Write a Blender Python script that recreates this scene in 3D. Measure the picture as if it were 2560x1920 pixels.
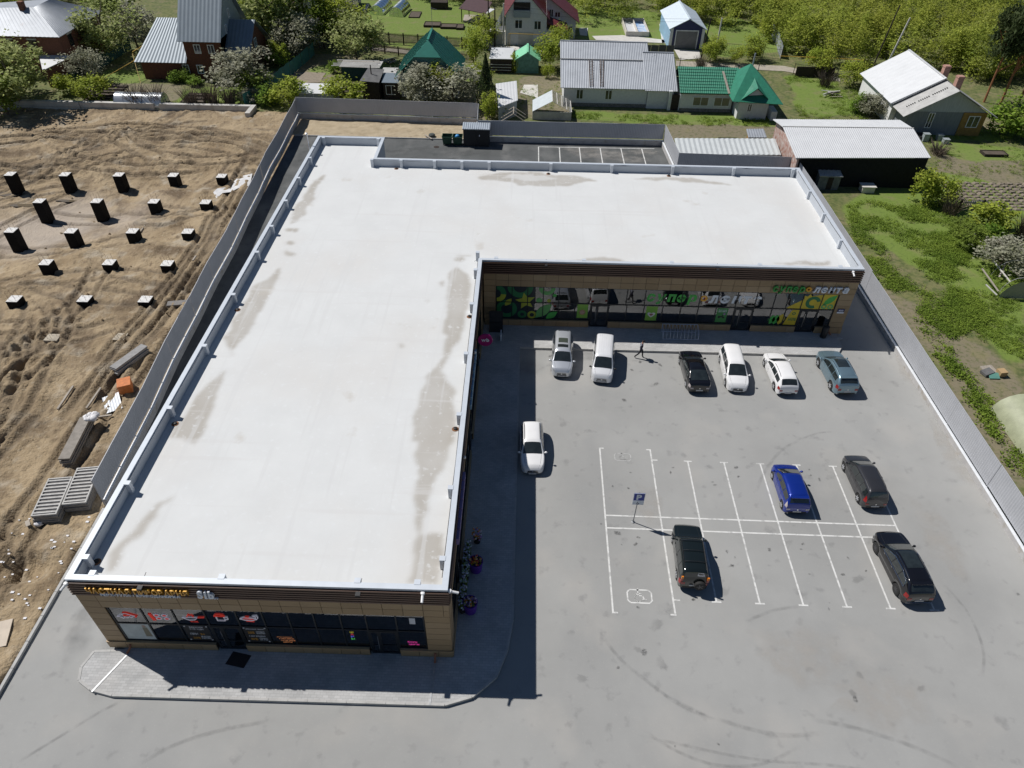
import bpy, bmesh, math, random
import numpy as np
from mathutils import Vector, Matrix
random.seed(7); np.random.seed(7)
SC = bpy.context.scene
for o in list(bpy.data.objects): bpy.data.objects.remove(o, do_unlink=True)
COL = SC.collection
# ------------------------------------------------------------------ camera
CAM_H, F_PX = 36.551, 1784.392
YAW, PITCH, ROLL = math.radians(-0.624), math.radians(-41.281), math.radians(-1.102)
_fw = Vector((math.sin(YAW)*math.cos(PITCH), math.cos(YAW)*math.cos(PITCH), math.sin(PITCH)))
_rt = Vector((math.cos(YAW), -math.sin(YAW), 0)); _dn = _fw.cross(_rt)
RT = _rt*math.cos(ROLL)+_dn*math.sin(ROLL); DN = -_rt*math.sin(ROLL)+_dn*math.cos(ROLL); FW = _fw
cd = bpy.data.cameras.new('camera'); cam = bpy.data.objects.new('camera', cd); COL.objects.link(cam)
cam.matrix_world = Matrix(((RT.x, -DN.x, -FW.x, 0), (RT.y, -DN.y, -FW.y, 0), (RT.z, -DN.z, -FW.z, CAM_H), (0, 0, 0, 1)))
cd.sensor_width = 36; cd.lens = F_PX/2560*36; cd.clip_end = 3000; cd.clip_start = .5
SC.camera = cam
# ------------------------------------------------------------------ sky, sun, exposure
SUN = Vector((.688, -.32, -1)).normalized()
w = bpy.data.worlds.new('World'); SC.world = w; w.use_nodes = True
nt = w.node_tree; sky = nt.nodes.new('ShaderNodeTexSky'); sky.sky_type = 'NISHITA'; sky.sun_disc = False
sky.sun_elevation = math.asin(-SUN.z); sky.sun_rotation = math.atan2(-SUN.x, -SUN.y); sky.altitude = 200
sky.air_density = 1.0; sky.dust_density = .1; sky.ozone_density = 4.0
bg = nt.nodes['Background']; nt.links.new(sky.outputs[0], bg.inputs[0]); bg.inputs[1].default_value = .05
sl = bpy.data.lights.new('sun', 'SUN'); sl.energy = 5.0; sl.angle = math.radians(.5); sl.color = (1, .965, .92)
so = bpy.data.objects.new('sun', sl); COL.objects.link(so); so.rotation_euler = SUN.to_track_quat('-Z', 'Y').to_euler(); so.location = (-60, 30, 90)
SC.view_settings.view_transform = 'Standard'; SC.view_settings.look = 'None'; SC.view_settings.exposure = -.2; SC.view_settings.gamma = 1
SC.view_settings.use_curve_mapping = False
SC.render.engine = 'CYCLES'; SC.cycles.max_bounces = 6; SC.cycles.transparent_max_bounces = 12

def G(px, py, z=0.):           # photo pixel -> world point on the level z
    r = RT*((px-1280)/F_PX)+DN*((py-960)/F_PX)+FW
    t = (z-CAM_H)/r.z
    return Vector((r.x*t, r.y*t, z))
# ------------------------------------------------------------------ materials
MATS = {}
def mat(name, col, rough=.6, metal=0., var=.12, scale=1.5, bump=0., bscale=8., spec=.5, col2=None, coat=0., emit=0., stretch=None, isl=0., detail=5):
    if name in MATS: return MATS[name]
    m = bpy.data.materials.new(name); m.use_nodes = True; MATS[name] = m
    n = m.node_tree.nodes; l = m.node_tree.links; b = n['Principled BSDF']
    b.inputs['Roughness'].default_value = rough; b.inputs['Metallic'].default_value = metal
    b.inputs['Specular IOR Level'].default_value = spec
    if coat: b.inputs['Coat Weight'].default_value = coat; b.inputs['Coat Roughness'].default_value = .04
    c = tuple(col)+(1,)
    if emit:
        b.inputs['Emission Color'].default_value = c; b.inputs['Emission Strength'].default_value = emit
    geo = n.new('ShaderNodeNewGeometry'); mp = n.new('ShaderNodeMapping'); l.new(geo.outputs['Position'], mp.inputs[0])
    if stretch: mp.inputs['Scale'].default_value = stretch
    no = n.new('ShaderNodeTexNoise'); no.inputs['Scale'].default_value = scale; no.inputs['Detail'].default_value = detail; no.inputs['Roughness'].default_value = .62
    l.new(mp.outputs[0], no.inputs[0])
    rp = n.new('ShaderNodeMapRange'); rp.inputs[1].default_value = .3; rp.inputs[2].default_value = .7
    l.new(no.outputs[0], rp.inputs[0])
    mx = n.new('ShaderNodeMix'); mx.data_type = 'RGBA'
    c2 = tuple(col2) if col2 else tuple(min(1, v*(1+var)) for v in col)
    c1 = tuple(col) if col2 else tuple(v*(1-var) for v in col)
    mx.inputs[6].default_value = c1+(1,); mx.inputs[7].default_value = c2+(1,)
    l.new(rp.outputs[0], mx.inputs[0])
    out = mx.outputs[2]
    if isl:
        hs = n.new('ShaderNodeHueSaturation'); ri = n.new('ShaderNodeMapRange'); l.new(geo.outputs['Random Per Island'], ri.inputs[0])
        ri.inputs[3].default_value = 1-isl; ri.inputs[4].default_value = 1+isl
        l.new(ri.outputs[0], hs.inputs['Value']); l.new(out, hs.inputs['Color']); out = hs.outputs[0]
    l.new(out, b.inputs['Base Color'])
    if bump:
        nb = n.new('ShaderNodeTexNoise'); nb.inputs['Scale'].default_value = bscale; nb.inputs['Detail'].default_value = 6
        l.new(mp.outputs[0], nb.inputs[0]); bp = n.new('ShaderNodeBump'); bp.inputs['Strength'].default_value = bump; bp.inputs['Distance'].default_value = .05
        l.new(nb.outputs[0], bp.inputs['Height']); l.new(bp.outputs[0], b.inputs['Normal'])
    return m
def nodes_of(m): return m.node_tree.nodes, m.node_tree.links, m.node_tree.nodes['Principled BSDF']
def add_layer(m, col, scale, lo, hi, amt=1., stretch=None, detail=6, dist=0.):
    """mixes another colour into a material's base colour where a noise passes lo..hi"""
    n, l, b = nodes_of(m); src = b.inputs['Base Color'].links[0].from_socket
    geo = n.new('ShaderNodeNewGeometry'); mp = n.new('ShaderNodeMapping'); l.new(geo.outputs['Position'], mp.inputs[0])
    if stretch: mp.inputs['Scale'].default_value = stretch
    mp.inputs['Location'].default_value = (random.uniform(0, 50), random.uniform(0, 50), 0)
    no = n.new('ShaderNodeTexNoise'); no.inputs['Scale'].default_value = scale; no.inputs['Detail'].default_value = detail; no.inputs['Distortion'].default_value = dist
    l.new(mp.outputs[0], no.inputs[0])
    r = n.new('ShaderNodeMapRange'); r.inputs[1].default_value = lo; r.inputs[2].default_value = hi; r.inputs[4].default_value = amt; l.new(no.outputs[0], r.inputs[0])
    mx = n.new('ShaderNodeMix'); mx.data_type = 'RGBA'; l.new(r.outputs[0], mx.inputs[0]); l.new(src, mx.inputs[6]); mx.inputs[7].default_value = tuple(col)+(1,)
    l.new(mx.outputs[2], b.inputs['Base Color']); return m
def add_attr(m, attr, col, amt=1.):
    """mixes a colour into the base colour by a mesh attribute (0..1)"""
    n, l, b = nodes_of(m); src = b.inputs['Base Color'].links[0].from_socket
    a = n.new('ShaderNodeAttribute'); a.attribute_name = attr
    mu = n.new('ShaderNodeMath'); mu.operation = 'MULTIPLY'; mu.inputs[1].default_value = amt; l.new(a.outputs['Fac'], mu.inputs[0])
    mx = n.new('ShaderNodeMix'); mx.data_type = 'RGBA'; l.new(mu.outputs[0], mx.inputs[0]); l.new(src, mx.inputs[6]); mx.inputs[7].default_value = tuple(col)+(1,)
    l.new(mx.outputs[2], b.inputs['Base Color']); return m
def add_mask(m, attr, col, amt=1., scale=1.2, soft=.12, spread=.7):
    """like add_attr, the edge of the mask broken up by noise"""
    n, l, b = nodes_of(m); src = b.inputs['Base Color'].links[0].from_socket
    a = n.new('ShaderNodeAttribute'); a.attribute_name = attr; geo = n.new('ShaderNodeNewGeometry'); no = n.new('ShaderNodeTexNoise'); no.inputs['Scale'].default_value = scale; no.inputs['Detail'].default_value = 8; no.inputs['Roughness'].default_value = .7
    l.new(geo.outputs['Position'], no.inputs[0]); ma = n.new('ShaderNodeMath'); ma.operation = 'MULTIPLY_ADD'; ma.inputs[1].default_value = spread; l.new(no.outputs[0], ma.inputs[0]); l.new(a.outputs['Fac'], ma.inputs[2])
    r = n.new('ShaderNodeMapRange'); r.inputs[1].default_value = .5+spread/2-soft; r.inputs[2].default_value = .5+spread/2+soft; r.inputs[4].default_value = amt; l.new(ma.outputs[0], r.inputs[0])
    mx = n.new('ShaderNodeMix'); mx.data_type = 'RGBA'; l.new(r.outputs[0], mx.inputs[0]); l.new(src, mx.inputs[6]); mx.inputs[7].default_value = tuple(col)+(1,)
    l.new(mx.outputs[2], b.inputs['Base Color']); return m
def glass_mat(name, tint=(.55, .6, .6), ior=1.9):
    if name in MATS: return MATS[name]
    m = bpy.data.materials.new(name); m.use_nodes = True; MATS[name] = m
    n = m.node_tree.nodes; l = m.node_tree.links; n.remove(n['Principled BSDF'])
    t = n.new('ShaderNodeBsdfTransparent'); t.inputs[0].default_value = tint+(1,)
    g = n.new('ShaderNodeBsdfGlossy'); g.inputs['Roughness'].default_value = .01; g.inputs[0].default_value = (.95, .97, 1, 1)
    f = n.new('ShaderNodeFresnel'); f.inputs[0].default_value = ior
    x = n.new('ShaderNodeMixShader'); l.new(f.outputs[0], x.inputs[0]); l.new(t.outputs[0], x.inputs[1]); l.new(g.outputs[0], x.inputs[2])
    l.new(x.outputs[0], n['Material Output'].inputs[0]); return m
def decal_mat(name, col, amt, nscale=6., rough=.9):
    """thin film over a surface: opacity from the 'fade' attribute broken up by noise"""
    if name in MATS: return MATS[name]
    m = bpy.data.materials.new(name); m.use_nodes = True; MATS[name] = m
    n, l, b = nodes_of(m); b.inputs['Base Color'].default_value = tuple(col)+(1,); b.inputs['Roughness'].default_value = rough; b.inputs['Specular IOR Level'].default_value = .2
    a = n.new('ShaderNodeAttribute'); a.attribute_name = 'fade'
    geo = n.new('ShaderNodeNewGeometry'); no = n.new('ShaderNodeTexNoise'); no.inputs['Scale'].default_value = nscale; no.inputs['Detail'].default_value = 6
    l.new(geo.outputs['Position'], no.inputs[0])
    r = n.new('ShaderNodeMapRange'); r.inputs[1].default_value = .28; r.inputs[2].default_value = .8; l.new(no.outputs[0], r.inputs[0])
    mu = n.new('ShaderNodeMath'); mu.operation = 'MULTIPLY'; l.new(a.outputs['Fac'], mu.inputs[0]); l.new(r.outputs[0], mu.inputs[1])
    m2 = n.new('ShaderNodeMath'); m2.operation = 'MULTIPLY'; m2.inputs[1].default_value = amt; l.new(mu.outputs[0], m2.inputs[0])
    l.new(m2.outputs[0], b.inputs['Alpha']); return m
# ------------------------------------------------------------------ mesh helpers
def empty(name, loc=(0, 0, 0), rz=0., label=None, cat=None, group=None):
    o = bpy.data.objects.new(name, None); COL.objects.link(o); o.location = loc; o.rotation_euler = (0, 0, rz)
    o.empty_display_size = .2
    o['_m'] = 1
    tag(o, label, cat, group); return o
def tag(o, label=None, cat=None, group=None, kind=None):
    if '_m' in o: del o['_m']
    if label: o['label'] = label
    if cat: o['category'] = cat
    if group: o['group'] = group
    if kind: o['kind'] = kind
    return o
class MB:
    def __init__(s): s.v = []; s.f = []; s.m = []
    def quad(s, a, b, c, d, mi=0):
        n = len(s.v); s.v += [tuple(a), tuple(b), tuple(c), tuple(d)]; s.f.append((n, n+1, n+2, n+3)); s.m.append(mi); return s
    def poly(s, pts, mi=0):
        n = len(s.v); s.v += [tuple(p) for p in pts]; s.f.append(tuple(range(n, n+len(pts)))); s.m.append(mi); return s
    def hexa(s, p, mi=0):      # 8 corners: bottom 0-3 ccw, top 4-7
        n = len(s.v); s.v += [tuple(q) for q in p]
        for f in ((3, 2, 1, 0), (4, 5, 6, 7), (0, 1, 5, 4), (1, 2, 6, 5), (2, 3, 7, 6), (3, 0, 4, 7)): s.f.append(tuple(n+i for i in f)); s.m.append(mi)
        return s
    def box(s, x0, x1, y0, y1, z0, z1, mi=0):
        return s.hexa([(x0, y0, z0), (x1, y0, z0), (x1, y1, z0), (x0, y1, z0), (x0, y0, z1), (x1, y0, z1), (x1, y1, z1), (x0, y1, z1)], mi)
    def obox(s, c, u, v, w, mi=0):   # centre and three half axes
        c, u, v, w = map(Vector, (c, u, v, w))
        return s.hexa([c-u-v-w, c+u-v-w, c+u+v-w, c-u+v-w, c-u-v+w, c+u-v+w, c+u+v+w, c-u+v+w], mi)
    def beam(s, a, b, wd, ht, mi=0, up=(0, 0, 1)):
        a, b = Vector(a), Vector(b); d = (b-a); L = d.length; d.normalize(); up = Vector(up)
        if abs(d.dot(up)) > .98: up = Vector((1, 0, 0))
        sx = d.cross(up).normalized(); uz = sx.cross(d).normalized()
        return s.obox((a+b)/2, d*L/2, sx*wd/2, uz*ht/2, mi)
    def prism(s, pts, z0, z1, mi=0):
        n = len(pts); k = len(s.v); s.v += [(p[0], p[1], z0) for p in pts]+[(p[0], p[1], z1) for p in pts]
        s.f.append(tuple(k+i for i in reversed(range(n)))); s.f.append(tuple(k+n+i for i in range(n))); s.m += [mi, mi]
        for i in range(n): j = (i+1) % n; s.f.append((k+i, k+j, k+n+j, k+n+i)); s.m.append(mi)
        return s
    def tube(s, pts, r, n=6, mi=0, cap=True):
        pts = [Vector(p) for p in pts]; k0 = len(s.v); rr = r if isinstance(r, (list, tuple)) else [r]*len(pts)
        for i, p in enumerate(pts):
            d = (pts[min(i+1, len(pts)-1)]-pts[max(i-1, 0)]).normalized()
            up = Vector((0, 0, 1)) if abs(d.z) < .95 else Vector((1, 0, 0))
            a = d.cross(up).normalized(); b = d.cross(a)
            for j in range(n):
                t = 2*math.pi*j/n; s.v.append(tuple(p+(a*math.cos(t)+b*math.sin(t))*rr[i]))
        for i in range(len(pts)-1):
            for j in range(n):
                j2 = (j+1) % n; s.f.append((k0+i*n+j, k0+i*n+j2, k0+(i+1)*n+j2, k0+(i+1)*n+j)); s.m.append(mi)
        if cap:
            s.f.append(tuple(k0+j for j in range(n))); s.f.append(tuple(k0+(len(pts)-1)*n+j for j in reversed(range(n)))); s.m += [mi, mi]
        return s
    def lathe(s, c, prof, n=16, mi=0, axis='z'):
        k0 = len(s.v); c = Vector(c)
        for r, h in prof:
            for j in range(n):
                t = 2*math.pi*j/n; x, y = r*math.cos(t), r*math.sin(t)
                q = {'z': (x, y, h), 'y': (x, h, y), 'x': (h, x, y)}[axis]; s.v.append(tuple(c+Vector(q)))
        for i in range(len(prof)-1):
            for j in range(n):
                j2 = (j+1) % n; s.f.append((k0+i*n+j, k0+i*n+j2, k0+(i+1)*n+j2, k0+(i+1)*n+j)); s.m.append(mi)
        s.f.append(tuple(k0+j for j in reversed(range(n)))); s.f.append(tuple(k0+(len(prof)-1)*n+j for j in range(n))); s.m += [mi, mi]
        return s
    def blob(s, c, rx, ry, rz, seg=8, rings=5, jit=0., mi=0):
        k0 = len(s.v); c = Vector(c)
        for i in range(rings+1):
            ph = math.pi*i/rings
            for j in range(seg):
                t = 2*math.pi*j/seg; q = 1+random.uniform(-jit, jit)
                s.v.append((c.x+rx*q*math.sin(ph)*math.cos(t), c.y+ry*q*math.sin(ph)*math.sin(t), c.z+rz*q*math.cos(ph)))
        for i in range(rings):
            for j in range(seg):
                j2 = (j+1) % seg; s.f.append((k0+i*seg+j, k0+(i+1)*seg+j, k0+(i+1)*seg+j2, k0+i*seg+j2)); s.m.append(mi)
        return s
    def build(s, name, mats, parent=None, smooth=None, world=True):
        """one mesh object; with a parent, world coordinates are brought into the parent's frame"""
        if not isinstance(mats, (list, tuple)): mats = [mats]
        v = s.v
        if parent is not None and world:
            base = parent if parent.parent is None else parent.parent
            inv = (Matrix.Translation(base.location) @ Matrix.Rotation(base.rotation_euler.z, 4, 'Z')).inverted()
            if parent.parent is not None: inv = Matrix.Translation(parent.location).inverted() @ inv
            v = [tuple(inv @ Vector(p)) for p in v]
        me = bpy.data.meshes.new(name); me.from_pydata(v, [], s.f)
        for mm in mats: me.materials.append(mm)
        if len(mats) > 1: me.polygons.foreach_set('material_index', s.m)
        if smooth is not None:
            me.shade_smooth(); me.set_sharp_from_angle(angle=math.radians(smooth))
        me.update()
        o = bpy.data.objects.new(name, me); COL.objects.link(o)
        if parent is not None: o.parent = parent
        return o
def copy_tree(o, parent=None):
    c = o.copy(); COL.objects.link(c); c.parent = parent
    for ch in list(o.children): copy_tree(ch, c)
    return c
def np_mesh(name, verts, quads, m, parent=None, attrs=None, smooth=False):
    me = bpy.data.meshes.new(name); nv, nf = len(verts), len(quads); k = quads.shape[1]
    me.vertices.add(nv); me.vertices.foreach_set('co', np.asarray(verts, dtype=np.float32).ravel())
    me.loops.add(nf*k); me.loops.foreach_set('vertex_index', np.asarray(quads, dtype=np.int32).ravel())
    me.polygons.add(nf); me.polygons.foreach_set('loop_start', np.arange(0, nf*k, k, dtype=np.int32)); me.polygons.foreach_set('loop_total', np.full(nf, k, dtype=np.int32))
    if smooth: me.polygons.foreach_set('use_smooth', np.ones(nf, dtype=bool))
    for a, vals in (attrs or {}).items():
        at = me.attributes.new(a, 'FLOAT', 'POINT'); at.data.foreach_set('value', np.asarray(vals, dtype=np.float32))
    me.materials.append(m); me.update(calc_edges=True); me.validate()
    o = bpy.data.objects.new(name, me); COL.objects.link(o)
    if parent is not None: o.parent = parent
    return o
def corr(mb, p00, p10, p11, p01, pitch=.25, depth=.03, mi=0):
    """profiled sheet: waves run from edge p00-p01 to p10-p11, ridges along p00->p01"""
    p00, p10, p11, p01 = map(Vector, (p00, p10, p11, p01)); n = max(2, int((p10-p00).length/pitch)*2)
    nrm = (p10-p00).cross(p01-p00).normalized(); k = len(mb.v)
    for i in range(n+1):
        t = i/n; off = nrm*(depth if (i % 2) else 0.)
        mb.v.append(tuple(p00.lerp(p10, t)+off)); mb.v.append(tuple(p01.lerp(p11, t)+off))
    for i in range(n): mb.f.append((k+2*i, k+2*i+2, k+2*i+3, k+2*i+1)); mb.m.append(mi)
    return mb
_TM = {}
def text_mesh(ch, bold=.02, extrude=.1, bevel=.0, shear=0.):
    key = (ch, bold, extrude, bevel, shear)
    if key in _TM: return _TM[key]
    cu = bpy.data.curves.new('t', 'FONT'); cu.body = ch; cu.size = 1; cu.offset = bold; cu.extrude = extrude; cu.bevel_depth = bevel; cu.shear = shear; cu.resolution_u = 4
    ob = bpy.data.objects.new('t', cu); COL.objects.link(ob)
    dg = bpy.context.evaluated_depsgraph_get(); me = bpy.data.meshes.new_from_object(ob.evaluated_get(dg)); bpy.data.objects.remove(ob, do_unlink=True)
    v = np.array([q.co[:] for q in me.vertices]) if len(me.vertices) else np.zeros((0, 3))
    f = [tuple(p.vertices) for p in me.polygons]
    _TM[key] = (v, f); return _TM[key]
def lettering(text, origin, udir, vdir, width, height, m, parent, bold=.03, extrude=.05, shear=0., gap=.06, space=.35, joined=None, name='letter'):
    """letters standing on a plane; udir along the line, vdir up; fitted to width x height"""
    u, v = Vector(udir).normalized(), Vector(vdir).normalized(); nn = u.cross(v); items = []; x = 0.; ref = text_mesh('x' if text.islower() else 'H', bold, extrude, 0, shear)[0]
    zmax = ref[:, 1].max()
    for ch in text:
        if ch == ' ': x += space; continue
        vv, ff = text_mesh(ch, bold, extrude, 0, shear)
        if len(vv) == 0: x += space; continue
        x0, x1 = vv[:, 0].min(), vv[:, 0].max(); items.append((vv, ff, x-x0)); x += (x1-x0)+gap
    tot = max(x-gap, .01); sx = width/tot; sy = height/zmax; O = Vector(origin); allm = MB()
    for vv, ff, dx in items:
        mb = MB() if joined is None else allm; k = len(mb.v)
        mb.v += [tuple(O+u*((p[0]+dx)*sx)+v*(p[1]*sy)+nn*(p[2]+extrude)) for p in vv]
        mb.f += [tuple(i+k for i in f) for f in ff]; mb.m += [0]*len(ff)
        if joined is None: mb.build(name, m, parent)
    if joined is not None: allm.build(joined, m, parent)

# letter shapes are made first, while the scene is still small
WARM = [('ЧАСТНАЯПИВОРH', .025, .06, 0), ('ВЕРХ-ТУЛА•КИОДНH', .03, .04, 0), ('SibH', .05, .06, .15), ('brewyx', .02, .04, 0), ('суперлнтаx', .03, .07, .18), ('суперлнтаx', .05, .001, .15), ('суперx', .03, .001, 0), ('лентаx', .04, .001, 0), ('БыстраядовкH', .02, .001, 0), ('100H', .03, .004, 0), ('wbx', .03, .01, 0), ('WOKH', .02, .004, 0), ('ЗАКЖИНЕДПР!20%3+наухюидоствквеьржСЁ«»чкыВусH x10', .025, .001, 0), ('Этопрсяебалюкгдвцы xH', .01, .002, .3), ('ШАРЫH', .01, .002, 0), ('букетыцвx', .02, .002, 0), ('PH', .05, .004, 0)]
for t_, b_, e_, s_ in WARM:
    for ch in t_:
        if ch != ' ': text_mesh(ch, b_, e_, 0, s_)
# ================================================================== setting
X0, X1, X2, X3 = -21.57, -3.10, 27.20, -14.57
Y0, Y1, Y2, Y3 = 19.10, 49.04, 67.66, 72.70
HT = 6.53
def project(v):                       # numpy: world points -> photo pixels
    q = v-np.array([0, 0, CAM_H]); zz = q@np.array(FW); return 1280+F_PX*(q@np.array(RT))/zz, 960+F_PX*(q@np.array(DN))/zz
_NT = {}
def vnoise(x, y, seed=0):             # smooth value noise, numpy
    if seed not in _NT: _NT[seed] = np.random.RandomState(seed).rand(256, 256)
    T = _NT[seed]
    xi, yi = np.floor(x).astype(int), np.floor(y).astype(int); fx, fy = x-xi, y-yi; fx = fx*fx*(3-2*fx); fy = fy*fy*(3-2*fy)
    g = lambda a, b: T[a % 256, b % 256]
    return (g(xi, yi)*(1-fx)+g(xi+1, yi)*fx)*(1-fy)+(g(xi, yi+1)*(1-fx)+g(xi+1, yi+1)*fx)*fy
def fbm(x, y, oct=4, seed=0):
    s = 0; a = .5
    for i in range(oct): s = s+a*vnoise(x*2**i, y*2**i, seed+i); a *= .5
    return s
def inpoly(px, py, poly):
    r = np.zeros(px.shape, bool); n = len(poly)
    for i in range(n):
        x1, y1 = poly[i]; x2, y2 = poly[(i+1) % n]
        c = ((y1 > py) != (y2 > py)) & (px < (x2-x1)*(py-y1)/((y2-y1) or 1e-9)+x1); r ^= c
    return r
# ---- ground sheet (one mesh, open where the excavated plot lies)
def axis(brk):
    a = []
    for (s, e, st) in brk: a += list(np.arange(s, e-1e-6, st))
    return np.array(a+[brk[-1][1]])
gx = axis([(-900, -120, 60), (-120, -26.2, .7817), (-26.2, 110, .8), (110, 950, 60)])
gy = axis([(-300, 20, 20), (20, 96.3, .7630), (96.3, 190, .85), (190, 1200, 60)])
GX, GY = np.meshgrid(gx, gy); nxg, nyg = len(gx), len(gy)
GZ = -.03+.05*(fbm(GX*.3, GY*.3, 3, 5)-.45)*(GX > 32)
idx = np.arange(nxg*nyg).reshape(nyg, nxg)
q = np.stack([idx[:-1, :-1], idx[:-1, 1:], idx[1:, 1:], idx[1:, :-1]], -1).reshape(-1, 4)
cxm = (GX[:-1, :-1]+GX[1:, 1:]).ravel()/2; cym = (GY[:-1, :-1]+GY[1:, 1:]).ravel()/2
keep = ~((cxm > -95.9) & (cxm < -26.2) & (cym < 96.3)); q = q[keep]
V = np.stack([GX.ravel(), GY.ravel(), GZ.ravel()], -1)
jx = (fbm(GX*.45, GY*.45, 3, 11)-.45).ravel(); jy = (fbm(GX*.45, GY*.45, 3, 17)-.45).ravel()
front = (V@np.array(FW)-CAM_H*FW.z) > 5
px, py = project(V); px = np.where(front, px, -9999)+jx*36; py = py+jy*14
LAWN = [[(770, 0), (1150, 0), (1200, 40), (1195, 100), (1090, 100), (930, 75), (860, 40)], [(1440, 20), (1690, 30), (1680, 105), (1445, 100)],
        [(1755, 60), (1820, 45), (1950, 65), (1980, 130), (1800, 140), (1760, 110)], [(255, 175), (370, 175), (360, 205), (250, 210)], [(455, 222), (610, 215), (600, 262), (450, 262)],
        [(960, 150), (1010, 150), (990, 185), (955, 185)], [(1150, 160), (1210, 160), (1210, 210), (1140, 200)], [(2300, 320), (2560, 330), (2560, 350), (2310, 350)],
        [(2290, 350), (2560, 370), (2560, 400), (2400, 400)], [(2300, 420), (2560, 470), (2560, 930), (2500, 900), (2440, 800), (2330, 690), (2120, 560), (2100, 510)], [(620, 200), (700, 190), (680, 250), (600, 262)],
        [(780, 165), (830, 160), (835, 185), (770, 190)], [(1960, 190), (2080, 190), (2160, 290), (2010, 290)], [(880, 100), (1180, 118), (1180, 128), (880, 112)], [(1430, 278), (1840, 290), (1980, 305), (1980, 316), (1700, 310), (1430, 296)]]
SOIL = [[(640, 185), (760, 175), (830, 175), (820, 205), (700, 215)], [(1300, 190), (1400, 185), (1420, 290), (1300, 300)], [(1660, 300), (2000, 305), (2000, 345), (1660, 350)], [(2330, 370), (2560, 380), (2560, 520), (2370, 500), (2340, 440)],
        [(2150, 700), (2300, 760), (2480, 880), (2560, 960), (2560, 1250), (2480, 1150), (2330, 900)], [(2120, 660), (2260, 760), (2210, 800), (2100, 690)], [(700, 130), (900, 140), (900, 200), (720, 170)], [(280, 205), (460, 210), (440, 255), (270, 250)], [(1150, 235), (1260, 235), (1260, 300), (1150, 300)], [(2300, 250), (2500, 300), (2500, 330), (2280, 330)]]
DARK = [[(600, 120), (900, 130), (880, 170), (620, 200)], [(220, 120), (350, 100), (360, 175), (240, 200)]]
msk = lambda L: np.clip(sum(inpoly(px, py, p).astype(float) for p in L), 0, 1)
def blur(a, k=2):
    a = a.reshape(nyg, nxg)
    for _ in range(k): a = (a+np.roll(a, 1, 0)+np.roll(a, -1, 0)+np.roll(a, 1, 1)+np.roll(a, -1, 1))/5
    return a.ravel()
lawn, soil = blur(msk(LAWN)), blur(msk(SOIL))
gm = mat('weedy_ground', (.10, .13, .035), .95, var=.3, scale=.35, col2=(.18, .175, .065), bump=.6, bscale=3)
add_layer(gm, (.22, .18, .105), .5, .5, .68, .8, detail=8); add_layer(gm, (.055, .085, .02), 1.8, .48, .62, .7, detail=8)
add_mask(gm, 'soil', (.215, .18, .125), .85, .9); add_layer(gm, (.09, .105, .035), 2.2, .52, .64, .6, detail=8)
add_mask(gm, 'lawn', (.155, .225, .036), .85, .7); add_layer(gm, (.215, .195, .09), .6, .52, .7, .55, detail=10); add_layer(gm, (.06, .095, .018), 3., .55, .68, .45, detail=8)
ground = np_mesh('ground', V, q, gm, attrs={'lawn': lawn, 'soil': soil}); tag(ground, kind='structure')
# ---- asphalt sheets
asp = mat('dusty_asphalt', (.335, .335, .325), .9, var=.1, scale=.12, bump=.25, bscale=40, spec=.25)
add_layer(asp, (.25, .255, .255), .16, .52, .74, .55, stretch=(1, .5, 1), detail=9); add_layer(asp, (.43, .41, .38), .22, .55, .8, .6, detail=9); add_layer(asp, (.16, .16, .16), 1.1, .60, .72, .35, detail=10); add_layer(asp, (.45, .43, .4), 9., .6, .75, .3)
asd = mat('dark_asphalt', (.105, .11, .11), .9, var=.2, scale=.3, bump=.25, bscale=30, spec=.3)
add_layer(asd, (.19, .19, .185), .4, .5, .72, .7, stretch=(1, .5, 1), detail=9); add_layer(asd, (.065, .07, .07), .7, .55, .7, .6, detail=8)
def sheet(name, pts, z, m, parent=None, kind='structure'):
    o = MB().poly([(p[0], p[1], z) for p in pts]).build(name, m, parent)
    if parent is None: tag(o, kind=kind)
    return o
LF = lambda y: -26.2-3.88*(y-28.7)/65.3        # line of the left fence
lot = sheet('parking_lot', [(-26.1, -60), (31.6, -60), (31.35, 79.6), (X1-2, 79.6), (X1-2, 24), (-26.1, 24)], 0, asp)
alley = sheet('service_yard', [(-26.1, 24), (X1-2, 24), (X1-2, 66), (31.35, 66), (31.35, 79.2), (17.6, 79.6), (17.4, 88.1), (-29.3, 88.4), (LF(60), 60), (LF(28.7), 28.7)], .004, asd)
sand = mat('sand', (.34, .27, .175), .95, var=.25, scale=.8, bump=1., bscale=5, col2=(.47, .39, .27)); add_layer(sand, (.2, .155, .1), 1.5, .58, .72, .6, stretch=(.6, 1, 1), detail=9)
dirt = mat('site_dirt', (.25, .182, .105), .95, var=.25, scale=.25, bump=1., bscale=5, col2=(.42, .325, .205)); add_layer(dirt, (.12, .082, .048), .22, .5, .66, .8, detail=12, dist=.8); add_layer(dirt, (.43, .38, .30), .5, .56, .7, .65, detail=8); add_layer(dirt, (.14, .10, .06), 1.6, .56, .66, .6, stretch=(1, .6, 1), detail=11); add_layer(dirt, (.42, .35, .25), 3.5, .58, .7, .5, detail=8)
for n_ in dirt.node_tree.nodes:
    if n_.type == 'BUMP': n_.inputs['Distance'].default_value = .14
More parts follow.
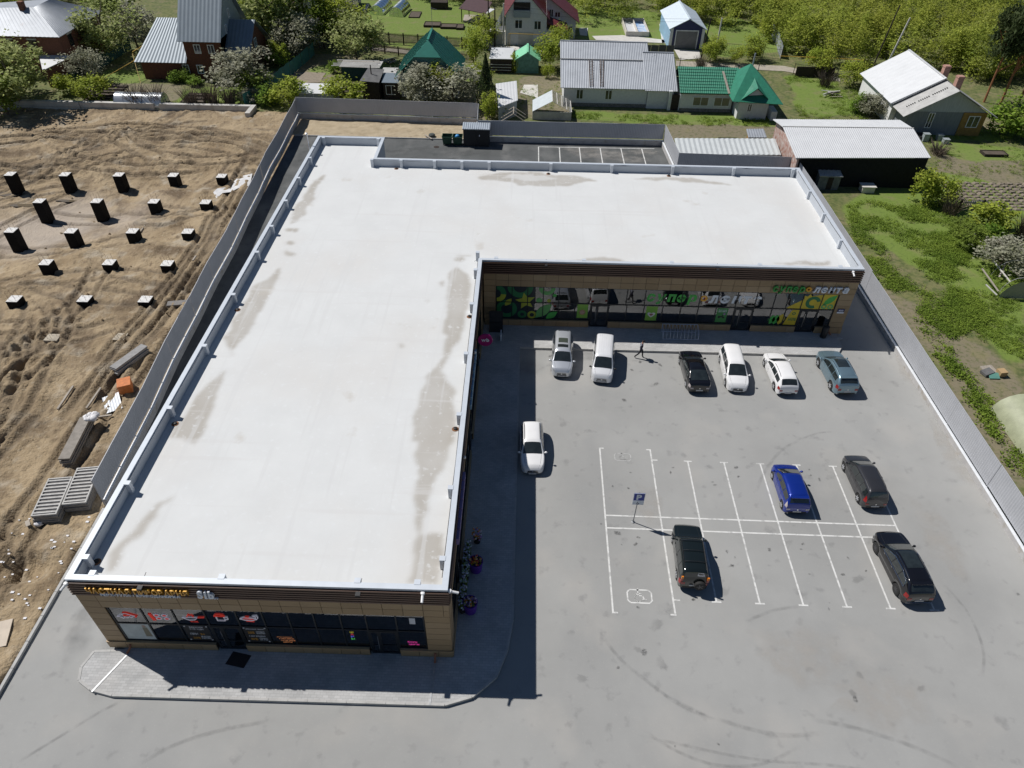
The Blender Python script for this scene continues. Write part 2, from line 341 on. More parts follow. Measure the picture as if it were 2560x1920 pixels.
# sand strip with its own relief
sx = np.arange(-29.6, -5.4, .22); sy = np.arange(88.4, 94.0, .22); SX, SY = np.meshgrid(sx, sy)
SZ = .03+.28*np.clip((fbm(SX*.5, SY*.7, 4, 3)-.35), 0, 1)*np.clip((SY-88.3)/1.2, 0, 1)+.06*fbm(SX*2.2, SY*2.2, 3, 9)
si = np.arange(SX.size).reshape(SX.shape); sq = np.stack([si[:-1, :-1], si[:-1, 1:], si[1:, 1:], si[1:, :-1]], -1).reshape(-1, 4)
tag(np_mesh('sand_strip', np.stack([SX.ravel(), SY.ravel(), SZ.ravel()], -1), sq, sand, smooth=True), kind='structure')
conc = mat('kerb_concrete', (.44, .435, .42), .9, var=.12, scale=2, bump=.3, bscale=25)
def kerb(name, pts, w, h, seg=1., z0=0., parent=None, m=None):
    """kerb stones end to end along a path"""
    k = 0; root = parent
    for a, b in zip(pts[:-1], pts[1:]):
        a, b = Vector((a[0], a[1], z0)), Vector((b[0], b[1], z0)); L = (b-a).length; n = max(1, round(L/seg))
        for i in range(n):
            p, r = a.lerp(b, (i+.008)/n), a.lerp(b, (i+.992)/n); dz = random.uniform(-.006, .006)
            MB().beam(p+Vector((0, 0, h/2+dz)), r+Vector((0, 0, h/2+dz)), w, h).build(name, m or conc, root)
kr = empty('roadside_kerb', (-26.2, 0, 0), 0, 'long pale kerb between the bare building plot and the asphalt at left', 'kerb')
kerb('kerb_stone', [(-26.2, 4), (-26.2, 28.4)], .16, .2, 1.5, 0, kr)
kr2 = empty('sand_kerb', (-18, 88.35, 0), 0, 'kerb line between the sand strip and the dark yard asphalt', 'kerb'); kerb('kerb_stone', [(-29.2, 88.35), (-5.8, 88.2)], .12, .14, 2., 0, kr2)
# ---- pavement in front of the shops
pav = mat('paving_blocks', (.46, .46, .455), .85, var=.12, scale=.5, bump=.1, bscale=30)
add_layer(pav, (.33, .335, .335), .5, .52, .7, .6, detail=9); add_layer(pav, (.52, .51, .49), .4, .55, .72, .5, detail=8)
n, l, b = nodes_of(pav); src = b.inputs['Base Color'].links[0].from_socket
geo = n.new('ShaderNodeNewGeometry'); br = n.new('ShaderNodeTexBrick'); l.new(geo.outputs['Position'], br.inputs[0])
br.inputs['Scale'].default_value = 1; br.inputs['Brick Width'].default_value = .3; br.inputs['Row Height'].default_value = .15; br.inputs['Mortar Size'].default_value = .008; br.inputs['Color1'].default_value = (.88, .88, .88, 1); br.inputs['Color2'].default_value = (1.04, 1.04, 1.04, 1); br.inputs['Mortar'].default_value = (.7, .7, .7, 1)
mx = n.new('ShaderNodeMix'); mx.data_type = 'RGBA'; mx.blend_type = 'MULTIPLY'; mx.inputs[0].default_value = 1; l.new(src, mx.inputs[6]); l.new(br.outputs[0], mx.inputs[7]); l.new(mx.outputs[2], b.inputs['Base Color'])
SWZ = .19
edge = [(-20.6, 18.9), (-22.35, 18.8), (-22.62, 17.9), (-22.4, 17.2), (-21.6, 16.75), (-20.35, 16.48), (-3.3, 16.5), (-1.95, 16.95), (-.75, 18.05), (-.2, 19.6), (.05, 21.4), (.05, 46.05), (26.0, 46.05), (26.75, 47.2), (26.85, 48.6)]
SWK = sheet('shop_pavement', edge+[(X2-.2, Y1+.3), (X1-.2, Y1+.3), (X1-.2, Y0+.2), (X0+.2, Y0+.2)], SWZ, pav)
kerb('kerb_stone', edge, .13, SWZ+.012, 1., 0, SWK)
# ---- painted markings (parts of the lot)
paint = mat('road_paint', (.66, .66, .64), .8, var=.1, scale=3); add_layer(paint, (.40, .40, .39), 3., .5, .66, .8, detail=10)
faded = mat('worn_road_paint', (.46, .46, .45), .85, var=.1, scale=5); add_layer(faded, (.30, .30, .29), 5., .46, .6, .9, detail=9)
gt = math.radians(-.572); gox, goy = 5.829, 28.079
def gp(u, v): return (gox+math.cos(gt)*u-math.sin(gt)*v, goy+math.sin(gt)*u+math.cos(gt)*v)
def mark(u0, v0, u1, v1, wd=.105, m=paint, z=.006, name='bay_line', parent=lot):
    a, b = Vector(gp(u0, v0)), Vector(gp(u1, v1)); d = (b-a).normalized(); nrm = Vector((-d.y, d.x))*wd/2
    MB().poly([(*(a-nrm), z), (*(b-nrm), z), (*(b+nrm), z), (*(a+nrm), z)]).build(name, m, parent)
us = [0, 3.546]+[3.546+2.5*i for i in range(1, 7)]
for i, u in enumerate(us):
    vb, vt = (-5.96, 6.94) if i < 2 else (-5.03, 5.97)
    if i == 7: vb, vt = -5.03, 5.97
    mark(u, vb, u, vt)
    for vv in (vb, vt): mark(u-(.06 if i == 0 else .28), vv, u+(.28 if i != 1 else .06), vv, .1, z=.0075)
mark(3.6, -5.0, 3.95, -5.0, .1, z=.0075); mark(3.6, 5.97, 3.95, 5.97, .1, z=.0075)
mark(.06, 0, us[6]+1.0, 0, .11, z=.009); mark(.06, .995, us[7]-.06, .995, .11, z=.009)
def wheelchair(u, v, s, m, dirx=1):
    f = lambda a, c: gp(u+a*s*dirx, v+c*s)
    def strip(pts, wd):
        mb = MB()
        for a, c in zip(pts[:-1], pts[1:]):
            a, c = Vector(a), Vector(c); d = (c-a).normalized(); nr = Vector((-d.y, d.x))*wd/2; e = d*wd*.3
            q4 = [a-e-nr, c+e-nr, c+e+nr, a-e+nr]; mb.poly([(*f(p.x, p.y), .0085) for p in q4])
        return mb
    big = strip([(.32*math.cos(t)-.05, .32*math.sin(t)-.1) for t in np.linspace(2.0, 5.9, 12)], .085)
    for o in (strip([(-.1, .42), (-.1, .05), (.22, .05), (.36, -.3), (.48, -.26)], .085), strip([(-.1, .24), (.14, .24)], .08)):
        k = len(big.v); big.v += o.v; big.f += [tuple(i+k for i in ff) for ff in o.f]; big.m += o.m
    big.poly([(*f(-.1+.085*math.cos(t), .58+.085*math.sin(t)), .0085) for t in np.linspace(0, 6.28, 12)[:-1]])
    big.build('wheelchair_symbol', m, lot)
    W, Hh, r, wd = .62*s*1.45, .5*s*1.1, .18*s, .11*s
    for (a, c) in (((-W+r, Hh), (W-r, Hh)), ((-W+r, -Hh), (W-r, -Hh))): mark(u+a[0], v+a[1], u+c[0], v+c[1], wd, m, .0085, 'symbol_frame')
    for (a, c) in (((-W, -Hh+r), (-W, Hh-r)), ((W, -Hh+r), (W, Hh-r))): mark(u+a[0], v+a[1], u+c[0], v+c[1], wd, m, .0085, 'symbol_frame')
    for sx_ in (-1, 1):
        for sy_ in (-1, 1): mark(u+sx_*(W-.02), v+sy_*(Hh-r), u+sx_*(W-r), v+sy_*(Hh-.02), wd, m, .0095, 'symbol_frame')
wheelchair(1.62, -4.85, .78, paint); wheelchair(1.55, 6.15, .62, faded)
# bays in the yard behind
ywp = [(1.8, 86.6), (4.4, 86.6), (6.9, 86.7), (9.5, 86.7), (12.1, 86.8), (14.7, 86.8)]
for (a, c) in ywp:
    MB().poly([(a-.06, 81.6, .01), (a+.06, 81.6, .01), (a+.06, c, .01), (a-.06, c, .01)]).build('bay_line', paint, alley)
MB().poly([(1.75, 86.62, .012), (16.3, 86.86, .012), (16.3, 86.98, .012), (1.75, 86.74, .012)]).build('bay_line', paint, alley)
# ---- thin films on the asphalt: tyre marks, oil spots, dust
tm = decal_mat('tyre_film', (.13, .13, .13), .26, 2.2); oil = decal_mat('oil_film', (.05, .05, .05), .75, 9); dust = decal_mat('dust_film', (.50, .47, .43), .5, 1.2); grime = decal_mat('grime_film', (.12, .12, .12), .3, 1.1)
def ribbon(name, pts, wd, m, z, parent, ends=.15):
    n = len(pts); vs = []; fade = []; nc = 5
    for i, p in enumerate(pts):
        a, c = Vector(pts[max(i-1, 0)][:2]), Vector(pts[min(i+1, n-1)][:2]); d = (c-a).normalized(); nr = Vector((-d.y, d.x)); t = i/(n-1)
        e = min(1, t/ends, (1-t)/ends) if ends else 1
        for j in range(nc):
            k = (j/(nc-1)*2-1); vs.append((p[0]+nr.x*k*wd/2, p[1]+nr.y*k*wd/2, z)); fade.append(e*max(0, 1-abs(k)**2.5))
    q4 = [(i*nc+j, (i+1)*nc+j, (i+1)*nc+j+1, i*nc+j+1) for i in range(n-1) for j in range(nc-1)]
    return np_mesh(name, np.array(vs), np.array(q4), m, parent, {'fade': fade})
def smooth_path(pp, n=30):
    P_ = [Vector((p[0], p[1])) for p in pp]; P_ = [P_[0]*2-P_[1]]+P_+[P_[-1]*2-P_[-2]]; out = []
    for i in range(1, len(P_)-2):
        for k in range(n):
            t = k/n; a, b_, c, d = P_[i-1:i+3]; out.append(tuple(.5*((2*b_)+(c-a)*t+(2*a-5*b_+4*c-d)*t*t+(3*b_-a-3*c+d)*t**3)))
    return out+[tuple(P_[-2])]
Zt = lambda ox, oy, s, pts: [G(ox+x*s, oy+y*s)[:2] for x, y in pts]
TY = [(Zt(1300, 1380, .5696, [(340, 340), (440, 470), (560, 570), (700, 670), (870, 745)]), .26), (Zt(1300, 1380, .5696, [(860, 730), (1000, 775), (1160, 805), (1340, 795)]), .3), (Zt(1300, 1380, .5696, [(1280, 735), (1460, 770), (1700, 845), (1940, 950)]), .3),
      (Zt(1300, 1380, .5696, [(540, 780), (680, 870), (860, 935), (1060, 930), (1240, 850)]), .22), (Zt(1300, 1380, .5696, [(1840, 120), (1960, 260), (2030, 420), (2030, 560)]), .22), (Zt(1300, 1380, .5696, [(1000, 300), (1120, 255), (1240, 238)]), .25),
      (Zt(0, 1500, .5877, [(590, 700), (760, 610), (960, 550), (1180, 510)]), .28), (Zt(0, 1500, .5877, [(60, 700), (240, 590), (420, 480), (540, 420)]), .22), (Zt(1860, 1100, .2772, [(100, 480), (180, 300), (330, 100), (520, -10)]), .28), (Zt(1860, 1100, .2772, [(520, -10), (660, -60), (800, -75)]), .2),
      (Zt(1300, 1380, .5696, [(500, 800), (1000, 905), (1400, 940), (1700, 990)]), .2), (Zt(1300, 1380, .5696, [(620, 620), (760, 690), (860, 740)]), .2)]
for pts, wd in TY: ribbon('tyre_mark', smooth_path(pts, 14), wd, tm, .013, lot)
def spot(name, c, rx, ry, m, z, parent, rot=0.):
    n = 18; vs = [(c[0], c[1], z)]; fade = [1.]
    for rr, fv in ((.55, .95), (1., 0.)):
        for j in range(n):
            t = 2*math.pi*j/n; k = rr*random.uniform(.72, 1.25); x, y = rx*k*math.cos(t), ry*k*math.sin(t)
            vs.append((c[0]+x*math.cos(rot)-y*math.sin(rot), c[1]+x*math.sin(rot)+y*math.cos(rot), z)); fade.append(fv)
    q4 = [(0, 1+j, 1+(j+1) % n, 0) for j in range(n)]
    me = bpy.data.meshes.new(name); me.from_pydata(vs, [], [(0, 1+j, 1+(j+1) % n) for j in range(n)]+[(1+j, 1+n+j, 1+n+(j+1) % n, 1+(j+1) % n) for j in range(n)])
    at = me.attributes.new('fade', 'FLOAT', 'POINT'); at.data.foreach_set('value', fade); me.materials.append(m)
    o = bpy.data.objects.new(name, me); COL.objects.link(o); o.parent = parent; return o
OILS = [(1460+x*.2772, 1100+y*.2772, r) for x, y, r in ((420, 295, .12), (465, 940, .2), (490, 880, .14), (340, 945, .08), (780, 293, .13), (800, 250, .12), (1135, 245, .3), (1370, 248, .2), (1160, 380, .12), (1180, 405, .16), (1390, 330, .14), (1335, 1135, .15), (1360, 1060, .1), (1290, 1005, .14), (985, 1440, .13), (155, 757, .1), (260, 418, .12), (400, 435, .12), (300, 840, .25), (760, 1530, .3), (487, 1510, .13))]
OILS += [(1860+x*.2772, 1100+y*.2772, r) for x, y, r in ((228, 988, .18), (530, 938, .12), (515, 985, .09), (1030, 1255, .45), (890, 1213, .14), (590, 1210, .08), (770, 1468, .08), (680, 358, .17), (588, 268, .1), (600, 320, .12), (940, 1065, .12), (1100, 1180, .1))]
OILS += [(1300+x*.5696, 1380+y*.5696, r) for x, y, r in ((545, 438, .26), (520, 430, .3), (430, 508, .12), (620, 490, .45), (605, 590, .3), (870, 843, .1), (680, 853, .08), (1460, 620, .3), (1470, 645, .25), (1490, 540, .3), (1760, 600, .3), (2185, 185, .14), (270, 555, .4), (930, 60, .16), (1355, 250, .1), (760, 208, .14), (640, 250, .6), (600, 320, .5))]
OILS += [(x, y, .25) for x, y in ((1600, 905), (1650, 912), (1376, 891), (1580, 925), (1712, 945), (1640, 960), (1560, 1000))]
for x, y, r in OILS: spot('oil_spot', G(x, y), r*random.uniform(.8, 1.3), r*random.uniform(.5, .8), oil if r < .28 else grime, .015, lot, random.uniform(0, 3))
for x, y, rx, ry, m in ((1300, 920, 2.0, 1.2, grime), (1480, 890, 2.5, .8, grime), (1620, 1260, 1.2, 1.8, dust), (300, 1640, 1.5, 2.8, grime), (210, 1560, 1., 2.5, grime), (2400, 1050, 1., 5, grime), (2470, 1210, .9, 4, grime), (2280, 930, 1.2, 3, dust), (2380, 1130, 1., 4, dust), (2000, 1640, 3, 2, dust), (1240, 1000, 1.3, 2.2, grime), (2350, 1350, 1.2, 3.5, dust), (2200, 1750, 3, 2, dust)):
    spot('dust_patch' if m is dust else 'grime_patch', G(x, y), rx, ry, m, .011, lot)
for x, y, rx, ry in ((1500, 385, 4.2, 1.6), (1450, 375, 2.5, 1.2), (1580, 398, 3, 1.), (1610, 380, 2, 1)): spot('dust_patch', G(x, y), rx, ry, dust, .0085, alley)
for x, y, rx, ry in ((980, 378, 2.5, .5), (1060, 372, 3, .6), (850, 360, 2, .5), (1150, 385, 3, .8), (740, 400, 1, 3), (690, 470, 1, 4)): spot('grime_patch', G(x, y), rx, ry, grime, .0085, alley)
# gutters across the pavement (metal channels)
chan = mat('galvanised_channel', (.42, .43, .44), .5, .3, var=.15, scale=6)
for (a, b_) in (((-20.45, 18.75), (-21.45, 16.6)), ((-4.05, 18.8), (-4.05, 16.45))):
    A_, B_ = Vector((*a, SWZ+.012)), Vector((*b_, SWZ+.012)); MB().beam(A_, B_, .1, .02).build('drain_channel', chan, SWK)
# ---- fences
shg = mat('grey_profiled_sheet', (.44, .45, .475), .55, .1, var=.06, scale=.8, spec=.4); shl = shg
wallm = mat('fence_base_concrete', (.46, .45, .44), .85, var=.12, scale=1.2, bump=.3, bscale=10); add_layer(wallm, (.3, .26, .2), 1.5, .55, .7, .6, detail=8)
capm = mat('white_sheet_trim', (.72, .74, .76), .5, .1, var=.08, scale=3)
def fence(name, pts, zt, zb, side, label, pitch=.2, wob=.03, base_w=.2):
    """profiled sheet on a low concrete base; side=+1 puts the base to the left of the path"""
    root = empty(name, (pts[0][0], pts[0][1], 0), 0, label, 'fence', 'sheet metal fences of the plot')
    for a, c in zip(pts[:-1], pts[1:]):
        a, c = Vector((*a, 0)), Vector((*c, 0)); d = (c-a).normalized(); nr = Vector((-d.y, d.x, 0))*side; L = (c-a).length; n = max(1, int(round(L/6.5)))
        bw = MB(); bw.obox((a+c)/2+nr*base_w/2+Vector((0, 0, zb/2)), d*L/2, nr*base_w/2, (0, 0, zb/2)); bw.build('base_wall', wallm, root)
        for i in range(n):
            p, r = a.lerp(c, i/n), a.lerp(c, (i+1)/n); z1, z2 = zt+random.uniform(-wob, wob), zt+random.uniform(-wob, wob); o1 = nr*(-.02+random.uniform(-.02, .02))
            mb = MB(); zz = Vector((0, 0, 1)); corr(mb, p+o1+zz*(zb+.13), r+o1+zz*(zb+.13), r+o1+zz*z2, p+o1+zz*z1, pitch, .02); mb.build('fence_sheet', shl, root)
            MB().beam(p+zz*(zt+.0)+o1, r+zz*(zt)+o1, .05, .03).build('top_rail', shl, root)
            w1, w2 = nr*random.uniform(.02, .07), nr*random.uniform(.02, .07)
            MB().obox((p+r)/2+nr*base_w*.5+zz*(zb+.016), d*(r-p).length/2, nr*(base_w*.5+.01), (0, 0, .015)).build('flashing', capm, root)
            MB().beam(p-nr*.06, p-nr*.06+zz*(zt-.05), .06, .06).build('post', shl, root)
    return root
lf = [(LF(y)-.02+(.05*math.sin(y*.55)+.07*math.sin(y*.21+1))*(28.8 < y < 94), y) for y in np.linspace(28.7, 94.1, 24)]
fence('sheet_fence', lf, 2.55, .62, -1, 'long grey sheet fence in shade between the bare plot and the shop building')
fence('sheet_fence', [(LF(94.1), 94.1), (-6.2, 93.5)], 2.75, .75, -1, 'grey sheet fence behind the sand strip')
fence('sheet_fence', [(-6.1, 93.5), (-5.9, 88.1)], 2.7, .6, -1, 'short grey return of fence beside the dark bin shelter')
fence('sheet_fence', [(-5.8, 88.1), (17.4, 88.15)], 2.6, .62, -1, 'grey sheet fence behind the six marked bays in the rear yard')
fence('sheet_fence', [(17.45, 88.1), (17.85, 79.8)], 2.62, .6, -1, 'short sunlit grey fence running towards the roof from the rear bays')
fence('sheet_fence', [(17.9, 79.7), (31.1, 79.3)], 2.6, .5, -1, 'grey sheet fence in front of the long low corrugated shed')
fence('sheet_fence', [(31.12, 79.25), (31.2, 66), (31.22, 55)], 2.72, .45, -1, 'sunlit pale sheet fence along the right side of the big roof')
fence('sheet_fence', [(31.22, 55), (31.3, 44), (31.4, 32), (31.5, 14)], 2.6, .45, -1, 'sunlit pale sheet fence along the right edge of the car park')
# ================================================================== the shop building
bld = empty('shop_building', ((X0+X1)/2, Y0, 0), 0, 'L-shaped single-storey shop building with white flat roof and brown panelled fronts', 'building')
tile = mat('facade_panel_brown', (.35, .245, .135), .55, var=.06, scale=.6, spec=.4, isl=0); tile2 = mat('facade_panel_brown_b', (.325, .225, .122), .55, var=.06, scale=.6, spec=.4); tile3 = mat('facade_panel_brown_c', (.37, .262, .148), .55, var=.06, scale=.6)
slatm = mat('slat_brown', (.115, .062, .040), .45, var=.15, scale=2, stretch=(.2, .2, 4)); sback = mat('slat_backing', (.03, .02, .016), .8)
core = mat('joint_dark', (.03, .026, .022), .9); greyw = mat('grey_wall_panel', (.47, .50, .54), .7, var=.05, scale=1)
capw = mat('parapet_cap', (.59, .635, .69), .45, .1, var=.05, scale=2); parw = mat('parapet_inner', (.60, .63, .67), .6, var=.06, scale=1.5)
alu = mat('window_frame_dark', (.02, .024, .028), .4, .3, var=.1); glass = glass_mat('shop_glass', (.74, .79, .8), 2.3); steel = mat('steel', (.6, .6, .6), .25, .9)
RZ = 5.75
# outer walls as slabs behind the panels
ins = .12
wl = MB()
def wallseg(x0, x1, y0, y1, z0, z1): wl.box(x0, x1, y0, y1, z0, z1)
wallseg(X0+ins, X0+.35, Y0+.3, Y3-ins, 0, HT-.08)                       # left
wallseg(X0+.35, X3-ins, Y3-.35, Y3-ins, 0, HT-.08)                     # back of left wing
wallseg(X3-.35, X3-ins, Y2-ins, Y3-.35, 0, HT-.08)                     # notch
wallseg(X3-.35, X2-ins, Y2-.35, Y2-ins, 0, HT-.08)                     # back of right wing
wallseg(X2-.35, X2-ins, Y1+.35, Y2-.35, 0, HT-.08)                     # right
wl.build('outer_wall', greyw, bld)
# roof membrane with stains: fine grid carrying a stain attribute
memb = mat('roof_membrane', (.655, .665, .66), .75, var=.035, scale=.35, bump=.12, bscale=2.5, spec=.25)
add_layer(memb, (.62, .605, .58), .12, .48, .72, .7, detail=8); add_attr(memb, 'stain', (.41, .385, .345), 1.); add_layer(memb, (.5, .47, .42), 1.5, .66, .74, .5, stretch=(.25, .25, 1)); add_layer(memb, (.70, .715, .72), 3., .6, .72, .5)
add_layer(memb, (.61, .615, .61), 1.2, .58, .66, .45, stretch=(1.6, .06, 1)); add_layer(memb, (.61, .605, .595), 1.2, .6, .68, .4, stretch=(.05, 1.2, 1))
z_ = lambda ox, oy, s, pts: [tuple(G(ox+x*s, oy+y*s, RZ)[:2]) for x, y in pts]
S8 = lambda p: z_(400, 560, .36166, p)
ST = [S8([(835, 290), (800, 400), (770, 470), (720, 570), (640, 710), (560, 810), (510, 870), (490, 930), (500, 880), (460, 780), (520, 660), (590, 545), (640, 440), (740, 370)]),
      S8([(490, 930), (440, 1040), (410, 1110), (380, 1230), (350, 1290), (300, 1430), (270, 1493), (80, 1493), (130, 1390), (200, 1270), (250, 1170), (370, 1070), (450, 1000)]),
      z_(0, 1260, .3255, [(1240, 0), (1140, 90), (1030, 230), (920, 340), (850, 400), (790, 520), (850, 530), (960, 380), (1080, 260), (1190, 110), (1330, -60)]),
      S8([(2060, 290), (2110, 320), (2140, 420), (2130, 560), (2110, 700), (2060, 820), (1990, 920), (1955, 1000), (1950, 1060), (1990, 1080), (2025, 1150), (2040, 1300), (2030, 1493), (1740, 1493), (1770, 1250), (1840, 1100), (1900, 990), (1960, 900), (1975, 780), (1950, 740), (1980, 600), (2000, 350)]),
      z_(1080, 860, .2291, [(30, 260), (120, 280), (230, 500), (230, 800), (200, 1180), (130, 1380), (20, 1560), (-120, 1560), (-180, 1200), (-80, 700)]),
      [tuple(G(a, c, RZ)[:2]) for a, c in ((1055, 1130), (1110, 1120), (1090, 1210), (1060, 1290), (1050, 1340), (1100, 1340), (1105, 1440), (1090, 1462), (1020, 1462), (1030, 1400), (1045, 1330), (1040, 1230))],
      z_(1200, 360, .39783, [(0, 205), (60, 190), (180, 180), (400, 185), (600, 200), (740, 230), (640, 240), (560, 262), (400, 268), (250, 255), (100, 225), (0, 225)]),
      z_(1200, 360, .39783, [(970, 220), (1100, 205), (1300, 215), (1480, 235), (1600, 255), (1500, 248), (1350, 240), (1150, 225)]), z_(1200, 360, .39783, [(500, 735), (620, 728), (700, 715), (800, 708), (900, 722), (980, 740), (800, 740)]),
      z_(1200, 360, .39783, [(1840, 745), (1950, 750), (2050, 735), (2150, 745), (2212, 740), (2212, 765), (1950, 765)]),
      z_(620, 220, .2803, [(690, 760), (640, 860), (580, 930), (600, 980), (540, 1060), (520, 1120), (430, 1200), (370, 1213), (400, 1130), (460, 1020), (500, 950), (560, 880), (600, 820)]),
      S8([(870, 30), (950, 35), (930, 60), (880, 50)]), S8([(880, 120), (935, 120), (920, 140), (880, 135)]), S8([(880, 180), (940, 200), (930, 220), (880, 215)]), S8([(2040, 225), (2090, 225), (2100, 250), (2060, 265), (2035, 250)]), S8([(2020, 200), (2170, 215), (2100, 222)]),
      S8([(1930, 400), (1960, 390), (1945, 440)]), S8([(1840, 520), (1850, 560), (1838, 560)]), S8([(1680, 830), (1695, 850), (1678, 860)])]
DRY = [z_(620, 220, .2803, [(1500, 750), (1640, 775), (1480, 770)]), z_(1200, 360, .39783, [(180, 195), (400, 195), (500, 215), (350, 235), (150, 215)])]
def roof_piece(x0, x1, y0, y1, name):
    xs = np.linspace(x0, x1, int((x1-x0)/.13)); ys = np.linspace(y0, y1, int((y1-y0)/.13)); A, B = np.meshgrid(xs, ys)
    jx = (fbm(A*.7, B*.7, 4, 21)-.45)*.8; jy = (fbm(A*.7, B*.7, 4, 31)-.45)*1.1
    st = np.zeros(A.shape)
    for p in ST: st = np.maximum(st, inpoly(A+jx, B+jy, p).astype(float))
    for p in DRY: st = np.where(inpoly(A+jx, B+jy, p), st*.35, st)
    e_ = st
    for _ in range(2): st = (st+np.roll(st, 1, 0)+np.roll(st, -1, 0)+np.roll(st, 1, 1)+np.roll(st, -1, 1))/5
    in_ = e_
    for _ in range(14): in_ = (in_+np.roll(in_, 1, 0)+np.roll(in_, -1, 0)+np.roll(in_, 1, 1)+np.roll(in_, -1, 1))/5
    st = st*(1.2-.35*in_)*(.65+.5*fbm(A*.5, B*.5, 4, 41))
    Z = np.full(A.shape, RZ)+.012*fbm(A*.4, B*.4, 2, 2)
    ii = np.arange(A.size).reshape(A.shape); qq = np.stack([ii[:-1, :-1], ii[:-1, 1:], ii[1:, 1:], ii[1:, :-1]], -1).reshape(-1, 4)
    o = np_mesh(name, np.stack([A.ravel()-bld.location.x, B.ravel()-bld.location.y, Z.ravel()], -1), qq, memb, bld, {'stain': st.ravel()}); return o
roof_piece(X0+.3, X1-.3, Y0+.3, Y1+.4, 'roof_membrane'); roof_piece(X0+.3, X2-.3, Y1+.4, Y2-.3, 'roof_membrane'); roof_piece(X0+.3, X3-.3, Y2-.3, Y3-.3, 'roof_membrane')
# parapet inner faces, caps
cap = [((X0, Y0), (X1, Y0)), ((X1, Y0), (X1, Y1)), ((X1, Y1), (X2, Y1)), ((X2, Y1), (X2, Y2)), ((X2, Y2), (X3, Y2)), ((X3, Y2), (X3, Y3)), ((X3, Y3), (X0, Y3)), ((X0, Y3), (X0, Y0))]
CW = .30
def capbox(x0, x1, y0, y1, nm='parapet_cap'):
    MB().box(x0, x1, y0, y1, HT-.14, HT-.135+.02).box(x0, x1, y0, y1, HT-.10, HT).build(nm, capw, bld)
for s_, (x0, x1, y0, y1) in enumerate([(X0, X1, Y0, Y0+CW), (X1-CW, X1, Y0+CW, Y1+CW), (X1, X2, Y1, Y1+CW), (X2-CW, X2, Y1+CW, Y2), (X3, X2-CW, Y2-CW, Y2), (X3-CW, X3, Y2-CW, Y3-CW), (X0+CW, X3, Y3-CW, Y3), (X0, X0+CW, Y0+CW, Y3)]):
    MB().box(x0, x1, y0, y1, HT-.16, HT).build('parapet_cap', capw, bld)
pw = .06
for (x0, x1, y0, y1) in [(X0+.28, X1-.28, Y0+.22, Y0+.28), (X1-.28, X1-.22, Y0+.28, Y1+.22), (X1-.28, X2-.28, Y1+.22, Y1+.28), (X2-.28, X2-.22, Y1+.22, Y2-.28), (X3-.22, X2-.28, Y2-.28, Y2-.22), (X3-.28, X3-.22, Y2-.22, Y3-.28), (X0+.28, X3-.28, Y3-.28, Y3-.22), (X0+.22, X0+.28, Y0+.28, Y3-.22)]:
    MB().box(x0, x1, y0, y1, RZ-.05, HT-.17).build('parapet_wall', parw, bld)
# posts on the inside of the parapet, with their caps
def ppost(x, y, dx, dy):
    MB().box(x-.14, x+.14, y-.13, y+.13, RZ, HT-.02).build('parapet_post', parw, bld); MB().box(x-.155, x+.155, y-.145, y+.145, HT-.018, HT+.02).build('post_cap', capw, bld)
for y in (67.3, 62.8, 58.2, 53.6, 49.4, 43.4, 37.3, 31.2, 25.2, 20.4): ppost(X0+.42, y, 1, 0)
for x in (-12.1, -8.8, -6.1, -3.4, 2.7, 8.7, 14.7, 20.7, 26.5): ppost(x, Y2-.42, 0, -1)
for y in (50.2, 47.6, 43.0, 37.2, 31.3, 25.5, 20.9): ppost(X1-.42, y, -1, 0)
for y in (62.6, 58.2, 53.6): ppost(X2-.42, y, -1, 0)
for x in (-20.4, -4.6, -7.5, -14.1): ppost(x, Y0+.4, 0, 1)
for x in (-2.0, 5, 12, 19, 25.4): ppost(x, Y1+.38, 0, 1)
for x in (-20.9, -15.2): ppost(x, Y3-.42, 0, -1)
ppost(X3-.42, Y2-.42, -1, 0)
drain = mat('drain_black', (.012, .012, .012), .6); rust = mat('rust_ring', (.25, .12, .06), .9)
for x, y in [tuple(G(a, c, RZ)[:2]) for a, c in ((594, 775), (438, 1060), (242, 1405), (1174, 792), (1138.5, 1073), (1371, 435), (1672, 440), (991, 422))]:
    MB().lathe((x, y, RZ+.01), [(.22, 0), (.2, .02), (.1, .02), (.09, -.0)], 14).build('roof_drain', rust, bld); MB().lathe((x, y, RZ+.035), [(.12, 0), (.12, .07), (.05, .09)], 12).build('drain_grate', drain, bld)
cab = mat('black_cable', (.02, .02, .022), .6)
def cable(pts, r=.018, nm='roof_cable'):
    out = []
    for a, c in zip(pts[:-1], pts[1:]):
        a, c = Vector(a), Vector(c); n = max(2, int((c-a).length/1.5))
        for i in range(n): t = i/n; p = a.lerp(c, t); out.append(p+Vector((random.uniform(-.02, .02), random.uniform(-.02, .02), -.05*math.sin(3.14*((i % 4)/4)))))
    out.append(Vector(pts[-1])); MB().tube(out, r, 5).build(nm, cab, bld)
cable([(X0+CW+.03, Y0+.6, HT-.1), (X0+CW+.03, Y3-.6, HT-.08)]); cable([(X1-CW-.03, Y0+.7, HT-.02), (X1-CW-.03, Y1-.3, HT-.02)]); cable([(X3+.3, Y2-CW-.03, HT-.1), (X2-.7, Y2-CW-.03, HT-.08)]); cable([(X2-CW-.03, Y2-.7, HT-.03), (X2-CW-.03, Y1+.6, HT-.03)]); cable([(X0+.6, Y3-CW-.03, HT-.07), (X3-.6, Y3-CW-.03, HT-.07)])
cable([(X1-.3, Y1+.3, HT+.02), (X1-.6, Y1-.3, HT+.02)], .012)
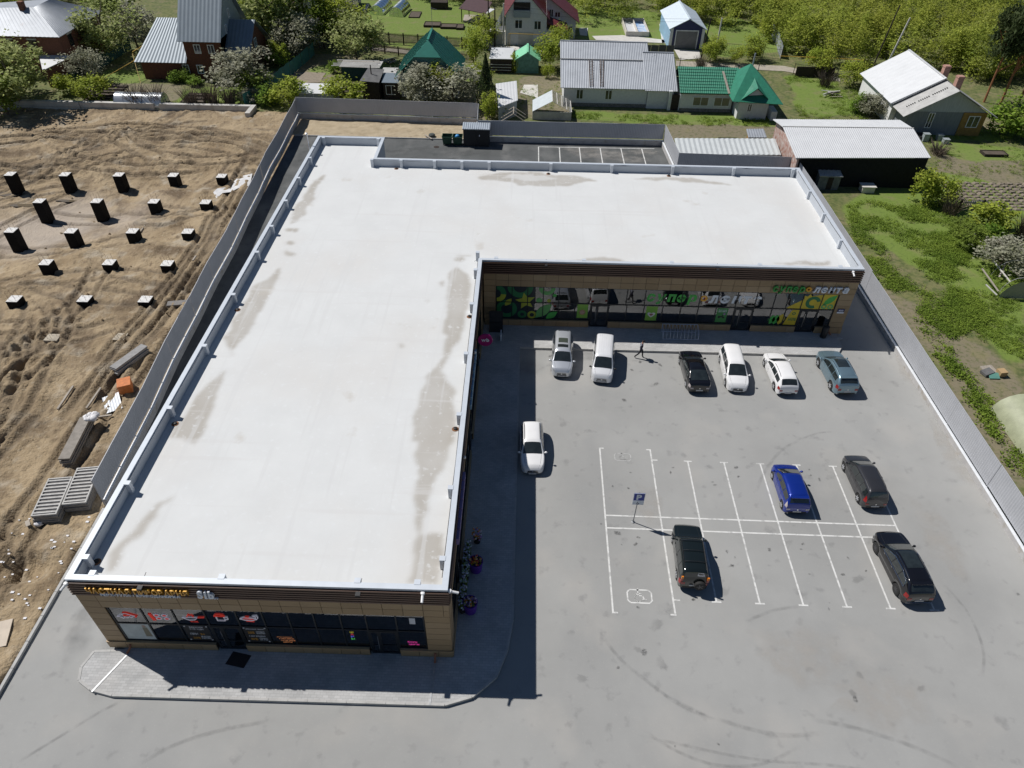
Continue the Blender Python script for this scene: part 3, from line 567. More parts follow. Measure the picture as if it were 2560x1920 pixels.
# ---- fronts
def rowpanels(P, nm, u0, u1, z0, z1, w, m, off=0.):
    """panels along a front; P maps (u, depth, z) to world"""
    k = 0; u = u0; 
    edges = [u0]
    first = off if off > .05 else w
    e = u0+first
    while e < u1-.05: edges.append(e); e += w
    edges.append(u1)
    for a, c in zip(edges[:-1], edges[1:]):
        g = .012; mm = random.choice((tile, tile, tile2, tile3))
        b_ = MB(); pts = []
        for zz in (z0+g, z1-g): pts += [P(a+g, .0, zz), P(c-g, .0, zz), P(c-g, .05, zz), P(a+g, .05, zz)]
        b_.hexa(pts); b_.build(nm, mm, bld)
def pbox(mb, P, u0, u1, d0, d1, z0, z1):
    mb.hexa([P(u0, d0, z0), P(u1, d0, z0), P(u1, d1, z0), P(u0, d1, z0), P(u0, d0, z1), P(u1, d0, z1), P(u1, d1, z1), P(u0, d1, z1)]); return mb
def facade(P, U, wins, doors, top_off, pl_gaps, piers, pitch=1.013):
    """U=(u0,u1) whole front; wins=(uw0,uw1,mullions upper,mullions lower); doors=[(u0,u1,leaf split)]"""
    u0, u1 = U; zw0, zw1, zt = .86, 4.1, 2.5
    pbox(MB(), P, u0+.06, u1-.06, .052, .3, zw1, HT-.2).build('front_wall', core, bld)
    # slat band
    pbox(MB(), P, u0+.02, u1-.02, .0, .05, 5.27, HT-.15).build('slat_backing', sback, bld)
    for i in range(6): 
        zc = 5.36+i*.185; pbox(MB(), P, u0-.05, u1+.05, -.085, -.002, zc-.055, zc+.055).build('slat', slatm, bld)
    rowpanels(P, 'facade_panel', u0, u1, 4.67, 5.26, pitch, tile, top_off); rowpanels(P, 'facade_panel', u0, u1, 4.1, 4.67, pitch, tile, top_off)
    for a, c in piers:
        pbox(MB(), P, a+.03, c-.03, .052, .3, .5, zw1).build('pier_core', core, bld)
        for i in range(6): 
            z0, z1 = .78+i*(4.1-.78)/6, .78+(i+1)*(4.1-.78)/6; rowpanels(P, 'facade_panel', a, c, z0, z1, 9, tile)
    pu0 = u0-.05
    for a, c in pl_gaps:
        rowpanels(P if False else (lambda u, d, z: P(u, d-.06, z)), 'plinth_panel', a, c, SWZ+.0, .78, pitch, tile2, 0)
        pbox(MB(), P, a, c, -.07, .25, .782, .80).build('plinth_sill', tile3, bld); pbox(MB(), P, a+.02, c-.02, -.008, .28, SWZ, .775).build('plinth_core', core, bld)
    # glazing
    for (wa, wb, mu, ml, drs) in wins:
        root = pbox(MB(), P, wa, wb, .06, .16, zw1-.07, zw1-.005)
        pbox(root, P, wa, wa+.07, .06, .16, zw0, zw1-.07); pbox(root, P, wb-.07, wb, .06, .16, zw0, zw1-.07)
        pbox(root, P, wa+.07, wb-.07, .062, .158, zt-.04, zt+.04)
        for m_ in mu[1:-1]: pbox(root, P, m_-.035, m_+.035, .058, .162, zt+.04, zw1-.07)
        segs = [(a, c) for a, c in zip(ml[:-1], ml[1:])]
        isdoor = lambda a, c: any(abs(a-d[0]) < .3 and abs(c-d[1]) < .3 for d in drs)
        for m_ in ml[1:-1]: pbox(root, P, m_-.035, m_+.035, .058, .162, zw0, zt-.04)
        for a, c in segs:
            if not isdoor(a, c): pbox(root, P, a, c, .064, .156, zw0-.08, zw0)
        win = root.build('shop_window', alu, bld)
        for a, c in zip(mu[:-1], mu[1:]): pbox(MB(), P, a+.04, c-.04, .10, .112, zt+.045, zw1-.075).build('pane', glass, win)
        for a, c in segs:
            if isdoor(a, c): continue
            pbox(MB(), P, a+.04, c-.04, .10, .112, zw0+.005, zt-.045).build('pane', glass, win)
        for (a, c, sp) in drs:
            dr = MB(); zd = zt-.06; zb = SWZ+.02
            for (p, q_) in ((a+.04, sp), (sp, c-.04)):
                for (e0, e1, g0, g1) in ((p, p+.11, zb, zd), (q_-.11, q_, zb, zd), (p+.11, q_-.11, zb, zb+.16), (p+.11, q_-.11, zd-.13, zd), (p+.11, q_-.11, 1.02, 1.1)): pbox(dr, P, e0, e1, .05, .11, g0, g1)
            do = dr.build('door', alu, bld)
            for (p, q_) in ((a+.04, sp), (sp, c-.04)): pbox(MB(), P, p+.1, q_-.1, .078, .088, zb+.1, zd-.1).build('pane', glass, do)
            MB().tube([P(sp-.07, -.0, .75), P(sp-.07, -.0, 2.1)], .02, 6).tube([P(sp-.07, .0, .9), P(sp-.07, .06, .9)], .012, 5).tube([P(sp-.07, .0, 1.95), P(sp-.07, .06, 1.95)], .012, 5).build('handle', steel, do)
PF = lambda u, d, z: (u, Y0+d, z)               # south front of the left wing
facade(PF, (X0, X1), [(-20.5, -4.42, [-20.5, -18.82, -17.24, -15.63, -14.02, -12.69, -11.37, -10.07, -8.72, -7.42, -5.88, -4.42], [-20.5, -18.82, -17.24, -15.66, -14.08, -12.69, -11.37, -10.07, -8.72, -7.45, -5.9, -4.42], [(-15.66, -14.08, -15.1), (-7.45, -5.9, -6.9)])],
       None, .95, [(X0-.03, -15.72), (-14.12, -7.52), (-5.88, X1+.03)], [(X0, -20.52), (-4.4, X1)])
PL = lambda u, d, z: (u, Y1+d, z)               # south front of the right wing
facade(PL, (X1+.1, X2), [(-2.0, 26.0, [-2, -.67, .62, 1.92, 3.21, 5.76, 7.26, 8.8, 10.31, 11.8, 13.32, 14.82, 16.31, 17.84, 19.41, 20.92, 22.0, 23.2, 24.76, 26.0], [-2, -.67, .62, 1.92, 3.21, 4.58, 5.9, 7.43, 8.9, 10.35, 11.9, 13.4, 14.84, 16.32, 17.86, 19.45, 20.94, 22.1, 23.29, 24.8, 26.0], [(5.9, 7.43, 6.45), (17.86, 19.45, 18.4), (23.29, 24.8, 23.85)])],
       None, 1.0, [(X1+.12, 5.84), (7.45, 17.84), (19.5, 23.27), (24.92, X2+.03)], [(X1+.1, -2.02), (26.02, X2)])
PI = lambda u, d, z: (X1-d, u, z)               # east front of the left wing (inner side of the L)
mI = [20.3+1.5*i for i in range(19)]
facade(PI, (Y0+.06, Y1-.1), [(20.3, 47.3, mI, mI, [(23.3, 24.8, 23.8), (33.8, 35.3, 34.3), (42.8, 44.3, 43.3)])], None, 1.0, [(Y0-.02, 23.25), (24.85, 33.75), (35.35, 42.75), (44.35, Y1-.15)], [(Y0+.06, 20.28), (47.32, Y1-.1)])
# notch wall facing east behind, yard side
# interior: floor, back partition, columns, radiators, ceiling is the roof
inf = mat('shop_floor', (.25, .24, .23), .4, var=.1); inw = mat('shop_inner_wall', (.33, .33, .33), .8, var=.1); colm = mat('white_column', (.8, .8, .79), .6); rad = mat('radiator', (.7, .7, .7), .5)
MB().box(X0+.4, X1-.35, Y0+.32, Y1, .02, .15).box(X1-.35, X2-.4, Y1+.32, Y2-.4, .02, .15).build('shop_floor', inf, bld)
MB().box(X0+.4, X1-3.6, Y0+5, Y0+5.1, .16, 5.2).box(X1-3.7, X1-3.6, Y0+5.1, Y1+5, .16, 5.2).box(X1-3.6, X2-.4, Y1+5, Y1+5.1, .16, 5.2).build('inner_wall', inw, bld)
MB().box(X0+.4, X1-.36, Y0+.32, Y1, 5.0, 5.1).box(X1-.36, X2-.4, Y1+.32, Y2-.4, 5.0, 5.1).build('ceiling', inw, bld)
for x in (8.35, 14.35, 20.35): MB().box(x-.2, x+.2, Y1+.3, Y1+.6, .16, 5.0).build('inner_column', colm, bld)
for x in (-17.2, -12.2, -7.6): MB().box(x-.18, x+.18, Y0+.32, Y0+.6, .16, 5.0).build('inner_column', colm, bld)
def radiator(x, y, wd=1.):
    mb = MB()
    for i in range(int(wd/.1)): mb.box(x+i*.1, x+i*.1+.075, y, y+.1, .3, .86)
    mb.build('radiator', rad, bld)
for x in (3.3, 4.7, 9.4, 11.9, 14.95, 25.0): radiator(x, Y1+.3)
for x in (-18.3, -9.9, -8.6): radiator(x, Y0+.3)
# vent pipe beside the back left corner, cameras on the corners
vp = tag(MB().tube([(-22.0, 70.3, 0), (-22.0, 70.3, 7.7)], .08, 10).lathe((-22.0, 70.3, 7.7), [(.09, -.1), (.14, 0), (.14, .05), (.03, .12)], 12).build('vent_pipe', mat('galvanised', (.62, .63, .65), .35, .7, var=.1), None, 40), 'tall galvanised vent pipe standing beside the rear left corner of the roof', 'pipe')
camw = mat('camera_white', (.82, .82, .82), .4)
def cctv(x, y, z, dx, dy, label):
    r = empty('security_camera', (x, y, z), 0, label, 'camera', 'security cameras on the roof edge')
    MB().lathe((x, y, z), [(.1, -.12), (.1, 0), (.06, .02)], 10).build('mount', camw, r, 40); MB().tube([(x, y, z-.06), (x+dx*.12, y+dy*.12, z-.1)], .03, 6).build('bracket', camw, r)
    MB().tube([(x+dx*.1, y+dy*.1, z-.1), (x+dx*.42, y+dy*.42, z-.2)], .065, 8).build('camera_body', camw, r)
cctv(X0+.05, Y0-.1, HT-.16, -.4, -.7, 'white security camera at the left corner above the brewery sign'); cctv(X1-1.2, Y0-.08, HT-.14, 0, -1, 'white security camera on the front roof edge near the inner corner'); cctv(X1+.08, Y0+.1, HT-.16, 1, 0, 'white security camera pointing right at the front corner of the roof'); cctv(X2-.9, Y1-.1, HT-.14, 0, -1, 'white security camera at the right corner above the green sign')
for y in (28.2, 37.9): tag(MB().blob((X1+.12, y, 6.05), .1, .1, .1, 10, 6).build('facade_lamp', camw, None, 50), 'round white lamp on the brown slats, %s of two' % ('nearer' if y < 30 else 'farther'), 'lamp', 'lamps on the inner front')
for x in (-17.9, -7.4): tag(MB().box(x-.12, x+.12, Y0-.32, Y0-.09, HT-.3, HT-.18).beam((x, Y0-.1, HT-.2), (x+.1, Y0+.5, HT+.04), .02, .02).build('flood_light', cab, None), 'small dark floodlight under the front roof edge, %s of two' % ('left' if x < -10 else 'right'), 'lamp', 'floodlights on the front')
for x in (1.4+.6, 15.6): tag(MB().box(x-.1, x+.1, Y1-.3, Y1-.09, HT-.3, HT-.2).beam((x, Y1-.1, HT-.2), (x, Y1+.3, HT+.03), .02, .02).build('flood_light', cab, None), 'small dark floodlight above the shop windows, %s of two' % ('left' if x < 10 else 'right'), 'lamp', 'floodlights above the shop windows')
# downspout outlets at the foot of the fronts
terr = mat('brown_downpipe', (.28, .11, .06), .5)
for (x, y, tx, ty, lb) in ((-20.35, Y0-.1, -.35, -.5, 'brown downpipe elbow at the left foot of the brewery front'), (-4.02, Y0-.1, 0, -.55, 'brown downpipe elbow at the right foot of the brewery front'), (26.1, Y1-.12, .5, -.25, 'brown downpipe elbow beside the black litter bin')):
    tag(MB().tube([(x, y+.02, .62), (x, y-.1, .5), (x+tx*.3, y+ty*.4, .32), (x+tx*.5, y+ty*.6, .25)], .06, 8).build('downpipe', terr, None, 50), lb, 'pipe')
tag(MB().beam((26.3, Y1-.35, .2), (27.2, Y1-.75, .17), .16, .06).build('gutter_tray', chan, None), 'loose metal gutter tray lying at the right corner of the building', 'gutter')

# ================================================================== signs
gold = mat('gold_letters', (.62, .33, .04), .35, .2, var=.1, scale=4); white = mat('white_letters', (.72, .76, .82), .4); green = mat('green_letters', (.03, .30, .05), .4); orange = mat('sign_orange', (.75, .36, .02), .4); navy = mat('sign_navy', (.02, .02, .11), .4)
s1 = empty('brewery_sign', (-18.2, Y0-.1, 5.6), 0, 'gold channel letters ЧАСТНАЯ ПИВОВАРНЯ with white line below on dark slats', 'sign')
lettering('ЧАСТНАЯ ПИВОВАРНЯ', (-20.66, Y0-.1, 5.72), (1, 0, 0), (0, 0, 1), 4.95, .36, gold, s1, .025, .06, gap=.09); lettering('ВЕРХ-ТУЛА • КРИВОДАНОВКА', (-20.1, Y0-.1, 5.44), (1, 0, 0), (0, 0, 1), 3.9, .19, white, s1, .03, .04, gap=.09)
s2 = empty('brewery_logo', (-15.0, Y0-.1, 5.6), 0, 'white script logo Sib with small gold hop beside the brewery lettering', 'sign')
lettering('Sib', (-15.3, Y0-.1, 5.55), (1, 0, 0), (0, 0, 1), .82, .55, white, s2, .05, .06, .15); lettering('brewery', (-14.95, Y0-.1, 5.43), (1, 0, 0), (0, 0, 1), .62, .08, white, s2, .02, .04)
MB().blob((-15.22, Y0-.14, 5.66), .15, .05, .13, 8, 5).blob((-15.1, Y0-.14, 5.58), .12, .05, .1, 8, 5).build('hop_emblem', gold, s2)
s3 = empty('supermarket_sign', (23.4, Y1-.1, 4.3), 0, 'green and white lowercase letters супер лента with orange flower on the brown fascia', 'sign')
lettering('супер', (20.42, Y1-.06, 4.36), (1, 0, 0), (0, 0, 1), 2.55, .42, green, s3, .03, .07, .18, gap=.09); lettering('лента', (23.65, Y1-.06, 4.36), (1, 0, 0), (0, 0, 1), 2.85, .42, white, s3, .03, .07, .18, gap=.09)
def ringmb(c, ro, ri, d0, d1, n=20, yq=None):
    mb = MB(); k = 0; vs = []
    for j in range(n):
        t = 2*math.pi*j/n
        for (r, d) in ((ro, d0), (ri, d0), (ri, d1), (ro, d1)): mb.v.append((c[0]+r*math.cos(t), c[1]+d, c[2]+r*math.sin(t)))
    for j in range(n):
        a, b_ = j*4, ((j+1) % n)*4
        for i in range(4): mb.f.append((a+i, a+(i+1) % 4, b_+(i+1) % 4, b_+i)); mb.m.append(0)
    return mb
ringmb((23.28, Y1-.06, 4.63), .22, .1, -.14, 0).build('flower_ring', orange, s3); MB().box(23.1, 23.24, Y1-.15, Y1-.06, 4.34, 4.42).box(23.3, 23.46, Y1-.15, Y1-.06, 4.34, 4.42).build('flower_leaf', green, s3)
# lettering stuck inside the shop windows
wg = mat('window_green_film', (.06, .42, .07), .5); ww = mat('window_white_film', (.70, .74, .78), .5); wy = mat('window_yellow_film', (.62, .47, .03), .5); wgd = mat('window_dark_green_film', (.02, .17, .06), .5); wgl = mat('window_light_green_film', (.14, .42, .12), .5); wly = mat('window_lime_film', (.38, .42, .04), .5)
FD = Y1+.092
s4 = empty('window_lettering', (15, FD, 3), 0, 'large green and white супер лента film letters across the upper shop windows', 'lettering')
lettering('супер', (10.45, FD, 2.95), (1, 0, 0), (0, 0, 1), 4.1, .6, wg, s4, .05, .001, .15); lettering('лента', (15.55, FD, 2.95), (1, 0, 0), (0, 0, 1), 4.3, .6, ww, s4, .05, .001, .15); ringmb((15.12, FD, 3.32), .3, .14, -.003, 0).build('flower_ring', orange, s4)
# film graphics on the left-hand shop windows
g1 = empty('window_graphic', (.6, FD, .9), 0, 'green and lime film graphic of rings, star and leaves on the shop windows at left', 'window film')
def film(pts, m, nm, root, k=0, dd=0.):
    """outline in (u,z) metres on the window plane"""
    y = FD-.002*k; MB().poly([(p[0], y, p[1]) for p in pts]).build(nm, m, root)
def disc(cx, cz, r, m, nm, root, k=0, a0=0, a1=2*math.pi, ri=0, clip=(-1.94, 3.18, .88, 4.02)):
    n = 28; c_ = lambda u, z: (min(max(u, clip[0]), clip[1]), FD-.002*k, min(max(z, clip[2]), clip[3])); mb = MB()
    for j in range(n):
        t0, t1 = a0+(a1-a0)*j/n, a0+(a1-a0)*(j+1)/n
        mb.quad(c_(cx+ri*math.cos(t0), cz+ri*math.sin(t0)), c_(cx+r*math.cos(t0), cz+r*math.sin(t0)), c_(cx+r*math.cos(t1), cz+r*math.sin(t1)), c_(cx+ri*math.cos(t1), cz+ri*math.sin(t1)))
    mb.build(nm, m, root)
wbk = mat('window_black_film', (.012, .022, .03), .4)
film([(-1.95, .87), (1.22, .87), (1.22, 4.03), (-1.95, 4.03)], wbk, 'film_ground', g1, 0)
disc(-2.0, 3.3, .85, wgd, 'film_ring', g1, 1, -.1, 1.7, .42); disc(-2.0, 3.3, .85, wly, 'film_ring', g1, 1, -1.7, -.1, .42); disc(0, 4.0, 1.05, wgd, 'film_ring', g1, 2, math.pi, 2*math.pi, .55); disc(-1.1, 1.8, .86, wgd, 'film_ring', g1, 3, 0, 6.283, .48); disc(.2, 1.28, .38, wgd, 'film_ring', g1, 3, 0, 6.283, .17); disc(1.02, 1.25, .38, wly, 'film_ring', g1, 4, 0, 6.283, .19)
disc(2.2, 3.95, .68, wgl, 'film_ring', g1, 3, math.pi, 2*math.pi, .33); disc(2.85, 3.25, .16, wg, 'film_dot', g1, 3); disc(2.4, 2.72, .17, wly, 'film_dot', g1, 3); disc(1.6, 2.72, .26, wgl, 'film_dot', g1, 3)
film([(.45+(.85 if i % 2 == 0 else .38)*math.cos(1.75+i*math.pi/5), 2.62+(.85 if i % 2 == 0 else .42)*math.sin(1.75+i*math.pi/5)) for i in range(10)], wly, 'film_star', g1, 5)
leaf = lambda x0, z0, x1, z1, w: [(x0+(x1-x0)*t-(z1-z0)*w*math.sin(math.pi*t)*s_, z0+(z1-z0)*t+(x1-x0)*w*math.sin(math.pi*t)*s_) for s_, ts in ((1, np.linspace(0, 1, 9)), (-1, np.linspace(1, 0, 9)[1:-1])) for t in ts]
film(leaf(1.25, .95, 2.65, 2.38, .22), wgl, 'film_leaf', g1, 4); film(leaf(2.2, .9, 3.15, 1.62, .25), wg, 'film_leaf', g1, 4); film(leaf(-1.25, 2.1, -.7, 2.85, .25), wly, 'film_leaf', g1, 5)
g2 = empty('window_graphic', (24, FD, .9), 0, 'yellow film graphic with green ring and leaf on the windows at the right end', 'window film')
film([(22.05, 2.58), (22.25, 2.75), (23.1, 3.35), (23.3, 3.5), (23.25, 3.85), (23.5, 3.78), (23.7, 4.0), (23.85, 3.8), (24.1, 3.85), (24.9, 4.02), (25.93, 4.02), (25.93, 2.6), (24.4, 2.56)], wy, 'film_ground', g2, 0)
disc(24.1, 3.2, .6, wgd, 'film_ring', g2, 1, .2, 5.2, .3, (20, 26, .8, 4.02)); film(leaf(24.95, 2.95, 25.9, 3.95, .2), wg, 'film_leaf', g2, 1); disc(25.1, 2.82, .24, wgl, 'film_ring', g2, 1, 0, 6.283, .1, (20, 26, .8, 4.02)); disc(25.62, 2.82, .24, wgl, 'film_ring', g2, 1, 0, 6.283, .1, (20, 26, .8, 4.02))
film([(22.2, .9), (23.22, .9), (23.22, 2.42), (22.65, 2.42), (22.45, 1.9)], wy, 'film_panel', g2, 0); disc(22.85, 2.05, .15, wgd, 'film_ring', g2, 1, 0, 6.283, .07, (20, 26, .8, 4.02))
lettering('супер', (22.5, FD-.004, 1.5), (1, 0, 0), (0, 0, 1), .66, .1, wgd, g2, .03, .001, joined='film_text'); lettering('лента', (22.5, FD-.004, 1.32), (1, 0, 0), (0, 0, 1), .66, .13, wgd, g2, .04, .001, joined='film_text')
film(leaf(21.05, .9, 21.25, 1.85, .3), wg, 'film_leaf', g2, 1); film(leaf(21.4, .9, 21.6, 1.9, .3), wg, 'film_leaf', g2, 1); film(leaf(21.8, .9, 21.98, 2.0, .3), wy, 'film_leaf', g2, 1); film([(23.42, .3), (23.6, .3), (23.75, 2.2), (23.42, 2.2)], wy, 'film_strip', g2, 0)
# posters behind the shop windows
def poster(u0, u1, z0, z1, m, label, kind, txt=None):
    r = empty('window_poster', ((u0+u1)/2, FD, z0), 0, label, 'poster', 'posters in the shop windows'); film([(u0, z0), (u1, z0), (u1, z1), (u0, z1)], m, 'sheet', r, 0); c = ((u0+u1)/2, z0+(z1-z0)*.42); rr = (u1-u0)*.3
    if kind == 'pizza': disc(c[0], c[1], rr, mat('print_crust', (.35, .2, .08), .6, var=.5, scale=12), 'print', r, 1, clip=(-9, 99, 0, 9)); disc(c[0], c[1], rr*.75, mat('print_topping', (.3, .06, .03), .6, var=.7, scale=14, col2=(.6, .5, .4)), 'print', r, 2, clip=(-9, 99, 0, 9))
    if kind == 'heart': film([(c[0]+rr*1.15*math.sin(t)**3, c[1]+rr*(.85*math.cos(t)-.33*math.cos(2*t)-.13*math.cos(3*t))) for t in np.linspace(0, 6.28, 28)[:-1]], mat('print_white', (.7, .68, .65), .6, var=.3, scale=10), 'print', r, 1); film([(c[0]+rr*.6*math.sin(t)**3, c[1]+rr*(.45*math.cos(t)-.16*math.cos(2*t))) for t in np.linspace(0, 6.28, 20)[:-1]], mat('print_meat', (.3, .13, .09), .6, var=.5, scale=14), 'print', r, 2)
    if kind == 'scooter':
        k_ = mat('print_black', (.02, .02, .02), .6); disc(c[0]-rr*.7, c[1]-rr*.4, rr*.35, k_, 'print', r, 1, clip=(-9, 99, 0, 9)); disc(c[0]+rr*.7, c[1]-rr*.4, rr*.35, k_, 'print', r, 1, clip=(-9, 99, 0, 9)); film([(c[0]-rr, c[1]-rr*.1), (c[0]-rr*.2, c[1]-rr*.4), (c[0]+rr*.5, c[1]-rr*.3), (c[0]+rr*.5, c[1]+rr*.6), (c[0]+rr*.2, c[1]+rr*.6), (c[0]+.1*rr, c[1]+rr*.1), (c[0]-rr, c[1]+rr*.2)], k_, 'print', r, 2); disc(c[0]+rr*.8, c[1]+rr*.9, rr*.35, mat('print_mauve', (.35, .2, .4), .6), 'print', r, 2, clip=(-9, 99, 0, 9))
    for i, t_ in enumerate(txt or ()): lettering(t_, (u0+.12, FD-.006, z1-.22-i*.16), (1, 0, 0), (0, 0, 1), (u1-u0)*.75, .085, ww, r, .02, .001, joined='print_text')
pg = mat('poster_green', (.16, .40, .05), .5, col2=(.26, .48, .06), scale=1.)
poster(4.8, 5.7, 1.05, 2.42, pg, 'green poster with round pizza in the shop window left of a door', 'pizza'); poster(10.55, 11.5, .98, 2.4, pg, 'green poster with white heart in the middle shop window', 'heart'); poster(16.45, 17.35, .98, 2.4, mat('poster_green_b', (.05, .26, .06), .5), 'green poster with delivery scooter, Быстрая доставка, left of a door', 'scooter', ('Быстрая', 'доставка'))
# address plate, round sign, letters on the inner front
ap = empty('address_plate', (26.55, Y1-.05, 2.3), 0, 'blue plate with number 100 on the brown pier at the right end', 'sign'); MB().box(26.28, 26.84, Y1-.05, Y1-.02, 2.42, 2.72).build('plate', navy, ap); MB().box(26.28, 26.84, Y1-.05, Y1-.02, 2.28, 2.41).build('lower_plate', white, ap); lettering('100', (26.38, Y1-.052, 2.5), (1, 0, 0), (0, 0, 1), .36, .14, white, ap, .03, .004)
mag = mat('magenta_sign', (.30, .005, .14), .4); wbs = empty('round_sign', (X1+.6, 41.0, 4.6), 0, 'round magenta projecting sign with wb on the inner front', 'sign'); MB().lathe((X1+.65, 41.0, 4.75), [(.52, -.07), (.55, 0), (.52, .07)], 28, axis='y').build('sign_disc', mag, wbs, 40); MB().beam((X1-.0, 41.0, 4.75), (X1+.15, 41.0, 4.75), .06, .2).build('bracket', cab, wbs); lettering('wb', (X1+.36, 40.925, 4.66), (1, 0, 0), (0, 0, 1), .58, .2, white, wbs, .03, .01)
blue = mat('light_blue_letters', (.25, .42, .58), .4); purp = mat('lilac_letters', (.22, .17, .36), .4)
s6 = empty('letter_sign', (X1+.1, 36, 5.3), 0, 'pale blue channel letters on the inner front seen almost edge on', 'sign')
for i in range(9): yy = 33.0+i*.62; MB().box(X1+.09, X1+.2, yy, yy+.46+.08*(i % 2), 5.32, 5.72+.1*(i % 3)).build('letter', blue, s6)
MB().box(X1+.09, X1+.16, 38.0, 38.9, 4.9, 5.5).build('panel', mat('small_blue_panel', (.03, .06, .3), .5), s6)
s7 = empty('letter_sign', (X1+.1, 24.5, 5.3), 0, 'lilac channel letters on the inner front above the flower buckets', 'sign')
for i in range(7): yy = 22.6+i*.68; MB().box(X1+.09, X1+.24, yy, yy+.58, 5.35, 5.85).build('letter', purp, s7)
# brewery window icons and notices
nr_ = mat('neon_red', (.75, .05, .03), .5, emit=.25); nw = mat('neon_white', (.75, .72, .8), .5, emit=.15); FY = Y0+.095
def icon(label, strokes, cx, cz, s=1.):
    r = empty('window_icon', (cx, FY, cz), 0, label, 'window decal', 'red and white icons in the brewery windows')
    for m_, pts, rad_ in strokes: MB().tube([(cx+p[0]*s, FY-.012, cz+p[1]*s) for p in pts], rad_*s, 5).build('icon_line', m_, r)
ell = lambda cx, cz, a, b_, n=14, t0=0, t1=6.283: [(cx+a*math.cos(t), cz+b_*math.sin(t)) for t in np.linspace(t0, t1, n)]
icon('pizza slice icon in red and white on the leftmost brewery window', [(nw, [(-.5, 0), (0, .3), (.45, .05), (.3, -.02), (.25, -.1), (.15, -.02), (.05, -.12), (-.1, -.02), (-.2, -.18), (-.3, -.05), (-.5, 0)], .022), (nr_, [(-.1, .36), (.1, .36), (.58, .08), (.5, -.02), (.42, 0)], .035), (nr_, ell(-.05, .1, .09, .06), .02), (nr_, ell(.15, .12, .07, .05), .02)], -19.75, 3.15)
icon('four sushi rolls and chopsticks icon on the second brewery window', [(nw, ell(-.1, .16, .15, .11), .022), (nw, ell(.3, .14, .15, .11), .022), (nw, ell(-.05, -.14, .15, .11), .022), (nw, ell(.35, -.16, .15, .11), .022), (nr_, ell(-.1, .16, .07, .05), .02), (nr_, ell(.3, .14, .07, .05), .02), (nr_, ell(-.05, -.14, .07, .05), .02), (nr_, ell(.35, -.16, .07, .05), .02), (nr_, [(-.48, .28), (-.38, -.34)], .035), (nr_, [(-.4, .28), (-.28, -.34)], .035)], -18.05, 3.2)
icon('wok bowl icon with flame on the third brewery window', [(nw, [(-.42, .04), (.36, .02), (.2, -.18), (-.1, -.22), (-.3, -.1), (-.42, .04)], .022), (nr_, [(.38, .03), (.72, .06)], .04), (nr_, [(-.15, .1), (-.05, .32), (.02, .2), (.12, .3), (.18, .1)], .035)], -16.45, 3.2)
lettering('WOK', (-16.55, FY-.012, 2.78), (1, 0, 0), (0, 0, 1), .42, .12, nr_, None, .02, .004, joined='window_icon')
tag(COL.objects[-1] if False else bpy.data.objects['window_icon.003'], 'small red word WOK under the bowl icon', 'window decal', 'red and white icons in the brewery windows')
icon('beer mug icon on the fourth brewery window above the door', [(nw, [(-.2, .15), (-.2, -.25), (.2, -.25), (.2, .15)], .025), (nw, [(.2, .1), (.38, .08), (.38, -.1), (.2, -.14)], .025), (nr_, [(-.28, .2), (-.2, .32), (0, .36), (.2, .3), (.26, .18), (-.28, .18)], .035)], -14.9, 3.25)
icon('curled fish icon on the fifth brewery window', [(nw, [(-.5, 0), (-.3, .12), (.1, .08), (.3, .05), (.35, -.02), (.1, -.15), (-.25, -.12), (-.5, 0)], .025), (nw, [(.3, .05), (.36, .2), (.2, .3), (.42, .34), (.45, .1), (.35, -.05)], .025), (nr_, [(-.3, .04), (.2, .0)], .04), (nr_, [(-.2, -.2), (.2, -.24)], .035), (nr_, [(-.2, .18), (0, .17)], .035)], -13.4, 3.25)
bk = mat('notice_black', (.02, .02, .022), .5); og = mat('notice_orange', (.5, .25, .03), .5); wt2 = mat('notice_white', (.6, .62, .66), .5)
def notice(u0, u1, label, rows):
    r = empty('window_notice', ((u0+u1)/2, FY, .9), 0, label, 'notice', 'black notices beside the brewery door'); MB().poly([(u0, FY, .95), (u1, FY, .95), (u1, FY, 2.42), (u0, FY, 2.42)]).build('sheet', bk, r)
    for (t_, du, z, w_, h_, m_) in rows: lettering(t_, (u0+du, FY-.003, z), (1, 0, 0), (0, 0, 1), w_, h_, m_, r, .025, .001, joined='print_text')
    for cu, cz in ((u0+.08, 1.03), (u1-.08, 1.03), (u0+.08, 2.34), (u1-.08, 2.34)): MB().lathe((cu, FY-.004, cz), [(.05, -.002), (.05, .0)], 10, axis='y').build('ornament', wt2, r)
notice(-17.1, -15.8, 'black notice ЗАКАЖИ И НЕ ЖДИ left of the brewery door', [('ЗАКАЖИ', .3, 2.2, .72, .13, wt2), ('И НЕ ЖДИ!', .3, 2.02, .72, .11, wt2), ('ПРИ', .2, 1.5, .4, .18, wt2), ('20%', .25, 1.12, .4, .18, og), ('на кухню', .7, 1.3, .5, .1, wt2), ('и доставку', .7, 1.14, .5, .1, wt2), ('3+', .72, 1.5, .25, .18, og)])
notice(-14.0, -12.75, 'black notice Вкусные часы 20 and 10 percent right of the brewery door', [('«Вкусные часы»', .15, 2.2, .95, .11, wt2), ('20%', .2, 1.8, .35, .2, og), ('СКИДКА', .65, 1.94, .45, .1, wt2), ('на кухню', .65, 1.78, .45, .1, wt2), ('в день рождения', .2, 1.5, .85, .09, wt2), ('10%', .25, 1.15, .35, .2, og), ('СКИДКА', .7, 1.3, .42, .09, wt2), ('НА ВСЁ', .7, 1.14, .42, .09, wt2)])
s9 = empty('neon_words', (-12.0, FY, 1.1), 0, 'orange handwritten neon words low in a brewery front window', 'neon sign'); on_ = mat('neon_orange', (.75, .3, .12), .5, emit=.35)
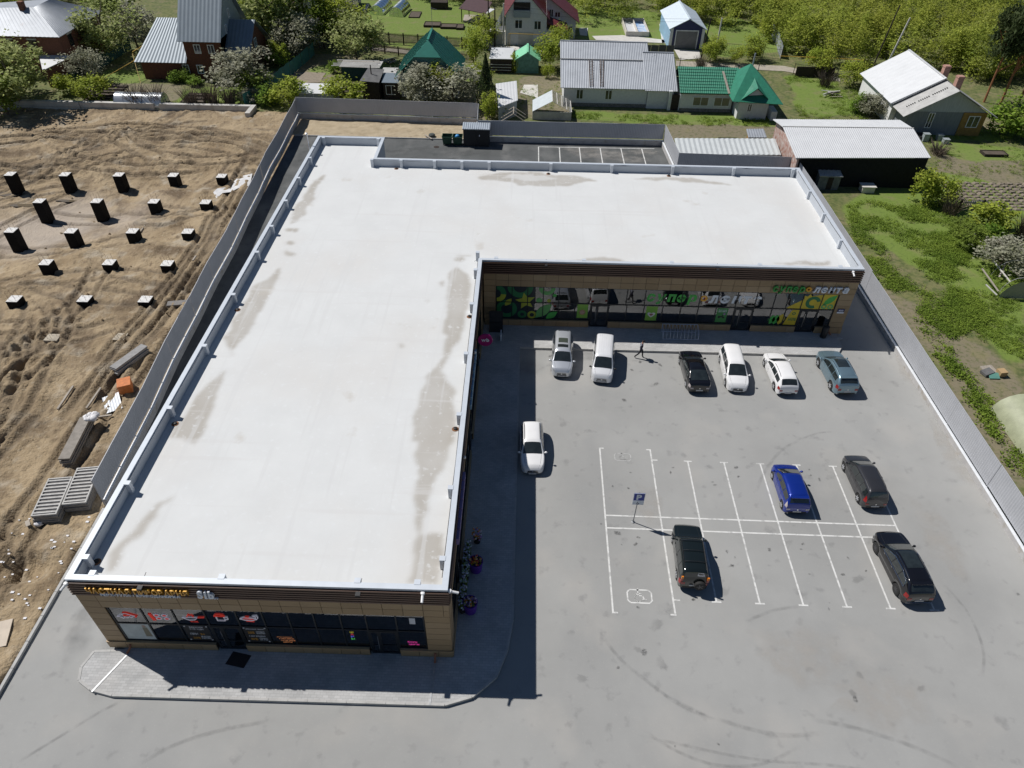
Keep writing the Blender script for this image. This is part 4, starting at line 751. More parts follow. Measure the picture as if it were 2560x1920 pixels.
for i, t_ in enumerate(('Это просто', 'я тебя люблю', 'когда дарят', 'цветы')): lettering(t_, (-12.35+.08*i, FY-.004, 1.5-i*.17), (1, 0, 0), (0, 0, 1), .8 if i < 3 else .5, .07, on_, s9, .01, .002, .3, joined='neon_line')
s10 = empty('neon_word', (-8.2, FY, 1.6), 0, 'small vertical multicoloured neon word ШАРЫ in a front window', 'neon sign')
for i, (ch, c_) in enumerate((('Ш', (.6, .5, .05)), ('А', (.7, .06, .1)), ('Р', (.15, .15, .7)), ('Ы', (.1, .6, .15)))): lettering(ch, (-8.4, FY-.004, 2.15-i*.22), (1, 0, 0), (0, 0, 1), .18, .15, mat('neon_%d' % i, c_, .5, emit=.4), s10, .01, .002)
MB().tube(ell(-8.0+.0, 1.75, .1, .07), .02, 5).build('x', mat('neon_9', (.7, .2, .1), .5, emit=.4), s10) if False else None
s11 = tag(MB().box(-5.2, -4.9, FY-.004, FY, 3.2, 3.75).build('window_notice', wt2, None), 'white schedule sheet in the top right brewery front window', 'notice')
s12 = empty('neon_words', (-5.3, FY, 1.1), 0, 'pink neon words low in the rightmost front window', 'neon sign'); pn = mat('neon_pink', (.75, .06, .35), .5, emit=.45); lettering('букеты', (-5.45, FY-.004, 1.35), (1, 0, 0), (0, 0, 1), .5, .1, pn, s12, .02, .002, joined='neon_line'); lettering('цветы', (-5.4, FY-.004, 1.12), (1, 0, 0), (0, 0, 1), .55, .1, pn, s12, .02, .002, joined='neon_line')

# goods close behind the brewery and flower-shop glass
pw = empty('window_poster', (-19.66, FY, .9), 0, 'pale poster with a waiter figure in the lowest left brewery window', 'poster'); MB().poly([(-20.42, FY, .9), (-18.9, FY, .9), (-18.9, FY, 2.42), (-20.42, FY, 2.42)]).build('sheet', mat('poster_pale', (.45, .5, .5), .6, var=.15), pw); MB().poly([(-19.35, FY-.003, 1.2), (-19.0, FY-.003, 1.2), (-19.05, FY-.003, 2.1), (-19.3, FY-.003, 2.1)]).build('figure', mat('poster_khaki', (.22, .2, .14), .6), pw); MB().lathe((-19.18, FY-.003, 2.22), [(.11, -.001), (.11, 0)], 12, axis='y').build('figure_head', mat('poster_skin', (.35, .25, .2), .6), pw)
for i, (x, z, m_, lb) in enumerate(((-10.9, 1.2, (.45, .52, .66), 'bouquet of pale blue flowers behind the front glass, left of the brown bear'), (-9.3, 1.25, (.22, .16, .11), 'brown toy bear sitting behind the front glass'), (-8.05, 1.15, (.5, .3, .38), 'pink bouquet behind the front glass under the neon word'), (-4.75, 1.2, (.35, .55, .5), 'turquoise balloon bunch in the rightmost front window'))):
    mb = MB(); [mb.blob((x+random.uniform(-.35, .35), Y0+.4+random.uniform(0, .2), z+random.uniform(-.25, .3)), .15, .12, .14, 7, 4, .25) for _ in range(12)]; tag(mb.build('shop_display', mat('display_%d' % i, m_, .8, var=.3, scale=6), None, 60), lb, 'display', 'goods behind the front glass')
for x in (-11.2, -9.9, -8.6): MB().box(x, x+.9, Y0+.5, Y0+.8, 3.2, 3.3).box(x+.1, x+.16, Y0+.5, Y0+.6, 2.6, 3.2).box(x+.74, x+.8, Y0+.5, Y0+.6, 2.6, 3.2).build('hanging_shelf', colm, bld)
# ================================================================== cars
cglass = mat('car_glass', (.02, .026, .027), .05, 0, var=.3, scale=2.5, spec=.8, coat=.6); tyre = mat('tyre_rubber', (.018, .018, .018), .8); rimm = mat('alloy_rim', (.55, .56, .58), .35, .25, var=.05); rimd = mat('alloy_rim_dark', (.12, .12, .13), .35, .7)
blackp = mat('black_trim', (.015, .015, .016), .5); lampw = mat('headlamp', (.55, .58, .6), .12, .2, var=.1, scale=9, coat=.5); lampr = mat('tail_lamp', (.30, .012, .012), .2, coat=.5); lampc = mat('clear_tail_lamp', (.5, .45, .45), .2, coat=.5); lampo = mat('indicator_lamp', (.7, .22, .02), .2)
plate_m = mat('number_plate', (.55, .55, .55), .5, var=.3, scale=30); chrome = mat('chrome', (.75, .76, .78), .12, 1.)
def paintm(name, col, metal=.3, rough=.35): return mat('car_paint_'+name, col, rough, metal, var=.03, coat=.8, spec=.5)
def lerp_tab(t, tab):
    if t <= tab[0][0]: return tab[0][1]
    for (a, va), (b_, vb) in zip(tab[:-1], tab[1:]):
        if t <= b_:
            k = (t-a)/(b_-a); return va+(vb-va)*k
    return tab[-1][1]
def smooth_tab(t, tab, r=.012): return (lerp_tab(t-r, tab)+lerp_tab(t, tab)*2+lerp_tab(t+r, tab))/4
class Car:
    """body lofted along x (0 = rear, L = front); y to the left; z up"""
    def __init__(s, L, W, top, belt, plan, tum=.32, clear=.2, wr=.32, axles=(.19, .81), crown=.05, roofin=.0):
        s.L, s.W, s.top, s.belt, s.plan, s.tum, s.clear, s.wr, s.ax, s.crown = L, W, top, belt, plan, tum, clear, wr, axles, crown
    def zb(s, x):
        z = s.clear+.02
        for a in s.ax:
            d = abs(x-a*s.L); R_ = s.wr*1.17
            if d < R_: z = max(z, s.wr+math.sqrt(R_*R_-d*d)-.0)
        t = x/s.L
        z += .12*max(0, (.05-t)/.05)**2+.06*max(0, (t-.95)/.05)**2
        return z
    def ring(s, x):
        t = x/s.L; w_ = s.W/2*smooth_tab(t, s.plan, .015); zt = smooth_tab(t, s.top, .01); zbel = min(smooth_tab(t, s.belt, .02), zt-.015); zb = min(s.zb(x), zbel-.1); g = zt-zbel
        yr = max(w_*.955-s.tum*g, w_*.45); h = zbel-zb; rr = min(.10, g*.3)
        P_ = [(.82*w_, zb), (.975*w_, zb+.03), (w_, zb+.5*h), (.992*w_, zb+.82*h), (.955*w_, zbel)]
        for f in (.25, .5, .75): P_.append((w_*.955+(yr-w_*.955)*f, zbel+g*f*.94))
        P_ += [(yr-.015, zt-rr*.55), (yr-rr*.7, zt-rr*.12), (yr*.72, zt+s.crown*.45), (yr*.36, zt+s.crown*.85), (0, zt+s.crown)]
        return P_
    def stations(s):
        xs = set(np.linspace(0, s.L, 46))
        for a in s.ax:
            for k in (-1.17, -1.1, -.9, -.6, .6, .9, 1.1, 1.17): xs.add(min(max(a*s.L+k*s.wr, 0), s.L))
        for tab in (s.top, s.plan):
            for t, _ in tab: xs.add(t*s.L)
        o = sorted(xs); r = [o[0]]
        for x in o[1:]:
            if x-r[-1] > .012: r.append(x)
        return r
    def body(s, name, m, root):
        mb = MB(); xs = s.stations(); rings = [s.ring(x) for x in xs]; n = len(rings[0]); k = 2*n-1
        for x, r in zip(xs, rings):
            for (y, z) in r: mb.v.append((x, y, z))
            for (y, z) in reversed(r[:-1]): mb.v.append((x, -y, z))
        for i in range(len(xs)-1):
            for j in range(k-1): mb.f.append((i*k+j, i*k+j+1, (i+1)*k+j+1, (i+1)*k+j)); mb.m.append(0)
        mb.f.append(tuple(range(k))); mb.f.append(tuple((len(xs)-1)*k+j for j in reversed(range(k)))); mb.m += [0, 0]
        mb.build(name, m, root, 38, world=False)
        MB().box(.12*s.L, .88*s.L, -s.W*.42, s.W*.42, s.clear, s.clear+.1).build('floor_pan', blackp, root, world=False)
    def side_pt(s, x, f, sg, off):
        """point on the cabin side: f 0 at belt, 1 at roof"""
        r = s.ring(x); idx = 4+f*4; i = min(int(idx), 7); k = idx-i; y = r[i][0]+(r[i+1][0]-r[i][0])*k; z = r[i][1]+(r[i+1][1]-r[i][1])*k
        return (x, sg*(y+off), z+off*.3)
    def low_pt(s, x, f, sg, off):
        r = s.ring(x); idx = f*4; i = min(int(idx), 3); k = idx-i; y = r[i][0]+(r[i+1][0]-r[i][0])*k; z = r[i][1]+(r[i+1][1]-r[i][1])*k
        return (x, sg*(y+off), z)
    def top_pt(s, x, f, off):
        r = s.ring(x); pts = r[8:]; a = abs(f); ye = pts[0][0]; y = a*ye
        for (y1, z1), (y2, z2) in zip(pts[:-1], pts[1:]):
            if y <= y1+1e-9 and y >= y2-1e-9:
                k = (y1-y)/((y1-y2) or 1e-9); z = z1+(z2-z1)*k; break
        else: z = pts[-1][1]
        return (x, math.copysign(y, f), z+off)
    def patch(s, fn, x0, x1, f0, f1, nx, nf, nm, m, root, smooth=40):
        mb = MB()
        for i in range(nx+1):
            for j in range(nf+1): mb.v.append(fn(x0+(x1-x0)*i/nx, f0+(f1-f0)*j/nf))
        for i in range(nx):
            for j in range(nf): a = i*(nf+1)+j; mb.f.append((a, a+1, a+nf+2, a+nf+1)); mb.m.append(0)
        return mb.build(nm, m, root, smooth, world=False)
def wheel(c, x, sg, root, rim, wd=.2):
    r = c.wr; y = sg*(c.W/2-.115); t = empty('wheel'); t.parent = root; t.location = (x, y, r); h = wd/2
    MB().lathe((0, 0, 0), [(r*.66, -h), (r*.9, -h), (r, -h*.75), (r, h*.75), (r*.9, h), (r*.66, h)], 24, axis='y').build('tyre', tyre, t, 40, world=False)
    mb = MB(); e = sg*(h-.02)
    mb.lathe((0, 0, 0), [(r*.67, e-sg*.02), (r*.67, e), (r*.56, e+sg*.008), (r*.52, e-sg*.03)] if sg > 0 else [(r*.52, e-sg*.03), (r*.56, e+sg*.008), (r*.67, e), (r*.67, e-sg*.02)], 24, axis='y')
    for k in range(10 if rim is rimd else 6):
        a = k*2*math.pi/(10 if rim is rimd else 6); mb.beam((0, e, 0), (r*.6*math.cos(a), e, r*.6*math.sin(a)), .03 if rim is rimd else .05, .045 if rim is rimd else .075, up=(0, 1, 0))
    mb.lathe((0, 0, 0), [(r*.14, e-sg*.02), (r*.13, e+sg*.012)], 12, axis='y'); mb.build('rim', rim, t, 30, world=False)
    return t
def make_car(kind, loc, head, label, pm, c, panes, ws, rw, rim=rimm, front=True, lamps='car', extras=(), tail=lampr, tail_f=(.62, 1.05), hood=True, cat='car'):
    """loc = centre on the ground; head = heading of the nose"""
    root = empty(kind, (loc[0], loc[1], .004), 0, label, cat, 'cars parked at the shops')
    body = empty('x'); bpy.data.objects.remove(body)
    c.body('body', pm, root); L, W = c.L, c.W
    c.patch(lambda x, f: c.top_pt(x, f, .012), ws[0]*L, ws[1]*L, -.9, .9, 8, 10, 'windscreen', cglass, root); c.patch(lambda x, f: c.top_pt(x, f, .012), rw[0]*L, rw[1]*L, -.86, .86, 6, 10, 'rear_window', cglass, root)
    for sg in (-1, 1):
        for (a, b_, f0, f1) in panes: c.patch(lambda x, f, sg=sg: c.side_pt(x, f, sg, .010), a*L, b_*L, f0, f1, 8, 4, 'side_window', cglass, root)
        for a in c.ax: wheel(c, a*L, sg, root, rim)
        mx_ = ws[1]*L-.12; q_ = c.side_pt(mx_, .1, sg, 0)
        mo = MB().blob((q_[0]+.0, q_[1]+sg*.14, q_[2]+.05), .085, .1, .075, 10, 6); mo.beam((q_[0], q_[1]-sg*.02, q_[2]), (q_[0], q_[1]+sg*.1, q_[2]+.02), .05, .04); mo.build('mirror', pm if 'blackmirror' not in extras else blackp, root, 50, world=False)
        # lamps
        c.patch(lambda x, f, sg=sg: (lambda r: (x, sg*(r[3][0]+(r[9][0]*.55-r[3][0])*f+.012*(1-f)), r[3][1]+(min(r[8][1], 9)-r[3][1])*min(1, f*1.6)+.014))(c.ring(x)), .925*L, .988*L, 0, .62, 5, 4, 'headlamp', lampw, root)
        c.patch(lambda x, f, sg=sg: c.low_pt(x, f, sg, .012) if f <= 1 else c.side_pt(x, (f-1), sg, .012), .004*L, .055*L, tail_f[0], tail_f[1], 3, 4, 'tail_lamp', tail, root)
        q2 = c.ring(0.0); y1 = q2[3][0]*.99; mbl = MB().box(-.014, .0, min(sg*y1, sg*y1*.68), max(sg*y1, sg*y1*.68), q2[2][1]+.06, q2[4][1]-.01); mbl.build('tail_lamp', tail, root, world=False)
        # sill trim and door handles
        for a in (.42, .62): q3 = c.low_pt(a*L, .93, sg, .012); MB().box(q3[0]-.07, q3[0]+.07, min(q3[1], q3[1]+sg*.02), max(q3[1], q3[1]+sg*.02), q3[2]-.015, q3[2]+.015).build('door_handle', chrome if 'chrome' in extras else pm, root, world=False)
        if 'seams' not in extras:
            for a in (ws[0]-.30, ws[0]-.02 if False else .56, ws[1]-.02):
                pts = [c.low_pt(a*L, f, sg, .003) for f in (.3, .6, .85, 1.)]; MB().tube(pts, .006, 4).build('door_seam', blackp, root, world=False)
    # front and rear faces
    rf = c.ring(L); y = rf[2][0]; zt_ = rf[4][1]; MB().box(L-.004, L+.012, -y*.62, y*.62, zt_-.17, zt_-.04).build('grille', blackp if 'chromegrille' not in extras else mat('grille_dark', (.05, .05, .055), .3, .6), root, world=False)
    if 'chromegrille' in extras or 'vgrille' in extras: MB().box(L+.012, L+.022, -y*.6, y*.6, zt_-.075, zt_-.055).build('grille_bar', chrome, root, world=False)
    MB().box(L-.004, L+.014, -y*.7, y*.7, rf[1][1]+.02, rf[1][1]+.1).build('air_intake', blackp, root, world=False); MB().box(L+.0, L+.022, -.26, .26, zt_-.36, zt_-.25).build('number_plate', plate_m, root, world=False)
    rr = c.ring(0); zr = rr[4][1]; y = rr[2][0]; MB().box(-.022, 0, -.26, .26, zr-.34, zr-.23).build('number_plate', plate_m, root, world=False); MB().box(-.018, 0.01, -y*.8, y*.8, rr[1][1]-.02, rr[1][1]+.06).build('lower_bumper', blackp, root, world=False)
    MB().lathe((-.012, 0, zr-.1), [(.05, -.008), (.05, .008)], 14, axis='x').build('emblem', chrome, root, world=False); MB().lathe((L+.02, 0, zt_-.09), [(.055, -.008), (.055, .008)], 14, axis='x').build('emblem', chrome, root, world=False)
    if hood:
        for f in (-.8, .8): MB().tube([c.top_pt((ws[1]+.015+(.97-ws[1])*k)*L, f*(1-.12*k), .002) for k in np.linspace(0, 1, 7)], .006, 4).build('bonnet_seam', blackp, root, world=False)
    MB().tube([c.top_pt((ws[1]+.004)*L, f, .016) for f in np.linspace(-.85, .85, 9)], .012, 4).build('wiper', blackp, root, world=False)
    for e in extras:
        if isinstance(e, tuple):
            if e[0] == 'roofpanel': c.patch(lambda x, f: c.top_pt(x, f, .014), e[1]*L, e[2]*L, -e[3], e[3], 5, 6, 'sunroof', e[4] if len(e) > 4 else cglass, root)
            if e[0] == 'rails':
                for sg in (-1, 1): MB().tube([(lambda p: (p[0], p[1], p[2]+(.045 if 0 < i < 6 else .0)))(c.top_pt((e[1]+(e[2]-e[1])*i/6)*L, sg*.93, .0)) for i in range(7)], .02, 6).build('roof_rail', e[3], root, 50, world=False)
            if e[0] == 'rack':
                for xx in e[1]: MB().tube([(lambda p: (p[0], p[1], p[2]+.075))(c.top_pt(xx*L, f, 0)) for f in (-.97, -.5, 0, .5, .97)], .018, 6).build('rack_bar', blackp, root, world=False)
            if e[0] == 'spoiler': q4 = [c.top_pt(e[1]*L, f, .02) for f in (-.9, .9)]; MB().box(q4[0][0]-.2, q4[0][0]+.06, -q4[1][1], q4[1][1], q4[0][2]-.0, q4[0][2]+.035).build('rear_spoiler', pm, root, world=False)
            if e[0] == 'ribs':
                for f in (-.66, -.4, -.14, .14, .4, .66): MB().tube([c.top_pt((e[1]+(e[2]-e[1])*k)*L, f, .002) for k in np.linspace(0, 1, 6)], .012, 4).build('roof_rib', pm, root, world=False)
            if e[0] == 'spare':
                sp = empty('spare_wheel'); sp.parent = root; sp.location = (-.12, e[1], .82); MB().lathe((0, 0, 0), [(.2, -.1), (.3, -.1), (.335, -.06), (.335, .07), (.3, .1), (.2, .1)], 24, axis='x').build('tyre', tyre, sp, 40, world=False)
                mb = MB().lathe((0, 0, 0), [(.21, -.085), (.21, -.07), (.04, -.09)], 20, axis='x')
                for k in range(5): a = k*1.2566; mb.beam((-.09, 0, 0), (-.09, .2*math.cos(a), .2*math.sin(a)), .05, .03, up=(1, 0, 0))
                mb.build('rim', rimd, sp, world=False)
            if e[0] == 'sticker': MB().poly([e[1](c, u) for u in range(4)]).build('window_sticker', e[2], root, world=False)
    # turn the nose to the heading, centre the car on loc
    root.rotation_euler = (0, 0, math.radians(head)); h = math.radians(head); root.location = (loc[0]-L/2*math.cos(h), loc[1]-L/2*math.sin(h), .018)
    return root
PLAN = [(0, .80), (.02, .90), (.06, .965), (.15, 1), (.8, 1), (.9, .96), (.96, .87), (.985, .76), (1, .62)]
PLANB = [(0, .86), (.015, .94), (.05, .985), (.15, 1), (.82, 1), (.92, .96), (.97, .87), (.99, .78), (1, .66)]
silver = paintm('silver', (.62, .65, .69), .5, .3); pwhite = paintm('pearl_white', (.78, .79, .81), .1, .3); white_p = paintm('white', (.82, .82, .82), 0, .3); black_p = paintm('black', (.006, .006, .008), .0, .12); teal_p = paintm('teal_blue', (.20, .30, .36), .55, .3); blue_p = paintm('blue', (.006, .03, .28), .35, .3); grey_p = paintm('dark_grey', (.055, .055, .06), .5, .3); dgreen = paintm('black_green', (.010, .015, .015), .2, .15)
# minivan, front to the camera
MVT = [(0, .62), (.004, .98), (.02, 1.15), (.075, 1.58), (.12, 1.63), (.3, 1.66), (.62, 1.60), (.665, 1.52), (.80, 1.06), (.86, .99), (.95, .88), (.985, .76), (1, .60)]
MVB = [(0, .95), (.1, .98), (.75, .95), (.82, .93), (.95, .80), (1, .58)]
c1 = Car(4.55, 1.70, MVT, MVB, PLAN, .30, .18, .31, (.2, .8))
make_car('minivan', (3.5, 44.65), -93, 'silver minivan with two dark roof windows parked nose out at the left end', silver, c1, [(.10, .27, .12, .84), (.285, .47, .12, .84), (.485, .68, .12, .84), (.69, .76, .12, .7)], (.668, .805), (.02, .072), extras=(('roofpanel', .33, .45, .62, mat('sunroof_green', (.06, .075, .06), .1, coat=.6)), ('roofpanel', .5, .575, .68), ('roofpanel', .095, .115, .7), 'chrome', 'vgrille'))
VNT = [(0, .75), (.004, 1.1), (.02, 1.35), (.045, 1.80), (.09, 1.86), (.3, 1.88), (.66, 1.82), (.70, 1.74), (.84, 1.16), (.88, 1.08), (.96, .92), (.988, .78), (1, .62)]
c2 = Car(4.4, 1.72, VNT, [(0, 1.1), (.1, 1.08), (.8, 1.02), (.86, .98), (.96, .82), (1, .6)], PLANB, .2, .18, .31, (.19, .81))
make_car('van', (6.72, 43.98), -97, 'tall silver-white van with ribbed roof parked nose out beside the walking person', pwhite, c2, [(.08, .3, .15, .84), (.315, .53, .15, .84), (.545, .72, .15, .84), (.735, .80, .15, .7)], (.705, .845), (.02, .045), extras=(('ribs', .1, .64), 'blackmirror', 'vgrille'))
SDT = [(0, .66), (.004, .92), (.03, 1.0), (.09, 1.04), (.27, 1.38), (.34, 1.45), (.46, 1.46), (.55, 1.42), (.72, 1.0), (.8, .95), (.93, .82), (.985, .66), (1, .52)]
c3 = Car(4.6, 1.78, SDT, [(0, .92), (.1, .97), (.3, .98), (.7, .93), (.8, .9), (.94, .76), (1, .5)], PLAN, .42, .16, .32, (.19, .8))
make_car('sedan', (13.8, 43.25), 91.6, 'black low five-door car parked nose to the pavement in the far row', black_p, c3, [(.2, .34, .1, .78), (.36, .52, .1, .82), (.535, .68, .1, .76)], (.555, .715), (.095, .275), tail=lampc, extras=('chrome',))
WMT = [(0, .62), (.004, 1.0), (.015, 1.15), (.06, 1.52), (.11, 1.58), (.3, 1.62), (.56, 1.58), (.61, 1.50), (.79, 1.02), (.85, .96), (.95, .82), (.987, .68), (1, .55)]
c4 = Car(4.55, 1.72, WMT, MVB, PLAN, .32, .17, .315, (.19, .81))
make_car('minivan', (16.95, 43.45), -92.4, 'white minivan parked nose out between the black and the white rear-facing cars', white_p, c4, [(.09, .26, .12, .82), (.275, .45, .12, .84), (.465, .64, .12, .84), (.65, .74, .12, .66)], (.615, .79), (.02, .06), extras=('chromegrille',))
WGT = [(0, .62), (.004, .93), (.02, 1.0), (.035, 1.06), (.11, 1.38), (.15, 1.44), (.3, 1.47), (.52, 1.44), (.57, 1.37), (.74, .96), (.8, .91), (.94, .78), (.985, .64), (1, .5)]
WGB = [(0, .9), (.1, .93), (.7, .9), (.8, .86), (.94, .72), (1, .48)]
c5 = Car(4.6, 1.72, WGT, WGB, PLAN, .36, .17, .315, (.19, .8))
make_car('estate_car', (20.55, 43.25), 91.4, 'white estate car parked nose to the pavement with dark rear window and red lamps', white_p, c5, [(.12, .28, .12, .82), (.295, .46, .12, .84), (.475, .67, .12, .8)], (.575, .735), (.03, .105), extras=(('rails', .15, .5, chrome),))
SVT = [(0, .78), (.004, 1.12), (.02, 1.18), (.10, 1.55), (.15, 1.62), (.32, 1.68), (.52, 1.66), (.58, 1.58), (.74, 1.12), (.8, 1.07), (.94, .96), (.985, .82), (1, .66)]
SVB = [(0, 1.08), (.1, 1.1), (.7, 1.05), (.8, 1.02), (.94, .9), (1, .64)]
c6 = Car(4.7, 1.9, SVT, SVB, PLAN, .38, .22, .365, (.2, .79))
make_car('suv', (25.02, 43.45), 92.2, 'teal-blue SUV with glass roof parked at the right end of the far row', teal_p, c6, [(.13, .28, .12, .8), (.295, .46, .12, .84), (.475, .68, .12, .8)], (.585, .735), (.03, .098), rim=rimm, extras=(('roofpanel', .33, .55, .68), ('rails', .16, .54, chrome), ('spoiler', .12), 'chrome'))
c7 = Car(4.25, 1.64, WGT, WGB, PLAN, .36, .16, .30, (.19, .8))
make_car('estate_car', (1.1, 34.4), -88.6, 'white estate car half in the shadow of the building, nose towards the camera', white_p, c7, [(.12, .28, .12, .82), (.295, .46, .12, .84), (.475, .67, .12, .8)], (.575, .735), (.03, .105), extras=(('rails', .14, .52, blackp), 'vgrille'))
HBT = [(0, .6), (.004, .95), (.02, 1.05), (.085, 1.42), (.13, 1.49), (.35, 1.53), (.56, 1.48), (.61, 1.40), (.80, 1.0), (.86, .94), (.95, .80), (.987, .66), (1, .52)]
HBB = [(0, .92), (.1, .96), (.75, .92), (.85, .86), (.95, .72), (1, .5)]
c8 = Car(3.85, 1.68, HBT, HBB, PLANB, .32, .16, .29, (.16, .81))
make_car('hatchback', (18.15, 31.4), 89.4, 'bright blue small hatchback parked in the upper bays', blue_p, c8, [(.1, .28, .12, .8), (.295, .5, .12, .84), (.515, .7, .12, .8)], (.615, .795), (.025, .082), tail=lampc, tail_f=(.7, 1.7), extras=(('spoiler', .1),))
c9 = Car(4.3, 1.70, WMT, MVB, PLAN, .32, .17, .31, (.18, .82))
make_car('minivan', (23.3, 32.2), 90.6, 'dark grey minivan parked at the right end of the upper bays', grey_p, c9, [(.08, .26, .12, .8), (.275, .45, .12, .84), (.465, .64, .12, .84), (.65, .75, .12, .7)], (.615, .79), (.02, .062), tail_f=(.7, 1.5), extras=(('rails', .1, .55, grey_p),))
OFT = [(0, .85), (.004, 1.1), (.015, 1.25), (.05, 1.60), (.09, 1.66), (.3, 1.70), (.56, 1.68), (.61, 1.60), (.71, 1.15), (.77, 1.1), (.93, 1.02), (.985, .86), (1, .68)]
c10 = Car(4.25, 1.75, OFT, [(0, 1.08), (.1, 1.08), (.7, 1.06), (.8, 1.03), (.94, .95), (1, .66)], PLANB, .24, .24, .345, (.2, .81))
stk = mat('sticker_white', (.45, .45, .47), .6, var=.6, scale=12)
make_car('suv', (10.58, 25.75), 87.2, 'dark green-black off-road SUV with roof rack and spare wheel on its rear door', dgreen, c10, [(.06, .22, .12, .84), (.235, .42, .12, .84), (.435, .63, .12, .84)], (.615, .705), (.018, .05), tail_f=(.5, .9), extras=(('rails', .1, .6, blackp), ('rack', (.2, .38, .55)), ('spare', -.32), ('sticker', lambda c, u: (lambda p: (p[0]-.0, p[1], p[2]))(c.top_pt((.025, .025, .046, .046)[u]*c.L, (-.75, -.15, -.2, -.7)[u], .02)), stk)))
rt10 = bpy.data.objects['suv.001']
for sg in (-1, 1):
    for (z0, z1, m_) in ((1.0, 1.2, lampr), (1.2, 1.42, lampo)): MB().box(-.02, .06, min(sg*.68, sg*.8), max(sg*.68, sg*.8), z0, z1).build('tail_lamp', m_, rt10, world=False)
c11 = Car(4.75, 1.88, SVT, SVB, PLAN, .38, .2, .36, (.19, .8))
make_car('suv', (23.2, 25.45), 92.6, 'glossy black SUV with chrome window line and silver rails parked lower right', black_p, c11, [(.13, .28, .12, .8), (.295, .46, .12, .84), (.475, .68, .12, .8)], (.585, .735), (.03, .098), rim=rimd, extras=(('roofpanel', .3, .56, .72), ('rails', .17, .54, chrome), 'chrome', ('spoiler', .12)))
rt11 = bpy.data.objects['suv.002']
for sg in (-1, 1): MB().tube([c11.side_pt(x*4.75, f, sg, .02) for x, f in ((.12, .08), (.3, .06), (.5, .06), (.68, .08), (.6, .7), (.5, .88), (.3, .9), (.16, .72), (.12, .08))], .012, 4).build('chrome_trim', chrome, rt11, world=False)
MB().tube([(-.03, y, .42) for y in (-.75, -.4, 0, .4, .75)], .015, 5).build('chrome_trim', chrome, rt11, world=False)
# ================================================================== parking sign
pb = mat('sign_blue', (.008, .03, .30), .4); post = mat('sign_post', (.3, .31, .32), .4, .6); ps = empty('parking_sign', (7.58, 28.6, 0), 0, 'blue P parking sign with disabled plate on a thin pole in the bays', 'sign')
MB().tube([(7.58, 28.6, 0), (7.62, 28.58, 2.9)], .035, 8).build('pole', post, ps); MB().lathe((7.58, 28.6, 0), [(.12, 0), (.12, .03), (.05, .05)], 10).build('base_plate', post, ps)
MB().box(7.28, 7.98, 28.52, 28.54, 2.2, 2.9).build('sign_plate', pb, ps); lettering('P', (7.47, 28.515, 2.32), (1, 0, 0), (0, 0, 1), .32, .46, white, ps, .05, .004)
fr = MB(); [fr.box(*b_) for b_ in ((7.28, 7.98, 28.51, 28.52, 2.2, 2.23), (7.28, 7.98, 28.51, 28.52, 2.87, 2.9), (7.28, 7.31, 28.51, 28.52, 2.23, 2.87), (7.95, 7.98, 28.51, 28.52, 2.23, 2.87))]; fr.build('sign_border', white, ps)
MB().box(7.28, 7.98, 28.52, 28.54, 1.82, 2.17).build('sub_plate', white, ps); wk = MB(); [wk.tube([(7.6+.07*math.cos(t), 28.515, 1.93+.07*math.sin(t)) for t in np.linspace(2, 6, 8)], .012, 4), wk.tube([(7.58, 28.515, 2.08), (7.58, 28.515, 1.97), (7.66, 28.515, 1.97), (7.7, 28.515, 1.88)], .014, 4), wk.blob((7.58, 28.515, 2.11), .022, .008, .022, 6, 4)]; wk.build('wheelchair_mark', blackp, ps)
# ================================================================== person
def skin_figure(name, edges, pts, rad, mats, region, parent=None):
    me = bpy.data.meshes.new(name); me.from_pydata(pts, edges, []); ob = bpy.data.objects.new(name, me); COL.objects.link(ob)
    md = ob.modifiers.new('s', 'SKIN'); md.use_smooth_shade = True; sd = ob.modifiers.new('u', 'SUBSURF'); sd.levels = 2; sd.render_levels = 2
    for i, r in enumerate(rad): me.skin_vertices[0].data[i].radius = r; me.skin_vertices[0].data[i].use_root = (i == 0)
    dg = bpy.context.evaluated_depsgraph_get(); m2 = bpy.data.meshes.new_from_object(ob.evaluated_get(dg)); bpy.data.objects.remove(ob, do_unlink=True)
    m2.materials.clear()
    for m_ in mats: m2.materials.append(m_)
    for p in m2.polygons: p.material_index = region(p.center)
    o = bpy.data.objects.new(name, m2); COL.objects.link(o); o.parent = parent; return o
jack = mat('jacket_navy', (.03, .028, .055), .8, var=.3, scale=8); trou = mat('trousers_dark', (.02, .02, .026), .85, var=.2, scale=9); shoe = mat('shoe_black', (.012, .012, .012), .6); skinm = mat('skin', (.42, .23, .16), .55); capk = mat('cap_black', (.015, .015, .018), .8); vest = mat('jacket_grey_panel', (.22, .23, .27), .8)
pr = empty('person', (9.85, 45.3, 0), math.radians(-8), 'person in dark jacket, dark trousers and cap walking right across the car park', 'person')
